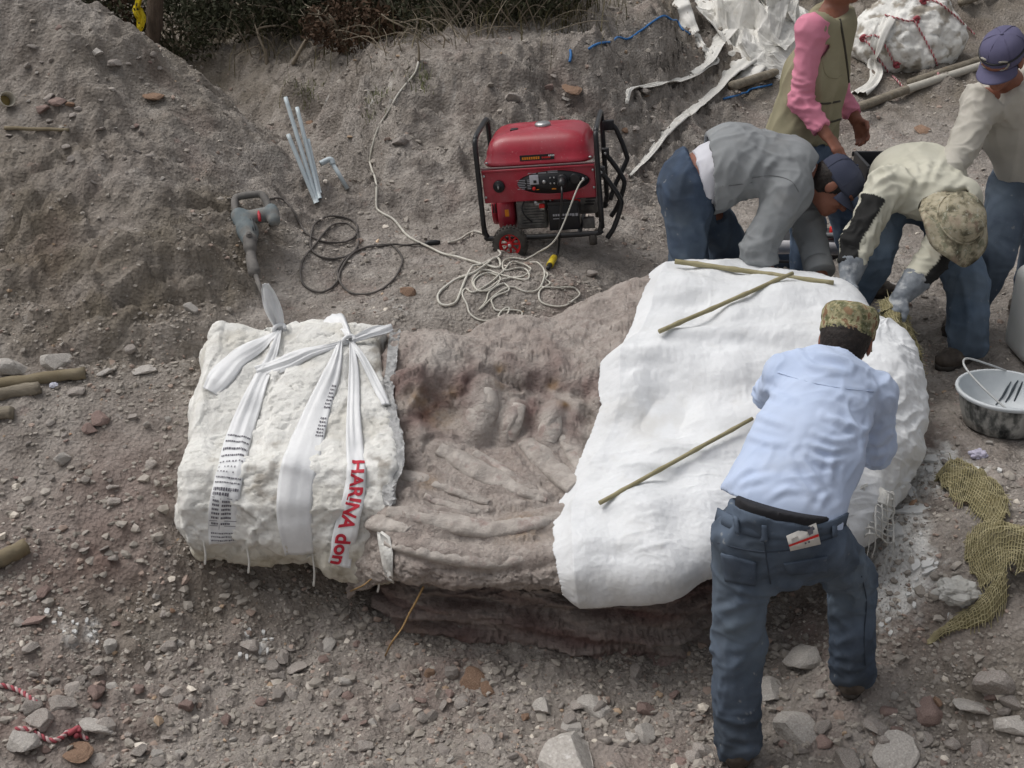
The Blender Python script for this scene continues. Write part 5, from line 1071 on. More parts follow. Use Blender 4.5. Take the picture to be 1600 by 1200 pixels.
def cloth(name, c0, c1, rough=.9, dirt=srgb(150, 145, 136), amt=.22, spec=.15, geo=None):
    return pmat(name, [(0.3, c0), (0.7, c1)], 5, 6, rough, over=[(7, .56, .74, dirt, amt)], bump=[('n', 380, .15, .0008), ('n', 60, .08, .004)], spec=spec, geo=geo)
CAMO = pmat('camouflage', [(0.30, srgb(84, 84, 62)), (0.42, srgb(116, 116, 90)), (0.46, srgb(138, 130, 100)), (0.56, srgb(164, 160, 128)), (0.62, srgb(128, 100, 78))], 26, 3, .9, over=[(34, .58, .61, srgb(84, 88, 60), .8), (90, .6, .64, srgb(176, 176, 152), .5), (22, .6, .64, srgb(140, 106, 84), .7)], bump=[('n', 300, .2, .001)], spec=.15)
CAMO2 = pmat('faded_camouflage', [(0.36, srgb(92, 88, 74)), (0.44, srgb(122, 116, 98)), (0.5, srgb(150, 143, 122)), (0.6, srgb(168, 160, 140))], 22, 4, .9, over=[(30, .58, .62, srgb(116, 118, 98), .7), (60, .6, .66, srgb(184, 180, 166), .6), (9, .58, .7, srgb(146, 110, 104), .5)], bump=[('n', 200, .3, .002)], spec=.15)
LEATH = pmat('dusty_leather', [(0.3, srgb(54, 48, 44)), (0.7, srgb(96, 88, 80))], 16, 6, .7, over=[(14, .55, .7, srgb(126, 118, 108), .6)], bump=[('n', 90, .3, .004)], spec=.3)
def crease(V, N, items):                              # folds: (scale, stretch, amp, seed, centre, radius)
    d = np.zeros(len(V))
    for sc, st, am, sd, ce, ra in items:
        A_ = np.asarray(st); q_ = V @ A_.T if A_.ndim == 2 else V * A_
        q_ = q_ + .14 * sc * np.stack([perlin(V / (sc * 2.2) + sd), perlin(V / (sc * 2.2) + sd + 7), perlin(V / (sc * 2.2) + sd + 13)], 1)
        n1 = perlin(q_ / (sc * 1.5) + sd); f = np.maximum(1 - 2.6 * np.abs(n1), 0) ** 1.6 - .25
        if ce is not None: f = f * np.exp(-(np.linalg.norm(V - np.asarray(ce), axis=1) / ra) ** 2)
        else: f = f * sstep(-.35, .35, perlin(V / .25 + sd * 3))
        d += am * f
    return V + N * d[:, None]
def pixfold(V, N, segs, wd=6.5):                       # single folds drawn as polylines: (height, [(px, py), ...])
    px_, py_, _ = proj(V); vd = np.array([0, 0, CAMZ]) - V; fr_ = np.einsum('ij,ij->i', vd, N) > 0; d = np.zeros(len(V))
    for h_, pts in segs:
        pp = smoothpath(np.array(pts, float), 8) if len(pts) > 2 else np.array([np.array(pts[0]) * (1 - t_) + np.array(pts[1]) * t_ for t_ in np.linspace(0, 1, 9)])
        sel = np.where(fr_ & (px_ > pp[:, 0].min() - 25) & (px_ < pp[:, 0].max() + 25) & (py_ > pp[:, 1].min() - 25) & (py_ < pp[:, 1].max() + 25))[0]
        if len(sel) == 0: continue
        D = np.hypot(px_[sel][:, None] - pp[None, :, 0], py_[sel][:, None] - pp[None, :, 1]); k = D.argmin(1); dm = D.min(1); t_ = k / (len(pp) - 1.0); tp_ = np.sin(np.clip(t_, 0.04, .96) * math.pi) ** .6
        d[sel] += h_ * .62 * tp_ * (np.exp(-(dm / wd) ** 2) - .45 * np.exp(-((dm - 1.9 * wd) / (wd * .9)) ** 2))
    return V + N * d[:, None]
def along(dirv, k=.3):                                # squash space along dirv so folds run that way
    k = k * .55; d_ = unit(dirv); return np.eye(3) - (1 - k) * np.outer(d_, d_)
def frame_of(f, up):
    f = unit(f); r = unit(np.cross(f, up)); return r, f, np.cross(r, f)
def add_head(s, c, f, u):
    r, f, u = frame_of(f, u); M = np.stack([r, f, u], 1); c = np.asarray(c)
    P_ = lambda a, b, d: c + r * a + f * b + u * d
    s.ell(P_(0, -.012, .03), (.076, .094, .088), M, .02); s.ell(P_(0, .026, -.035), (.058, .066, .074), M, .03); s.ell(P_(0, .066, -.092), (.026, .024, .022), M, .025)
    s.cap(P_(0, .088, .012), P_(0, .106, -.026), .009, .014, .012)
    for k in (-1, 1):
        s.ell(P_(k * .033, .098, .010), (.017, .016, .013), M, .0, 'cut'); s.ell(P_(k * .079, -.008, -.012), (.009, .022, .034), M, .008); s.cap(P_(k * .012, .092, .028), P_(k * .05, .076, .028), .011, .009, .012); s.ell(P_(k * .042, .062, -.03), (.02, .02, .02), M, .02)
    s.cap(P_(-.02, .088, -.058), P_(.02, .088, -.058), .008, .008, .008); s.cap(P_(-.016, .087, -.068), P_(.016, .087, -.068), .008, .008, .006)
def add_hand(s, wr, f, palm, thumb, curl=.5, rad=1.0, spread=.06, k=.008):
    f = unit(f); palm = unit(palm - f * np.dot(palm, f)); t = np.cross(f, palm); t = t if np.dot(t, thumb) > 0 else -t; wr = np.asarray(wr, float)
    s.ecap(wr + f * .012, wr + f * .078, (.029 * rad, .016 * rad), (.040 * rad, .013 * rad), t, .012)
    for i, (o, L) in enumerate(zip((.031, .011, -.010, -.030), (.070, .078, .073, .058))):
        p = wr + f * (.083 - .006 * (i == 3)) + t * o; a = curl * .55; rr = np.array([.0095, .0088, .008, .0072]) * rad
        dirf = unit(f + t * o * spread * 14)
        for j, frac in enumerate((.45, .30, .25)):
            d_ = dirf * math.cos(a) + palm * math.sin(a); q_ = p + d_ * L * frac; s.cap(p, q_, rr[j], rr[j + 1], k); p = q_; a += curl * (.75 + .1 * j)
    p = wr + f * .028 + t * .026; d_ = unit(f * .62 + t * .68 + palm * .35)
    q_ = p + d_ * .042; s.cap(p, q_, .014 * rad, .0115 * rad, .012); d2_ = unit(f * .9 + t * .25 + palm * (.3 + curl * .4)); e_ = q_ + d2_ * .032; s.cap(q_, e_, .0112 * rad, .010 * rad, .006); s.cap(e_, e_ + unit(d2_ + palm * .3) * .024, .010 * rad, .008 * rad, .006)
def person(label, J, fc, uc, hands, pants, top, eyes=True):
    base = np.array([(J['anL'][0] + J['anR'][0]) / 2, (J['anL'][1] + J['anR'][1]) / 2, min(J['anL'][2], J['anR'][2]) - .08])
    T_ = thing('person', base, label, 'person', None)
    J = {k: np.asarray(v, float) for k, v in J.items()}
    side = unit(J['hipR'] - J['hipL']); sh = unit(J['shR'] - J['shL'])
    allp = list(J.values()); s = Sdf.around(allp + [w_ + unit(h[0]) * .2 for w_, h in ((J['wrL'], hands[0]), (J['wrR'], hands[1]))], .14, .0065)
    s.ecap(J['pel'], J['mid'], (.150, .108), (.135, .10), side, .03); s.ecap(J['mid'], J['neck'] * .82 + J['mid'] * .18, (.135, .10), (.135, .088), sh, .04)
    s.cap(J['shL'], J['shR'], .055, .055, .04); s.cap(J['neck'], J['head'] - unit(uc) * .05, .056, .052, .025)
    for k in 'LR':
        s.cap(J['hip' + k], J['kn' + k], .082, .055, .03); s.cap(J['kn' + k], J['an' + k], .054, .038, .02)
        s.cap(J['sh' + k], J['el' + k], .050, .040, .03); s.cap(J['el' + k], J['el' + k] * .65 + J['wr' + k] * .35, .040, .040, .015); s.ecap(J['el' + k] * .65 + J['wr' + k] * .35, J['wr' + k], (.041, .038), (.030, .022), hands[0 if k == 'L' else 1][2], .015)
        s.cap(J['an' + k], J['toe' + k], .040, .030, .02)
    add_head(s, J['head'], fc, uc)
    for k, h in zip('LR', hands): add_hand(s, J['wr' + k], h[0], h[1], h[2], h[3])
    body = obj('body', s.mesh(1), SKIN, T_)
    r, f, u = frame_of(fc, uc)
    if eyes:
        for k in (-1, 1):
            e = obj('eye', xf(lathe([(.002,-.0105),(.008,-.007),(.0105,0),(.008,.007),(.002,.0105)], 12), J['head'] + r * k * .033 + f * .083 + u * .010), flat('eye_white', srgb(190, 184, 178), .3), body); obj('iris', xf(lathe([(.002,-.005),(.005,0),(.002,.005)], 10), J['head'] + r * k * .033 + f * .091 + u * .010), DK, e)
    return T_, body, J, (r, f, u)
def hair_of(T_, J, fr, front=.05, low=-.07, top=.03):
    r, f, u = fr; c = J['head']; M = np.stack([r, f, u], 1); s = Sdf.around([c], .16, .006)
    s.ell(c - f * .02 + u * .022, (.084, .098, .098), M, .01); s.ell(c - f * .052 - u * .035, (.066, .05, .07), M, .03)
    s.clip(c + u * top, u); s.clip(c + f * front, unit(f + u * -.15)); s.clip(c + u * low, -u)
    V, Q = s.mesh(1); N = vnormals(V, Q); V = V + N * (.003 * perlin(V * np.array([1, 1, 1]) / .008))[:, None]
    return obj('hair', (V, Q), HAIR, T_)
def boots(T_, J, mats=LEATH, h=.12, tops=True):
    for k in 'LR':
        a = J['an' + k]; t = J['toe' + k]; f = unit((t - a) * np.array([1, 1, 0])); s = Sdf.around([a, t, a - f * .06], .12, .006); zs = a[2] - .075
        g_ = lambda along_, z: np.array([a[0] + f[0] * along_, a[1] + f[1] * along_, zs + z])
        sd_ = np.array([f[1], -f[0], 0])
        s.ecap(g_(-.03, .045), g_(.10, .036), (.042, .045), (.048, .036), sd_, .02); s.ecap(g_(.10, .036), g_(.155, .032), (.048, .036), (.038, .028), sd_, .02); s.cap(g_(-.015, .06), a + np.array([0, 0, h - .05]), .050, .052, .03)
        s.clip(g_(0, 0), np.array([0, 0, -1.0])); V, Q = s.mesh(1); N = vnormals(V, Q); V = V + N * (.003 * ridged(V, .03, 2, seed=2.))[:, None]
        b = obj('boot', (V, Q), mats, T_)
        n_ = 28; a_ = np.arange(n_) * 2 * math.pi / n_; Vs = []
        for z, e in ((-.008, 1.0), (.012, 1.04), (.018, .98)):
            for t_ in a_:
                x_ = .06 + .122 * math.cos(t_); w_ = (.046 if math.cos(t_) > -.2 else .042) * e * math.copysign(abs(math.sin(t_)) ** .7, math.sin(t_)); Vs.append(g_(.06 + (x_ - .06) * e, z) + sd_ * w_)
        obj('sole', (np.array(Vs), [(i*n_+k2, i*n_+(k2+1) % n_, (i+1)*n_+(k2+1) % n_, (i+1)*n_+k2) for i in range(2) for k2 in range(n_)] + [tuple(range(n_-1, -1, -1)), tuple(range(2*n_, 3*n_))]), RUB, b)
        if tops:
            vf = [tube(smoothpath([g_(.02 + .022*i, .082 - .006*i) + sd_ * .03, g_(.024 + .022*i, .098 - .008*i), g_(.02 + .022*i, .082 - .006*i) - sd_ * .03], 4), .003, 5) for i in range(4)]
            obj('laces', join(*vf), flat('lace', srgb(110, 104, 96), .8), b)
def trousers(T_, J, mat, waist_n, segs=(), thigh=.102, knee=.080, hem=.080, hipw=.168, hipd=.125, folds=(), h=.008, waist=None, low=.035, crotch=.05, cols=True, name='jeans'):
    side = unit(J['hipR'] - J['hipL']); w_ = J['waist'] if waist is None else waist
    s = Sdf.around([J[k] for k in ('pel', 'hipL', 'hipR', 'knL', 'knR', 'anL', 'anR')] + [w_], .22, h)
    s.ecap(J['pel'], w_ + unit(waist_n) * .05, (hipw, hipd), (hipw * .92, hipd * .90), side, .04)
    for k in 'LR':
        s.cap(J['hip' + k], J['kn' + k], thigh, knee, .035); s.cap(J['kn' + k], J['an' + k] - unit(J['an' + k] - J['kn' + k]) * 0, knee, hem, .02)
    s.ell((J['hipL'] + J['hipR']) / 2 - np.array([0, 0, crotch]), (.115, .095, .075), None, .05)
    s.clipn(w_, waist_n, .32)
    for k in 'LR':
        d_ = unit(J['an' + k] - J['kn' + k]); s.clipn(J['an' + k] + d_ * low, d_, .16)
    V, Q = s.mesh(1); N = vnormals(V, Q)
    items = [(.07, (1, 1, .4), .012, 3., None, 0)]
    for k in 'LR':
        sh_ = J['kn' + k] - J['hip' + k]; lo_ = J['an' + k] - J['kn' + k]
        items += [(.035, (.35, .35, 1.1), .010, 5., J['an' + k], .12), (.04, (.45, .45, 1.0), .009, 7., J['kn' + k], .12), (.05, (.6, .6, 1), .010, 9., J['hip' + k], .16), (.055, along(lo_, .5), .012, 12., (J['an' + k] + J['kn' + k]) / 2, .2), (.06, along(sh_, .5), .010, 14., (J['hip' + k] + J['kn' + k]) / 2, .2)]
    V = crease(V, N, list(items) + list(folds)); V = laplace(V, Q, .3); V = pixfold(V, N, segs)
    n1 = fbm(V, .15, 3, seed=2.); fade = np.zeros(len(V)); dark_ = np.zeros(len(V))
    for k in 'LR':
        m_ = (J['hip' + k] + J['kn' + k]) / 2; fade += np.exp(-(np.linalg.norm(V - m_, axis=1) / .13) ** 2) * .35 + np.exp(-(np.linalg.norm(V - J['kn' + k], axis=1) / .10) ** 2) * .35
    sp = sstep(.7, .8, fbm(V, .022, 2, seed=8.)) * .8
    return obj(name, (V, Q), mat, T_, True, np.stack([np.clip(.35 * sstep(0, .5, n1), 0, 1), np.clip(fade * (1.5 + 1.6 * n1), 0, 1), sp * .5 * (fbm(V, .2, 2, seed=3.) > .25)], 1)), (V, Q)
def top_of(T_, J, name, mat, chest=(.165, .118), waist_r=(.165, .125), hem_p=None, hem_n=None, arm=(.068, .056, .046), cuff=(.96, .96), folds=(), h=.0075, neck_cut=.0, extra=None, hollow=.0, shk=.05, spine=None, cols=None, arms='LR', necks=None, amp=1.0, segs=(), wd=6.5):
    side = unit(J['hipR'] - J['hipL']); sh = unit(J['shR'] - J['shL'])
    ends = {k: J['el' + k] + (J['wr' + k] - J['el' + k]) * c for k, c in zip('LR', cuff)}
    s = Sdf.around([J[k] for k in ('pel', 'mid', 'neck', 'shL', 'shR', 'elL', 'elR')] + list(ends.values()) + ([hem_p] if hem_p is not None else []), .2, h)
    a = hem_p if hem_p is not None else J['pel']
    s.ecap(a, J['mid'], waist_r, chest, side, .05); s.ecap(J['mid'], J['neck'] * .80 + J['mid'] * .20, chest, (chest[0] * .96, chest[1] * .86), sh, .05)
    s.cap(J['shL'], J['shR'], .066, .066, .05); s.cap(J['neck'] * .8 + J['mid'] * .2, J['neck'] + (J['head'] - J['neck']) * .15, .085, .066, .04)
    for k in 'LR':
        if k not in arms: continue
        d_ = unit(ends[k] - J['el' + k]); s.cap(J['sh' + k], J['el' + k], arm[0], arm[1], shk); s.cap(J['el' + k], ends[k] + d_ * .03, arm[1], arm[2], .02)
    if extra: extra(s)
    nd = unit(J['head'] - J['neck']) if necks is None else unit(necks)
    s.clipn(J['neck'] + nd * (.035 + neck_cut), nd, .13)
    for k in 'LR':
        if k not in arms: 
            d_ = unit(J['el' + k] - J['sh' + k]); s.clipn(J['sh' + k] + d_ * .05, d_, .09); continue
        d_ = unit(ends[k] - J['el' + k]); s.clipn(ends[k], d_, .09)
    if hollow > 0:
        O = s.F.copy()
    if hem_n is not None: s.clipn(a, hem_n, .34)
    if hollow > 0:
        s.F = np.maximum(s.F, -(O + hollow))
    V, Q = s.mesh(1); N = vnormals(V, Q); items = []
    for k in arms:
        items += [(.035, (.5, .5, 1.1), .014 * amp, 4., J['el' + k], .12), (.045, (.8, .8, .8), .011 * amp, 6., J['sh' + k], .13), (.03, (.4, .4, 1.1), .009 * amp, 11., ends[k], .1)]
    V = crease(V, N, items + list(folds)); V = laplace(V, Q, .3); V = pixfold(V, N, segs, wd)
    c_ = cols(V) if cols else None
    return obj(name, (V, Q), mat, T_, True, c_), (V, Q), ends
def cuff_ring(T_, p, d, r, w_, mat, name='cuff', rough_=.004):
    d = unit(d); V, F_ = tube([p - d * w_, p - d * w_ * .5, p, p + d * .004], [r, r * 1.05, r * 1.04, r * .98], 20); return obj(name, (V, F_), mat, T_)
def cap_hat(T_, J, fr, mat, tilt=0.0, visor=True, vis_mat=None, patrol=False, up=.035, name='cap', sc=1.0):
    r, f, u = fr; f2 = unit(f * math.cos(tilt) + u * math.sin(tilt)); u2 = unit(np.cross(r, f2)); c = J['head'] + u * up - f * .008; M = np.stack([r, f2, u2], 1)
    prof = [(.096, -.022), (.098, -.008), (.0985, .012), (.097, .035), (.087, .062), (.064, .082), (.034, .092), (.006, .094)] if not patrol else [(.094, -.034), (.098, -.020), (.0985, .0), (.1025, .012), (.1035, .034), (.097, .052), (.080, .064), (.05, .070), (.006, .072)]
    V, F_ = lathe([(a * sc, b * sc) for a, b in prof], 40); V = V * np.array([.90, 1.08, 1.0]); V = V + (.0035 * fbm(V, .05, 3, seed=c[0] * 7.))[:, None] * unit(np.array([.3, .3, 1]))
    crown = obj(name, (V @ M.T + c, F_), mat, T_)
    seams = []
    for k in range(6):
        a_ = k * math.pi / 3 + .3; seams.append(tube(np.array([((np.array([p_[0] * sc * math.cos(a_) * .90 * 1.006, p_[0] * sc * math.sin(a_) * 1.08 * 1.006, p_[1] * sc + .001])) @ M.T + c) for p_ in prof[1:]]), .0014, 4))
    if not patrol: obj('seam', join(*seams), mat, crown); obj('button', xf(lathe([(.009,0),(.008,.005),(.003,.007)], 10), c + u2 * .093 * sc), mat, crown)
    else:
        obj('band', (xf(lathe([(.0995,-.034),(.1015,-.030),(.1015,-.006),(.0995,-.003)], 40, cap=False), (0,0,0), None, (.90, 1.08, 1))[0] @ M.T + c, lathe([(1,0),(1,1),(1,2),(1,3)], 40, cap=False)[1]), mat, crown)
        obj('seam', tube(np.array([(np.array([.104 * math.cos(t_) * .9, .104 * math.sin(t_) * 1.08, .036]) @ M.T + c) for t_ in np.linspace(0, 6.2832, 49)[:-1]]), .0016, 5, closed=True), mat, crown)
    if visor:
        nu, nv = 17, 9; Gv = np.zeros((nu, nv, 3))
        for i in range(nu):
            a_ = math.pi * (.14 + .72 * i / (nu - 1))
            for j in range(nv):
                e = j / (nv - 1); rad_ = .094 * sc + .068 * e * math.sin((a_ - .44) / (math.pi - .88) * math.pi if .44 < a_ < math.pi - .44 else 0) ** .6
                Gv[i, j] = (math.cos(a_) * (.094 * sc + (rad_ - .094 * sc) * .45) * .92, math.sin(a_) * rad_ * 1.06 + .0, -.016 - .018 * e - .030 * (math.cos(a_)) ** 2 * (.4 + e))
        VF = sheet(Gv, grid_normals(Gv), .003); obj('visor', (VF[0] @ M.T + c, VF[1]), vis_mat or mat, crown)
    return crown, c, M

def mid(a, b, t=.5): return np.asarray(a) * (1 - t) + np.asarray(b) * t
UP = np.array([0, 0, 1.0])
# ------------------------------------------------------------------ 1. man in the light blue shirt, back to us, leaning on the jacket
J = dict(anL=(.735, 3.30, -.775), toeL=(.735, 3.44, -.83), anR=(1.15, 3.50, -.64), toeR=(1.20, 3.63, -.69), knL=(.715, 3.33, -.40), knR=(1.115, 3.55, -.30),
    hipL=(.705, 3.33, -.02), hipR=(.935, 3.34, -.04), pel=(.815, 3.33, .0), mid=(.92, 3.53, .185), neck=(1.045, 3.79, .335), shL=(.892, 3.78, .315), shR=(1.182, 3.76, .262), elL=(.90, 4.0, .15), wrL=(1.02, 4.18, .06), elR=W(1366, 700, 3.80), wrR=(1.12, 4.04, -.0),
    head=W(1322, 531, 3.93), waist=(.80, 3.30, .085))
JE1 = denim('blue_jeans', srgb(52, 60, 72), srgb(98, 110, 126))
SHIRT1 = cloth('light_blue_shirt', srgb(178, 193, 220), srgb(192, 205, 229), .75, srgb(184, 192, 206), .35, .2)
T1, body, J, fr = person('man in light blue shirt and camouflage cap with his back to the camera', J, (.32, .78, -.54), (.22, .48, .85), [((.5, .8, -.3), (0, 0, -1), (.8, -.5, 0), .3), ((-.3, .9, -.2), (0, 0, -1), (-.9, -.3, 0), .3)], None, None, eyes=False)
wn = unit(np.array([.20, .25, .95])); JF = [(.014, [(1120,955),(1145,948),(1175,938)]), (.012, [(1122,985),(1150,980),(1172,966)]), (.010, [(1180,1000),(1160,1012),(1135,1015)]), (.012, [(1128,1148),(1160,1156),(1196,1150)]), (.014, [(1135,1168),(1165,1176),(1200,1170)]), (.010, [(1124,1120),(1150,1128)]), (.010, [(1198,1110),(1170,1130)]),
 (.018, [(1212,914),(1250,922),(1300,918),(1350,902)]), (.012, [(1295,938),(1325,944),(1356,936)]), (.012, [(1292,962),(1320,958),(1345,950)]), (.014, [(1294,1040),(1325,1048),(1358,1042)]), (.014, [(1296,1060),(1325,1066),(1352,1060)]), (.010, [(1345,985),(1325,1000),(1300,1004)]), (.010, [(1140,905),(1160,925),(1190,935)]), (.012, [(1200,880),(1206,905),(1200,930)]), (.010, [(1330,860),(1345,885),(1350,910)]), (.008, [(1150,1040),(1146,1080),(1152,1110)]), (.008, [(1180,1040),(1184,1080),(1180,1110)])]
pj, (PV, PQ) = trousers(T1, J, JE1, wn, JF, thigh=.098, knee=.078, hem=.076, hipw=.162, hipd=.124, low=.05, h=.007, crotch=.085, folds=[(.045, along((1, 0, -.25), .3), .012, 21., (.78, 3.22, -.14), .12), (.045, along((1, .2, .2), .3), .012, 23., (1.02, 3.45, -.16), .15), (.06, along((.5, 0, .9), .4), .010, 25., (.72, 3.25, -.5), .25), (.035, along((1, 0, .15), .3), .010, 27., (.73, 3.25, -.68), .15), (.035, along((1, 0, .15), .3), .010, 28., (1.14, 3.42, -.55), .13), (.04, along((1, 0, -.3), .3), .010, 29., (1.1, 3.48, -.32), .14)])
BP = bvh(PV, PQ)
def onp(px, py, off=.003): return hit(BP, px, py, off)
# belt, seams, pockets, ticket in the back pocket
BP = bvh(PV, PQ)
DKJ = flat('jeans_seam', srgb(56, 64, 76), .9)
def seam(pts, r, mat, name, parent, b=BP): 
    P_ = [hit(b, a, c, .001) for a, c in smoothpath(pts, 5)]; P_ = [p for p in P_ if p is not None]; return obj(name, tube(laplace1(np.array(P_), 1), r, 6), mat, parent)
def patch(b_, c4, nu, nv, off, th, name, parent, mat):
    P_ = []
    for i in range(nu):
        row = []
        for j in range(nv):
            u, v = i / (nu - 1), j / (nv - 1); p = (np.array(c4[0]) * (1-u) + np.array(c4[1]) * u) * (1-v) + (np.array(c4[3]) * (1-u) + np.array(c4[2]) * u) * v
            h_ = hit(b_, p[0], p[1], off)
            if h_ is None: return None
            row.append(h_)
        P_.append(row)
    Gd = np.array(P_); Ng = grid_normals(Gd); Ng = Ng if (Ng[nu//2, nv//2] @ VIEWDIR(Gd[nu//2, nv//2])) > 0 else -Ng
    return obj(name, sheet(Gd, Ng, th), mat, parent)
for nm, c4 in (('back_pocket', [(1128,864),(1182,878),(1180,914),(1134,908)]), ('back_pocket', [(1224,880),(1292,868),(1292,892),(1232,897)])):
    pk_ = patch(BP, c4, 12, 9, .006, .007, nm, pj, JE1)
for nm, pts in (('yoke_seam', [(1122,848),(1160,858),(1195,862),(1240,858),(1300,840)]), ('centre_seam', [(1194,838),(1196,862),(1200,890),(1204,912)]), ('side_seam', [(1346,900),(1354,940),(1350,990),(1352,1040)])):
    try: seam(pts, .0022, DKJ, nm, pj)
    except Exception: pass
wb_ = [hit(BP, a_, b_, .004) for a_, b_ in smoothpath([(1118,812),(1150,828),(1195,838),(1250,840),(1300,830),(1330,815)], 6)]; wb_ = [p for p in wb_ if p is not None]
if len(wb_) > 6:
    wb_ = laplace1(np.array(wb_), 4); Gd = np.stack([wb_ - wn * .004, wb_ + wn * .016, wb_ + wn * .036], 1); Ng = grid_normals(Gd); Ng = Ng if (Ng[5, 1] @ VIEWDIR(Gd[5, 1])) > 0 else -Ng; obj('waistband', sheet(Gd, Ng, .006), JE1, pj)
for lp in ([(1190,818),(1198,819),(1199,846),(1191,845)], [(1150,806),(1157,809),(1156,834),(1149,832)], [(1296,812),(1303,810),(1304,836),(1297,838)]): patch(BP, lp, 3, 6, .012, .004, 'belt_loop', pj, JE1)
tk = [onp(1228,834,.012), onp(1272,822,.012), onp(1277,846,.016), onp(1233,855,.016)]
if all(t is not None for t in tk):
    Gk = np.array([[tk[0] * (1-u) + tk[1] * u if v == 0 else tk[3] * (1-u) + tk[2] * u for v in (0, 1)] for u in np.linspace(0, 1, 3)]); tick = obj('pocket_ticket', sheet(Gk, grid_normals(Gk), .001), flat('ticket_card', srgb(214, 210, 204), .6), T1)
    q4 = lambda u, v: (tk[0] * (1-u) + tk[1] * u) * (1-v) + (tk[3] * (1-u) + tk[2] * u) * v + VIEWDIR(tk[0]) * .0035
    obj('red_line', (np.array([q4(.0, .60), q4(1, .52), q4(1, .64), q4(.0, .72)]), [(0, 1, 2, 3)]), REDM, tick, False); obj('printed_mark', (np.array([q4(.5, .74), q4(.56, .73), q4(.56, .82), q4(.5, .83), q4(.62, .72), q4(.68, .71), q4(.68, .80), q4(.62, .81), q4(.66, .1), q4(.9, .08), q4(.84, .42), q4(.7, .46)]), [(0, 1, 2, 3), (4, 5, 6, 7), (8, 9, 10, 11)]), INK, tick, False)
ub = Sdf.around([J['pel'], J['waist'] + wn * .08], .22, .008); ub.ecap(J['pel'], J['waist'] + wn * .05, (.154, .117), (.142, .104), unit(J['hipR'] - J['hipL']), .02); ub.clip(J['waist'] + wn * .026, wn); ub.clip(J['waist'] - wn * .05, -wn); obj('underwear_band', ub.mesh(1), flat('black_waistband', srgb(34, 34, 38), .8), T1)
spn = unit(J['neck'] - J['pel']); hemp = J['pel'] + spn * .098 + np.array([-.028, -.02, -.004]); hemn = -unit(np.array([.30, .30, .85]))
def coll(s): s.cap(J['neck'] + np.array([-.05, .01, .02]), J['neck'] + np.array([.06, -.005, .0]), .045, .045, .03)
sh1, (SV, SQ), en = top_of(T1, J, 'shirt', SHIRT1, (.166, .128), (.196, .148), hemp, hemn, (.068, .060, .052), (.45, .55), extra=coll, hollow=.012, h=.0065, folds=[(.055, along((.75, .15, .65), .25), .006, 31., (1.10, 3.55, .16), .20), (.05, along((.75, .15, .65), .25), .004, 32., (1.0, 3.5, .14), .22), (.045, along((.9, .1, .25), .25), .004, 33., (.98, 3.62, .28), .2), (.06, along((.45, .1, .85), .3), .005, 35., None, 0), (.035, along((1, 0, -.35), .25), .005, 37., (1.04, 3.76, .37), .11), (.05, along((.3, .2, 1), .3), .005, 39., (.80, 3.40, .22), .15), (.035, along((1, 0, .25), .25), .004, 40., (.86, 3.36, .13), .13), (.03, along((.2, .1, 1), .3), .012, 42., tuple(J['elR']), .14)], neck_cut=.0, shk=.03, wd=5.5, segs=[(0.016, [(1346,673), (1316,660), (1286,646)]), (0.014, [(1345,680), (1306,690), (1273,676)]), (0.014, [(1333,695), (1300,703), (1263,693)]), (0.012, [(1316,716), (1290,723), (1260,706)]), (0.012, [(1300,713), (1298,736), (1300,753)]), (0.011, [(1286,760), (1266,736), (1250,713)]), (0.010, [(1273,776), (1250,753), (1233,740)]), (0.014, [(1243,545), (1266,570), (1296,578), (1330,580)]), (0.012, [(1286,550), (1313,560), (1346,575)]), (0.010, [(1183,603), (1210,616), (1240,626)]), (0.009, [(1176,646), (1203,656), (1233,666)]), (0.009, [(1166,680), (1200,690), (1226,693)]), (0.012, [(1125,765), (1150,746), (1180,723)]), (0.010, [(1146,760), (1176,750), (1210,743)]), (0.008, [(1200,780), (1226,766), (1256,766)]), (0.010, [(1366,646), (1360,666), (1348,676)]), (0.012, [(1390,680), (1373,693), (1353,690)]), (0.010, [(1386,700), (1373,710), (1356,708)]), (0.010, [(1360,600), (1376,616), (1386,640)]), (0.008, [(1200,570), (1196,600), (1183,626)]), (0.008, [(1286,606), (1320,620), (1346,640)]), (0.009, [(1280,796), (1286,780), (1296,770)])])
# collar and a back yoke seam
BS = bvh(SV, SQ)
ck = [hit(BS, a, b, .004) for a, b in smoothpath([(1262,546),(1290,556),(1318,566),(1345,580)], 5)]; ck = [c for c in ck if c is not None]
ys = [hit(BS, a, b, .0006) for a, b in smoothpath([(1215,582),(1260,596),(1310,606),(1365,612)], 6)]; ys = [c for c in ys if c is not None]
if len(ys) > 4: obj('yoke_seam', tube(laplace1(np.array(ys), 3), .0022, 5), SHIRT1, sh1)
hair_of(T1, J, fr); cap_hat(T1, J, fr, CAMO, .0, True, None, True, .048, 'patrol_cap', 1.02); boots(T1, J)

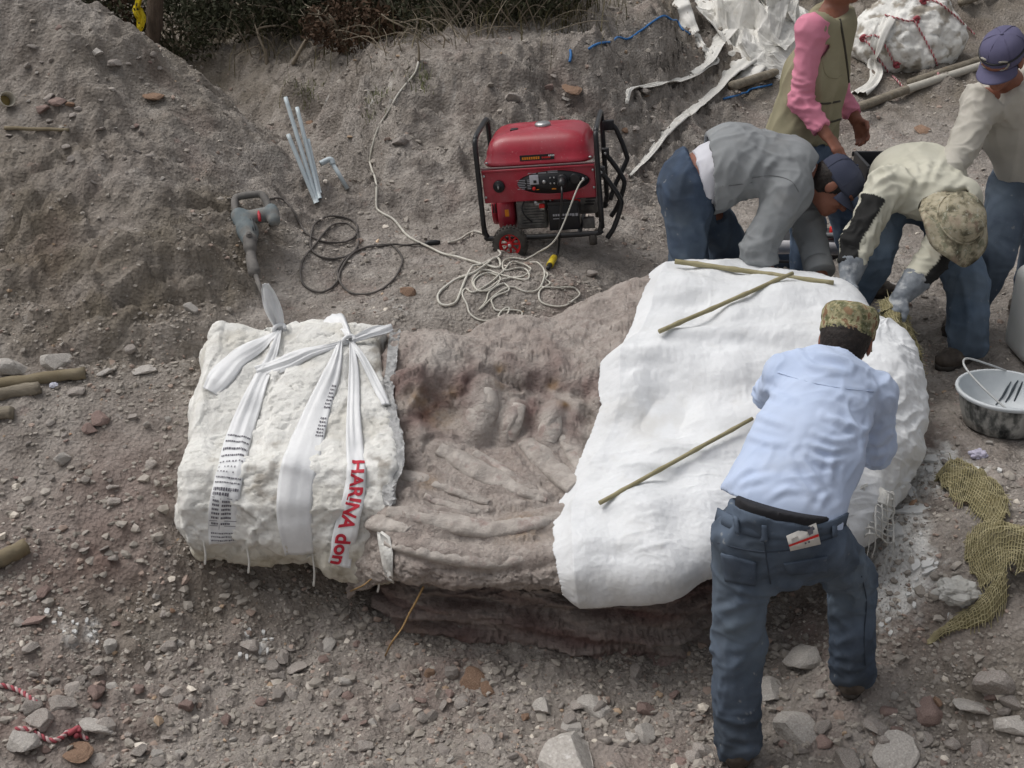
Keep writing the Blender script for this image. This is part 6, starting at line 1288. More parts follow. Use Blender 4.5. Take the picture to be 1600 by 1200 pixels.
# ------------------------------------------------------------------ 2. man in the grey jacket bending to the right
gL = -.24
J = dict(anR=(.76, 5.45, gL + .09), toeR=(.88, 5.42, gL + .03), anL=(.98, 5.74, gL + .09), toeL=(1.10, 5.70, gL + .03), knR=(.80, 5.47, .10), knL=(1.02, 5.72, .10),
    hipR=(.765, 5.44, .44), hipL=(.80, 5.62, .43), pel=(.775, 5.53, .46), mid=(.96, 5.50, .565), neck=(1.27, 5.46, .545), shR=(1.185, 5.30, .48), shL=(1.24, 5.62, .50), elR=W(1182, 388, 5.24), wrR=W(1212, 452, 5.16), elL=W(1262, 348, 5.50), wrL=W(1282, 428, 5.26),
    head=(1.40, 5.42, .475), waist=(.80, 5.52, .53))
JE2 = denim('dark_jeans', srgb(50, 60, 76), srgb(82, 96, 116))
GREYJ = cloth('grey_jacket_cloth', srgb(126, 129, 131), srgb(144, 147, 149), .85, srgb(146, 144, 140), .3)
T2, body, J, fr = person('man in grey jacket and dark cap bending over the back of the white jacket', J, (.62, -.30, -.72), (.78, .0, .55), [((.1, -.2, -1), (0, -1, 0), (1, 0, 0), .5), ((.1, -.5, -.8), (-1, 0, 0), (0, -1, 0), .5)], None, None)
wn2 = unit(np.array([.90, 0, .44])); trousers(T2, J, JE2, wn2, thigh=.110, knee=.085, hem=.085, hipw=.160, hipd=.130, folds=[(.07, along((1, 0, .3), .3), .014, 41., (.86, 5.42, .36), .13)])
sp2 = unit(J['neck'] - J['pel']); hp2 = J['pel'] + sp2 * .10
und, _, _ = top_of(T2, J, 'undershirt', cloth('white_shirt_tail', srgb(196, 196, 204), srgb(210, 210, 216)), (.150, .110), (.162, .136), J['pel'] + sp2 * .055 + np.array([0, 0, .0]), -unit(np.array([.95, 0, .25])), (.05, .04, .035), (.3, .3), folds=[(.06, along((.3, 0, 1), .3), .01, 43., None, 0)])
jk2, (SV, SQ), en = top_of(T2, J, 'jacket', GREYJ, (.195, .150), (.180, .152), hp2, -unit(np.array([.96, 0, .12])), (.085, .072, .060), (.98, .50), hollow=.015, folds=[(.06, along((.3, 0, 1), .3), .010, 45., (1.0, 5.36, .48), .2), (.05, along((1, 0, -.6), .3), .007, 47., (1.12, 5.40, .6), .18), (.07, along((.4, .3, .8), .4), .010, 49., None, 0), (.035, along((.2, 0, 1), .6), .010, 51., tuple(J['elR']), .14), (.045, along((.8, 0, .6), .3), .010, 53., (.95, 5.45, .62), .16)], shk=.06, wd=5, segs=[(0.014, [(1080,269), (1098,254), (1113,241)]), (0.010, [(1094,257), (1108,245)]), (0.012, [(1192,269), (1203,257), (1213,248)]), (0.014, [(1178,296), (1173,315), (1171,334)]), (0.012, [(1154,388), (1178,383), (1203,372)]), (0.012, [(1159,399), (1180,392), (1201,383)]), (0.012, [(1164,413), (1182,409), (1203,404)]), (0.012, [(1124,353), (1140,348), (1161,343)]), (0.010, [(1150,250), (1168,273), (1173,296)]), (0.010, [(1210,310), (1224,329), (1234,334)]), (0.012, [(1110,324), (1117,310), (1112,296)]), (0.010, [(1220,226), (1234,240), (1252,245)]), (0.010, [(1089,292), (1103,310), (1108,329)])])
BS = bvh(SV, SQ)
for pts in ([(1086,262),(1110,288),(1140,290),(1175,285)], [(1075,225),(1082,250),(1090,285),(1100,315)], [(1175,278),(1205,274),(1235,282),(1248,300)]):
    p_ = [hit(BS, a, b, .0014) for a, b in smoothpath(pts, 6)]; p_ = [c for c in p_ if c is not None]
    if len(p_) > 4: obj('stitched_seam', tube(laplace1(np.array(p_), 2), .0017, 5), flat('jacket_seam', srgb(106, 108, 110), .9), jk2)
d_ = unit(J['wrL'] - J['elL']); cuff_ring(T2, en['L'], d_, .064, .06, GREYJ)
hair_of(T2, J, fr); NAVY = cloth('navy_cap_cloth', srgb(56, 60, 76), srgb(70, 74, 90), .85, srgb(92, 94, 104), .3); cap_hat(T2, J, fr, NAVY); boots(T2, J)

# ------------------------------------------------------------------ 3. man in the cream sweatshirt and boonie hat bending toward us
J = dict(anL=(2.03, 5.24, -.20), toeL=(1.92, 5.17, -.25), anR=(1.52, 5.52, -.18), toeR=(1.44, 5.42, -.24), knL=W(1512, 448, 5.34), knR=W(1362, 415, 5.52),
    hipL=(1.96, 5.72, .34), hipR=(1.74, 5.74, .34), pel=(1.85, 5.74, .37), mid=(1.80, 5.54, .485), neck=(1.78, 5.22, .475), shR=W(1388, 290, 5.28), shL=W(1500, 312, 5.24), elR=W(1338, 378, 5.16), wrR=W(1328, 436, 5.07), elL=W(1456, 408, 5.12), wrL=W(1410, 462, 5.02),
    head=W(1492, 352, 5.06), waist=(1.84, 5.68, .42))
JE3 = denim('worn_jeans', srgb(66, 82, 100), srgb(110, 126, 144), .7)
CREAM = cloth('cream_sweatshirt', srgb(186, 184, 168), srgb(202, 200, 186), .9, srgb(170, 166, 150), .3, .15, geo=[srgb(44, 44, 44), srgb(176, 172, 100), None])
T3, body, J, fr = person('man in cream sweatshirt with black sleeve stripes and camouflage brimmed hat bending down', J, (.10, -.72, -.70), (.16, -.55, .82), [(J['wrL'] - J['elL'] + np.array([-.02, 0, 0]), (0, 0, -1), (-.3, -1, 0), .5), (J['wrR'] - J['elR'], (1, 0, 0), (0, -1, 0), .4)], None, None)
wn3 = unit(np.array([-.05, -.55, .8])); trousers(T3, J, JE3, wn3, thigh=.108, knee=.088, hem=.088, hipw=.165, hipd=.130, low=.06)
def stripes(V):
    m_ = np.zeros(len(V)); y_ = np.zeros(len(V))
    for k in 'LR':
        for a, b in ((J['sh' + k], J['el' + k]), (J['el' + k], J['wr' + k])):
            ab = b - a; t = np.clip(((V - a) @ ab) / (ab @ ab), 0, 1); c_ = a + t[:, None] * ab; d_ = V - c_; dist = np.linalg.norm(d_, axis=1); side_ = unit(np.cross(ab, np.array([0, -1, .2]))) * (1 if k == 'R' else -1)
            c2 = d_ @ unit(side_ * .8 + np.array([0, -.75, .3])) / np.maximum(dist, 1e-4); lo_ = .32 if a is J['sh' + k] else -1
            m_ = np.maximum(m_, (dist < .12) * (c2 > .70) * (c2 < 1.01) * (t > lo_) * (dist > .03))
    return np.stack([m_, y_, y_], 1)
sw3, (SV, SQ), en = top_of(T3, J, 'sweatshirt', CREAM, (.195, .135), (.175, .135), J['pel'] + unit(J['neck'] - J['pel']) * .06, -unit(np.array([-.08, -.95, .35])), (.078, .066, .055), (.62, .60), h=.007, hollow=.015, cols=stripes, folds=[(.07, along((0, 1, .3), .3), .012, 61., None, 0), (.045, along((.5, -.4, .6), .3), .016, 63., tuple(J['shR']), .18), (.035, along((0, .3, 1), .6), .022, 65., tuple(J['elR']), .13), (.05, along((.6, .7, .2), .3), .006, 67., (1.78, 5.4, .55), .18)], shk=.05, wd=5, segs=[(0.012, [(1450,250), (1446,276), (1436,300)]), (0.010, [(1416,246), (1433,266), (1436,286)]), (0.012, [(1400,266), (1423,280), (1433,300)]), (0.010, [(1476,246), (1466,266), (1456,283)]), (0.010, [(1370,283), (1396,276), (1423,283)]), (0.012, [(1340,300), (1353,310), (1350,326)]), (0.012, [(1310,376), (1326,373), (1340,380)]), (0.010, [(1503,266), (1490,280)]), (0.010, [(1390,340), (1403,353), (1400,366)])])
GLOVE = pmat('rubber_glove', [(0.3, srgb(92, 98, 106)), (0.7, srgb(134, 140, 146))], 18, 5, .55, over=[(14, .54, .68, srgb(190, 192, 192), .7)], spec=.4, bump=[('n', 60, .2, .004)])
for k, (hf, pn, th, cu) in (('R', (J['wrR'] - J['elR'], (1, 0, 0), (0, -1, 0), .4)), ('L', (J['wrL'] - J['elL'] + np.array([-.02, 0, 0]), (0, 0, -1), (-.3, -1, 0), .5))):
    s = Sdf.around([J['wr' + k], J['el' + k], J['wr' + k] + unit(hf) * .2], .08, .0055); d_ = unit(J['wr' + k] - J['el' + k]); L_ = np.linalg.norm(J['wr' + k] - J['el' + k])
    s.cap(J['wr' + k] - d_ * min(.15, L_ * .5), J['wr' + k], .062, .040, .01); s.clipn(J['wr' + k] - d_ * min(.15, L_ * .5), -d_, .12); add_hand(s, J['wr' + k], hf, np.asarray(pn, float), th, cu, 1.28, .08)
    V, Q = s.mesh(1); V = V + vnormals(V, Q) * (.0025 * ridged(V, .04, 2, seed=3.))[:, None]; obj('glove', (V, Q), GLOVE, T3)
hair_of(T3, J, fr)
r, f, u = fr; c = J['head'] + u * .040 - f * .004; M = np.stack([r, f, u], 1)
prof = [(.165, -.050), (.150, -.030), (.125, -.016), (.104, -.008), (.101, .006), (.099, .040), (.090, .066), (.066, .078), (.034, .082), (.006, .083)]
V, F_ = lathe(prof, 56); ang = np.arctan2(V[:, 1], V[:, 0]); brim = sstep(.10, .165, np.hypot(V[:, 0], V[:, 1])); V = V * np.array([.92, 1.08, 1]); V[:, 2] += brim * (.022 * np.sin(ang * 2 + .8) + .014 * np.sin(ang * 5 + 2)) + .003 * fbm(V, .04, 3, seed=5.)
hat = obj('boonie_hat', (V @ M.T + c, F_), CAMO2, T3); obj('hat_band', tube(np.array([(np.array([.1035 * math.cos(t_) * .92, .1035 * math.sin(t_) * 1.08, .004]) @ M.T + c) for t_ in np.linspace(0, 6.2832, 41)[:-1]]), .004, 6, closed=True), CAMO2, hat); obj('chin_cord', tube(smoothpath([(np.array([.12 * math.cos(t_) * .92, .125 * math.sin(t_), -.008 + .006 * math.sin(3 * t_)]) @ M.T + c) for t_ in np.linspace(2.2, 5.0, 8)], 4), .0025, 5), flat('cord_tan', srgb(170, 164, 144), .9), hat)
boots(T3, J)

# ------------------------------------------------------------------ 4. man in pink sleeves and khaki vest, face cropped by the frame
gL = -.24; YP = 5.9
J = dict(anR=W(1262, 452, 5.78), toeR=W(1290, 462, 5.7), anL=W(1345, 440, 5.98), toeL=W(1372, 450, 5.9), hipR=W(1238, 235, 5.82), hipL=W(1275, 232, 5.98), pel=W(1258, 218, 5.9), mid=W(1275, 120, 5.9), neck=W(1304, 18, 5.9), shR=W(1268, 48, 5.76), shL=W(1304, 54, 6.06),
    elR=W(1251, 158, 5.72), wrR=W(1292, 212, 5.62), elL=W(1308, 140, 6.14), wrL=W(1337, 186, 6.0), head=W(1318, -42, 5.85), waist=W(1258, 205, 5.9))
J['anR'] = np.array([J['anR'][0], 5.78, gL + .09]); J['toeR'] = J['anR'] + np.array([.10, -.06, -.06]); J['anL'] = np.array([J['anL'][0], 5.98, gL + .09]); J['toeL'] = J['anL'] + np.array([.10, -.06, -.06])
J['knR'] = mid(J['hipR'], J['anR']) + np.array([.03, -.03, 0]); J['knL'] = mid(J['hipL'], J['anL']) + np.array([.03, -.02, 0])
PINK = cloth('pink_knit', srgb(204, 126, 148), srgb(214, 142, 162), .9, srgb(190, 110, 130), .3); KHAKI = cloth('khaki_vest_cloth', srgb(138, 132, 108), srgb(154, 148, 124), .9, srgb(124, 118, 96), .35)
T4, body, J, fr = person('man in khaki vest over pink sleeves standing behind the bending men', J, (.88, -.42, -.12), (.1, -.05, 1), [(unit(J['wrL'] - J['elL']) + np.array([0, 0, -.3]), (-.6, -.6, 0), (.7, -.6, 0), .55), (J['wrR'] - J['elR'], (0, 0, -1), (.3, .6, .4), .5)], None, None)
trousers(T4, J, denim('light_jeans', srgb(72, 88, 112), srgb(112, 130, 154)), unit(np.array([.1, 0, 1])), thigh=.100, knee=.078, hem=.078, hipw=.16, hipd=.12)
pk, _, en = top_of(T4, J, 'pink_shirt', PINK, (.135, .10), (.14, .11), J['pel'] + np.array([0, 0, .06]), -UP, (.058, .051, .042), (.88, .80), folds=[(.035, (.5, .5, 1.1), .011, 71., tuple(J['elR']), .18), (.03, (.5, .5, 1.2), .007, 73., tuple(mid(J['elR'], J['wrR'])), .12)], neck_cut=-.02)
hp4 = J['pel'] + np.array([-.02, 0, .015]); vt, (SV, SQ), _ = top_of(T4, J, 'vest', KHAKI, (.165, .130), (.205, .150), hp4, -unit(np.array([.15, 0, 1])), (.074, .06, .05), hollow=.014, arms='', folds=[(.07, along((.1, 0, 1), .3), .014, 75., None, 0), (.05, along((.6, 0, .8), .35), .016, 77., tuple(hp4), .25)], neck_cut=-.015)
BS = bvh(SV, SQ)
for nm, pts, rr in (('zip', [(1312,30),(1319,70),(1325,120),(1329,170),(1328,216)], .006), ('pocket_edge', [(1272,160),(1290,162),(1312,158)], .0045), ('pocket_edge', [(1284,190),(1300,190),(1314,186)], .0045), ('pocket_flap', [(1284,90),(1290,116),(1306,122),(1318,116)], .003)):
    p_ = [hit(BS, a, b, .001) for a, b in smoothpath(pts, 6)]; p_ = [c for c in p_ if c is not None]
    if len(p_) > 4: obj(nm, tube(laplace1(np.array(p_), 2), rr, 6), flat('zip_dark', srgb(62, 58, 50), .8) if nm != 'pocket_flap' else KHAKI, vt)
hair_of(T4, J, fr, .06, -.07, .2); boots(T4, J)

# ------------------------------------------------------------------ 5. man at the right edge, cream sweater and cap with goggles
J = dict(hipR=W(1582, 285, 5.85), hipL=W(1640, 285, 6.0), pel=W(1612, 262, 5.92), mid=W(1596, 195, 5.82), neck=W(1582, 132, 5.68), shR=W(1535, 158, 5.66), shL=W(1640, 165, 5.72), elR=W(1508, 225, 5.55), wrR=W(1476, 275, 5.38), elL=W(1690, 250, 5.7), wrL=W(1670, 300, 5.5), head=W(1566, 92, 5.58), waist=W(1612, 250, 5.92))
J['anR'] = np.array([2.14, 5.62, gz1(2.14, 5.62) + .08]); J['anL'] = np.array([2.55, 5.9, gz1(2.55, 5.9) + .08]); J['toeR'] = J['anR'] + np.array([-.08, -.09, -.05]); J['toeL'] = J['anL'] + np.array([-.08, -.09, -.05])
J['knR'] = W(1558, 400, 5.62); J['knL'] = mid(J['hipL'], J['anL']) + np.array([-.02, -.06, 0])
T5, body, J, fr = person('man in pale sweater and purple-blue cap with goggles at the right edge', J, (-.55, -.62, -.55), (-.25, -.35, .90), [((0, -.4, -.9), (-1, 0, 0), (0, -1, 0), .5), (J['wrR'] - J['elR'], (0, 0, -1), (-.6, -.6, 0), .5)], None, None)
trousers(T5, J, JE1, unit(np.array([-.1, -.2, 1])), thigh=.105, knee=.082, hem=.082)
top_of(T5, J, 'sweater', cloth('pale_sweater', srgb(178, 174, 164), srgb(194, 190, 181), .9, srgb(160, 155, 144), .35), (.185, .130), (.185, .135), J['pel'] + np.array([-.01, -.03, .0]), -unit(np.array([-.15, -.35, 1])), (.080, .068, .052), (.96, .96), hollow=.015, folds=[(.07, along((-.2, -.2, 1), .3), .014, 81., None, 0), (.05, along((-.6, 0, .8), .3), .016, 83., tuple(J['shR']), .2)], shk=.06)
hair_of(T5, J, fr); PURP = cloth('purple_cap_cloth', srgb(88, 86, 112), srgb(102, 100, 126), .85, srgb(120, 118, 136), .3); crown, c, M = cap_hat(T5, J, fr, PURP)
gg = []
for k in (-1, 1): gg.append(tube(smoothpath([(np.array([k * (.012 + .034 * (1 + math.cos(t_)) / 2 * 1.4), .104 - .016 * abs(k * math.cos(t_)) - .01 * (1 + math.cos(t_)) / 2, .012 + .022 * math.sin(t_)]) @ M.T + c) for t_ in np.linspace(0, 6.283, 12)[:-1]], 3, True), .005, 6, closed=True))
gl = obj('goggles', join(*gg), flat('goggle_frame', srgb(160, 156, 146), .6), crown); obj('strap', tube(np.array([(np.array([.1005 * math.cos(t_) * .9, .1005 * math.sin(t_) * 1.08, .022]) @ M.T + c) for t_ in np.linspace(0, 6.2832, 41)[:-1]]), .005, 5, closed=True), DK, gl)
boots(T5, J)
# ================================================================== THINGS LYING ABOUT
def weave(VF, nu, nv, label, origin_label=None, step=2):   # cloth and its loose threads as one thing
    V, F_ = VF; Gd = np.asarray(V)[:nu * nv].reshape(nu, nv, 3); base = Gd.reshape(-1, 3).mean(0); base[2] = Gd[..., 2].min(); t = thing('burlap_cloth', base, label, 'burlap'); obj('cloth', VF, BURLAP, t); vf = []; r_ = random.Random(nu * 3 + nv)
    for i in range(0, nu, step):
        P_ = Gd[i] + np.array([0, 0, .003]); e = P_[-1] + (P_[-1] - P_[-3]) * r_.uniform(.2, 2.2) + np.array([r_.uniform(-.01, .01), 0, -.004]); s0_ = P_[0] + (P_[0] - P_[2]) * r_.uniform(.2, 2.2) + np.array([r_.uniform(-.01, .01), 0, -.004]); vf.append(tube(np.vstack([s0_, P_, e]), .0017, 4, caps=False))
    for j in range(0, nv, step):
        P_ = Gd[:, j] + np.array([0, 0, .003]); e = P_[-1] + (P_[-1] - P_[-3]) * r_.uniform(.2, 1.5); s0_ = P_[0] + (P_[0] - P_[2]) * r_.uniform(.2, 1.5); vf.append(tube(np.vstack([s0_, P_, e]), .0017, 4, caps=False))
    obj('threads', join(*vf), THREAD, t)['kind'] = 'stuff'; return t
THREAD = pmat('burlap_thread', [(0.3, srgb(140, 132, 100)), (0.7, srgb(176, 168, 136))], 30, 5, .95, spec=.1)
def crumple(q_, sc, seed=0.0, octs=3):
    o = 0; a = 1.0; P_ = np.asarray(q_) / sc + seed
    for _ in range(octs): o = o + a * (np.abs(perlin(P_)) * 2 - .5); P_ = P_ * 1.9 + 7.7; a *= .5
    return o
def gsheet(ctrl, nu, nv, up=.012, amp=.012, sc=.08, seed=0., th=.002, hfun=None):   # cloth lying on the ground, control net in pixels
    C = np.array([[G(*p[:2]) for p in row] for row in ctrl]); H_ = np.array([[p[2] if len(p) > 2 else 0 for p in row] for row in ctrl]); C[..., 2] += H_
    Gd = catgrid(C, nu, nv); q_ = Gd.reshape(-1, 3); d_ = amp * crumple(q_, sc, seed) + amp * .6 * fbm(q_, sc * 2.2, 2, seed=seed)
    gzv = gz(q_[:, 0], q_[:, 1]); q_[:, 2] = np.maximum(q_[:, 2], gzv) + up + np.maximum(d_, -up * .7); Gd = q_.reshape(nu, nv, 3)
    Ng = grid_normals(Gd); Ng = Ng if Ng[..., 2].mean() > 0 else -Ng; return sheet(Gd, Ng, th)
def rope(name, P_, r, label, cat, c1, c2, pitch=.03):
    P_ = np.asarray(P_, float); L_ = np.concatenate([[0], np.cumsum(np.linalg.norm(np.diff(P_, axis=0), axis=1))]); n_ = max(int(L_[-1] / (pitch / 7)), 12)
    t = np.linspace(0, L_[-1], n_); Q_ = np.stack([np.interp(t, L_, P_[:, k]) for k in range(3)], 1); Q_ = laplace1(Q_, 2); T_, N_, B_ = frames(Q_); th_ = thing(name, Q_[0], label, cat)
    for k, (m_, nm) in enumerate(((c1, 'red_strand'), (c2, 'white_strand'))):
        a_ = t / pitch * 2 * math.pi + k * math.pi; obj(nm, tube(Q_ + (N_ * np.cos(a_)[:, None] + B_ * np.sin(a_)[:, None]) * r * .52, r * .58, 6), m_, th_)
    return th_
ROPER = flat('rope_red', srgb(166, 82, 90), .85); ROPEW = flat('rope_white', srgb(196, 172, 170), .85)
BARK = pmat('old_wood', [(0.3, srgb(112, 104, 92)), (0.55, srgb(142, 134, 120)), (0.8, srgb(162, 155, 143))], 8, 8, .9, over=[(6, .6, .75, srgb(128, 104, 72), .6)], bump=[('n', 40, .6, .01)], spec=.15, stretch=(1, 3, 3))
WOODY = pmat('yellow_wood', [(0.3, srgb(118, 106, 84)), (0.55, srgb(134, 124, 104)), (0.8, srgb(124, 118, 106))], 5, 8, .85, over=[(3, .5, .65, srgb(116, 111, 102), .8)], bump=[('n', 40, .5, .008)], spec=.15)
def log(a, b, r, label, mat=BARK, up=None):
    a = np.asarray(a, float).copy(); b = np.asarray(b, float).copy(); a[2] += r * .7; b[2] += r * .7; t = np.linspace(0, 1, 16)[:, None]; P_ = a * (1-t) + b * t + .006 * perlin(np.stack([t[:, 0] * 5, np.full(16, a[0] * 5), np.zeros(16)], 1))[:, None]
    V, F_ = tube(P_, r * (1 + .06 * perlin(np.stack([t[:, 0] * 9, np.full(16, 3.), np.zeros(16)], 1))), 14); V = V + (.004 * fbm(V, .05, 3))[:, None]; return single('log', (V, F_), mat, label, 'log')
log(G(-60, 614), G(134, 588), .024, 'longer weathered log at the left edge with an orange patch', WOODY); log(G(-60, 632), G(64, 612), .026, 'shorter grey log in front of the longer one', BARK); log(G(-40, 658), G(22, 650), .026, 'stub of a third log at the left edge below the others', BARK)
log(G(-30, 895), G(42, 862), .030, 'cut pole end at the left edge on the slope', WOODY)
stick(G(8, 204, .012), G(108, 207, .012), .009, 'thin yellowish stick lying on the brow of the heap', WOODY, 'stick', 'stick', False)
t = thing('plastic_cup', G(8, 172), 'dirty white plastic cup on the heap at the left edge', 'cup'); M = rotm(R(70), 0, R(40)); obj('cup_wall', xf(lathe([(.028,0),(.034,.06),(.037,.062),(.032,.060),(.026,.004)], 20, cap=False), G(8, 168, .03), M), flat('cup_white', srgb(190, 184, 170), .6), t); obj('base', xf(lathe([(.028,0),(.024,.003)], 20), G(8, 168, .03), M), flat('cup_base', srgb(170, 150, 96), .6), t)
stick(G(1142, 142, .03), G(1222, 116, .03), .033, 'brown wooden post lying beside the white plastic sheeting', BARK, 'wooden_post', 'post', False)
stick(G(1322, 182, .03), G(1420, 148, .045), .034, 'grey pole end lying in front of the roped plaster bundle', BARK, 'wooden_pole', 'pole', False); stick(G(1412, 152, .05), G(1560, 104, .05), .030, 'pale long pole running right in front of the roped plaster bundle', flat('peeled_pole', srgb(176, 172, 162), .8), 'wooden_pole', 'pole', False); stick(G(1420, 138, .04), G(1560, 92, .04), .030, 'grey pole just behind the pale one under the roped bundle', BARK, 'wooden_pole', 'pole', False)
stick(G(1528, 232, .02), G(1572, 214, .02), .022, 'short greenish bamboo piece beside the right-hand man', BAMBOO, 'bamboo_stick', 'stick'); stick(G(1500, 12, .04), G(1575, -12, .04), .03, 'brown pole at the top right corner', BARK, 'wooden_pole', 'pole', False)

# ------------------------------------------------------------------ white sheeting heap and its trailing strips
c = G(1170, 95); cu, cv = 19, 13; r_ = np.random.default_rng(31); ctl = np.zeros((cu, cv, 3))
for i in range(cu):
    for j in range(cv):
        a_ = 2 * math.pi * i / (cu - 1); ph = .04 + .96 * j / (cv - 1); x_ = c[0] + .16 + .46 * ph * math.cos(a_) + r_.normal(0, .035); y_ = c[1] + .50 + .66 * ph * math.sin(a_) + r_.normal(0, .045)
        ctl[i, j] = (x_, y_, gz1(x_, y_) + max(.008, (.33 * max(0, 1 - ph ** 2) ** .5 + r_.normal(0, .085)) * min(1, 2.5 * (1 - ph) + .08)))
ctl[-1] = ctl[0]; fu = np.linspace(0, cu - 1, (cu - 1) * 7 + 1); fv = np.linspace(0, cv - 1, (cv - 1) * 6 + 1)
i0 = np.minimum(fu.astype(int), cu - 2); j0 = np.minimum(fv.astype(int), cv - 2); f1_ = (fu - i0)[:, None, None]; f2_ = (fv - j0)[None, :, None]
ctl2 = (ctl[i0] * (1 - f1_) + ctl[i0 + 1] * f1_); ctl2 = ctl2[:, j0] * (1 - f2_) + ctl2[:, j0 + 1] * f2_; q_ = ctl2.reshape(-1, 3); q_ = q_ + np.stack([.012 * perlin(q_ / .05), .012 * perlin(q_ / .05 + 5), .016 * crumple(q_, .09, 2., 2)], 1)
single('plastic_sheet', (q_, grid_faces(len(fu), len(fv))), SACK2, 'crumpled heap of white woven plastic sheeting at the top', 'sheeting', smooth=False)
def gstrap(pts, label, mat=SACK2, seed=0, pleat=.005):
    pp = smoothpath(pts, 12); P_ = np.array([G(a, b, .012) for a, b, w_ in pp]); P_[:, 2] += .012 * np.abs(perlin(np.stack([np.arange(len(pp)) * .12, np.full(len(pp), seed * 1.3), np.zeros(len(pp))], 1)))
    Gd = strap_grid(pts, bvhs=None, spread=P_, off=.012, pleat=pleat, seed=seed, smooth=2); return single('plastic_strip', sheet(Gd, grid_normals(Gd), .0015), mat, label, 'strip')
gstrap([(1058,2,34),(1066,25,34),(1082,48,18),(1092,70,14),(1108,86,14),(1118,98,12),(1104,106,16),(1075,124,14),(1040,132,13),(1005,139,11),(984,143,10),(980,158,6),(979,166,4)], 'twisted white plastic strip trailing left from the sheeting', seed=3)
gstrap([(1178,82,40),(1160,98,34),(1138,118,26),(1112,148,22),(1085,172,20),(1062,190,16),(1040,210,14),(1022,235,12),(1000,262,9),(984,278,6)], 'long white plastic strip trailing down toward the generator', seed=5)
gstrap([(1150,40,22),(1120,70,26),(1105,100,20),(1080,118,14)], 'short white plastic strip at the left side of the sheeting', seed=7)
gstrap([(1180,105,36),(1165,118,38),(1150,130,28)], 'small fold of white plastic below the sheeting', seed=9)
TWINE = flat('blue_twine', srgb(52, 112, 172), .6)
cord('blue_twine', [(920,79),(935,71),(955,69),(978,66),(1000,52),(1018,38),(1036,27),(1048,33),(1062,46),(1078,56)], .007, TWINE, 'long blue twine running up to the white sheeting', 'twine', 5); cord('blue_twine', [(891,81),(892,90),(890,100)], .008, TWINE, 'short blue twine end sticking from the bank', 'twine', 5); cord('blue_twine', [(1130,157),(1150,152),(1166,148),(1172,142),(1190,138),(1206,134)], .007, TWINE, 'frayed blue twine beside the brown post', 'twine', 5)

# ------------------------------------------------------------------ roped plaster bundle
bc = G(1425, 118); bt = thing('plaster_bundle', bc, 'dirty white plaster bundle tied with red rope at the top right', 'plaster bundle')
s = Sdf((bc[0] - .6, bc[1] - .3, bc[2] - .15), (bc[0] + .65, bc[1] + 1.0, bc[2] + .85), .014)
o_ = lambda x_, y_, z_: np.array([bc[0] + x_, bc[1] + y_, bc[2] + z_])
s.ell(o_(-.16, .26, .20), (.26, .30, .22), k=.1); s.ell(o_(.10, .40, .30), (.30, .34, .28), k=.12); s.ell(o_(.24, .40, .18), (.20, .30, .20), k=.1); s.ell(o_(.0, .20, .12), (.28, .22, .15), k=.1)
V, Q = s.mesh(2); N = vnormals(V, Q); V = V + N * (.05 * fbm(V, .28, 2, seed=2.) + .016 * crumple(V, .10, 2.))[:, None]
nb = sstep(.1, .5, fbm(V, .10, 4, seed=6.) + .25 * sstep(.3, .5, V[:, 2] - bc[2])) * .9
obj('plaster_shell', (V, Q), PLASTER, bt, True, np.stack([nb, .2 * nb, 0 * nb], 1)); BB = bvh(V, Q)
def brope(pts, label):
    P_ = [hit(BB, a, b, .012) if hit(BB, a, b) is not None else G(a, b, .02) for a, b in smoothpath(pts, 6)]; rope('rope', laplace1(np.array(P_), 2), .0075, label, 'rope', ROPER, ROPEW, .036)
brope([(1350,60),(1362,72),(1375,92),(1392,118),(1408,138),(1416,146)], 'red and white rope down the left side of the roped bundle'); brope([(1384,25),(1400,30),(1418,34),(1430,32)], 'knotted red rope on top of the roped bundle'); brope([(1428,34),(1440,54),(1452,78),(1462,100),(1466,122)], 'red and white rope over the front of the roped bundle'); brope([(1350,60),(1368,56),(1380,68),(1392,86),(1400,100)], 'short red rope end with a knot on the roped bundle'); brope([(1440,2),(1462,4),(1485,20),(1505,40),(1522,58)], 'rope over the right shoulder of the roped bundle')
for px, py, lab in ((1431,33,'red knot on top of the roped bundle'), (1351,60,'red knot at the left of the roped bundle'), (1400,101,'frayed red knot on the front of the roped bundle'), (1442,3,'red knot at the crest of the roped bundle')):
    cc = hit(BB, px, py, .015); cc = cc if cc is not None else G(px, py, .1); single('knot', tube(smoothpath([cc + .018 * np.array([math.cos(k), .6 * math.sin(2 * k), math.sin(k)]) for k in np.linspace(0, 5.6, 7)], 4), .012, 7), ROPER, lab, 'knot')
Gb = [];
for a, b, w_ in smoothpath([(1388,28,26),(1378,50,24),(1370,75,22),(1366,100,22),(1368,118,22),(1358,136,26),(1340,150,30)], 6):
    h_ = hit(BB, a, b, .008); Gb.append(h_ if h_ is not None else G(a, b, .015))
Gd = strap_grid([(1388,28,26),(1378,50,24),(1370,75,22),(1366,100,22),(1368,118,22),(1358,136,26),(1340,150,30)], bvhs=None, spread=smoothpath(np.array(Gb)[::6], 12), off=.006, pleat=.012, seed=4, smooth=2); single('plastic_strip', sheet(Gd, grid_normals(Gd), .0015), SACK2, 'white sack strip hanging down the left end of the roped bundle', 'strip')

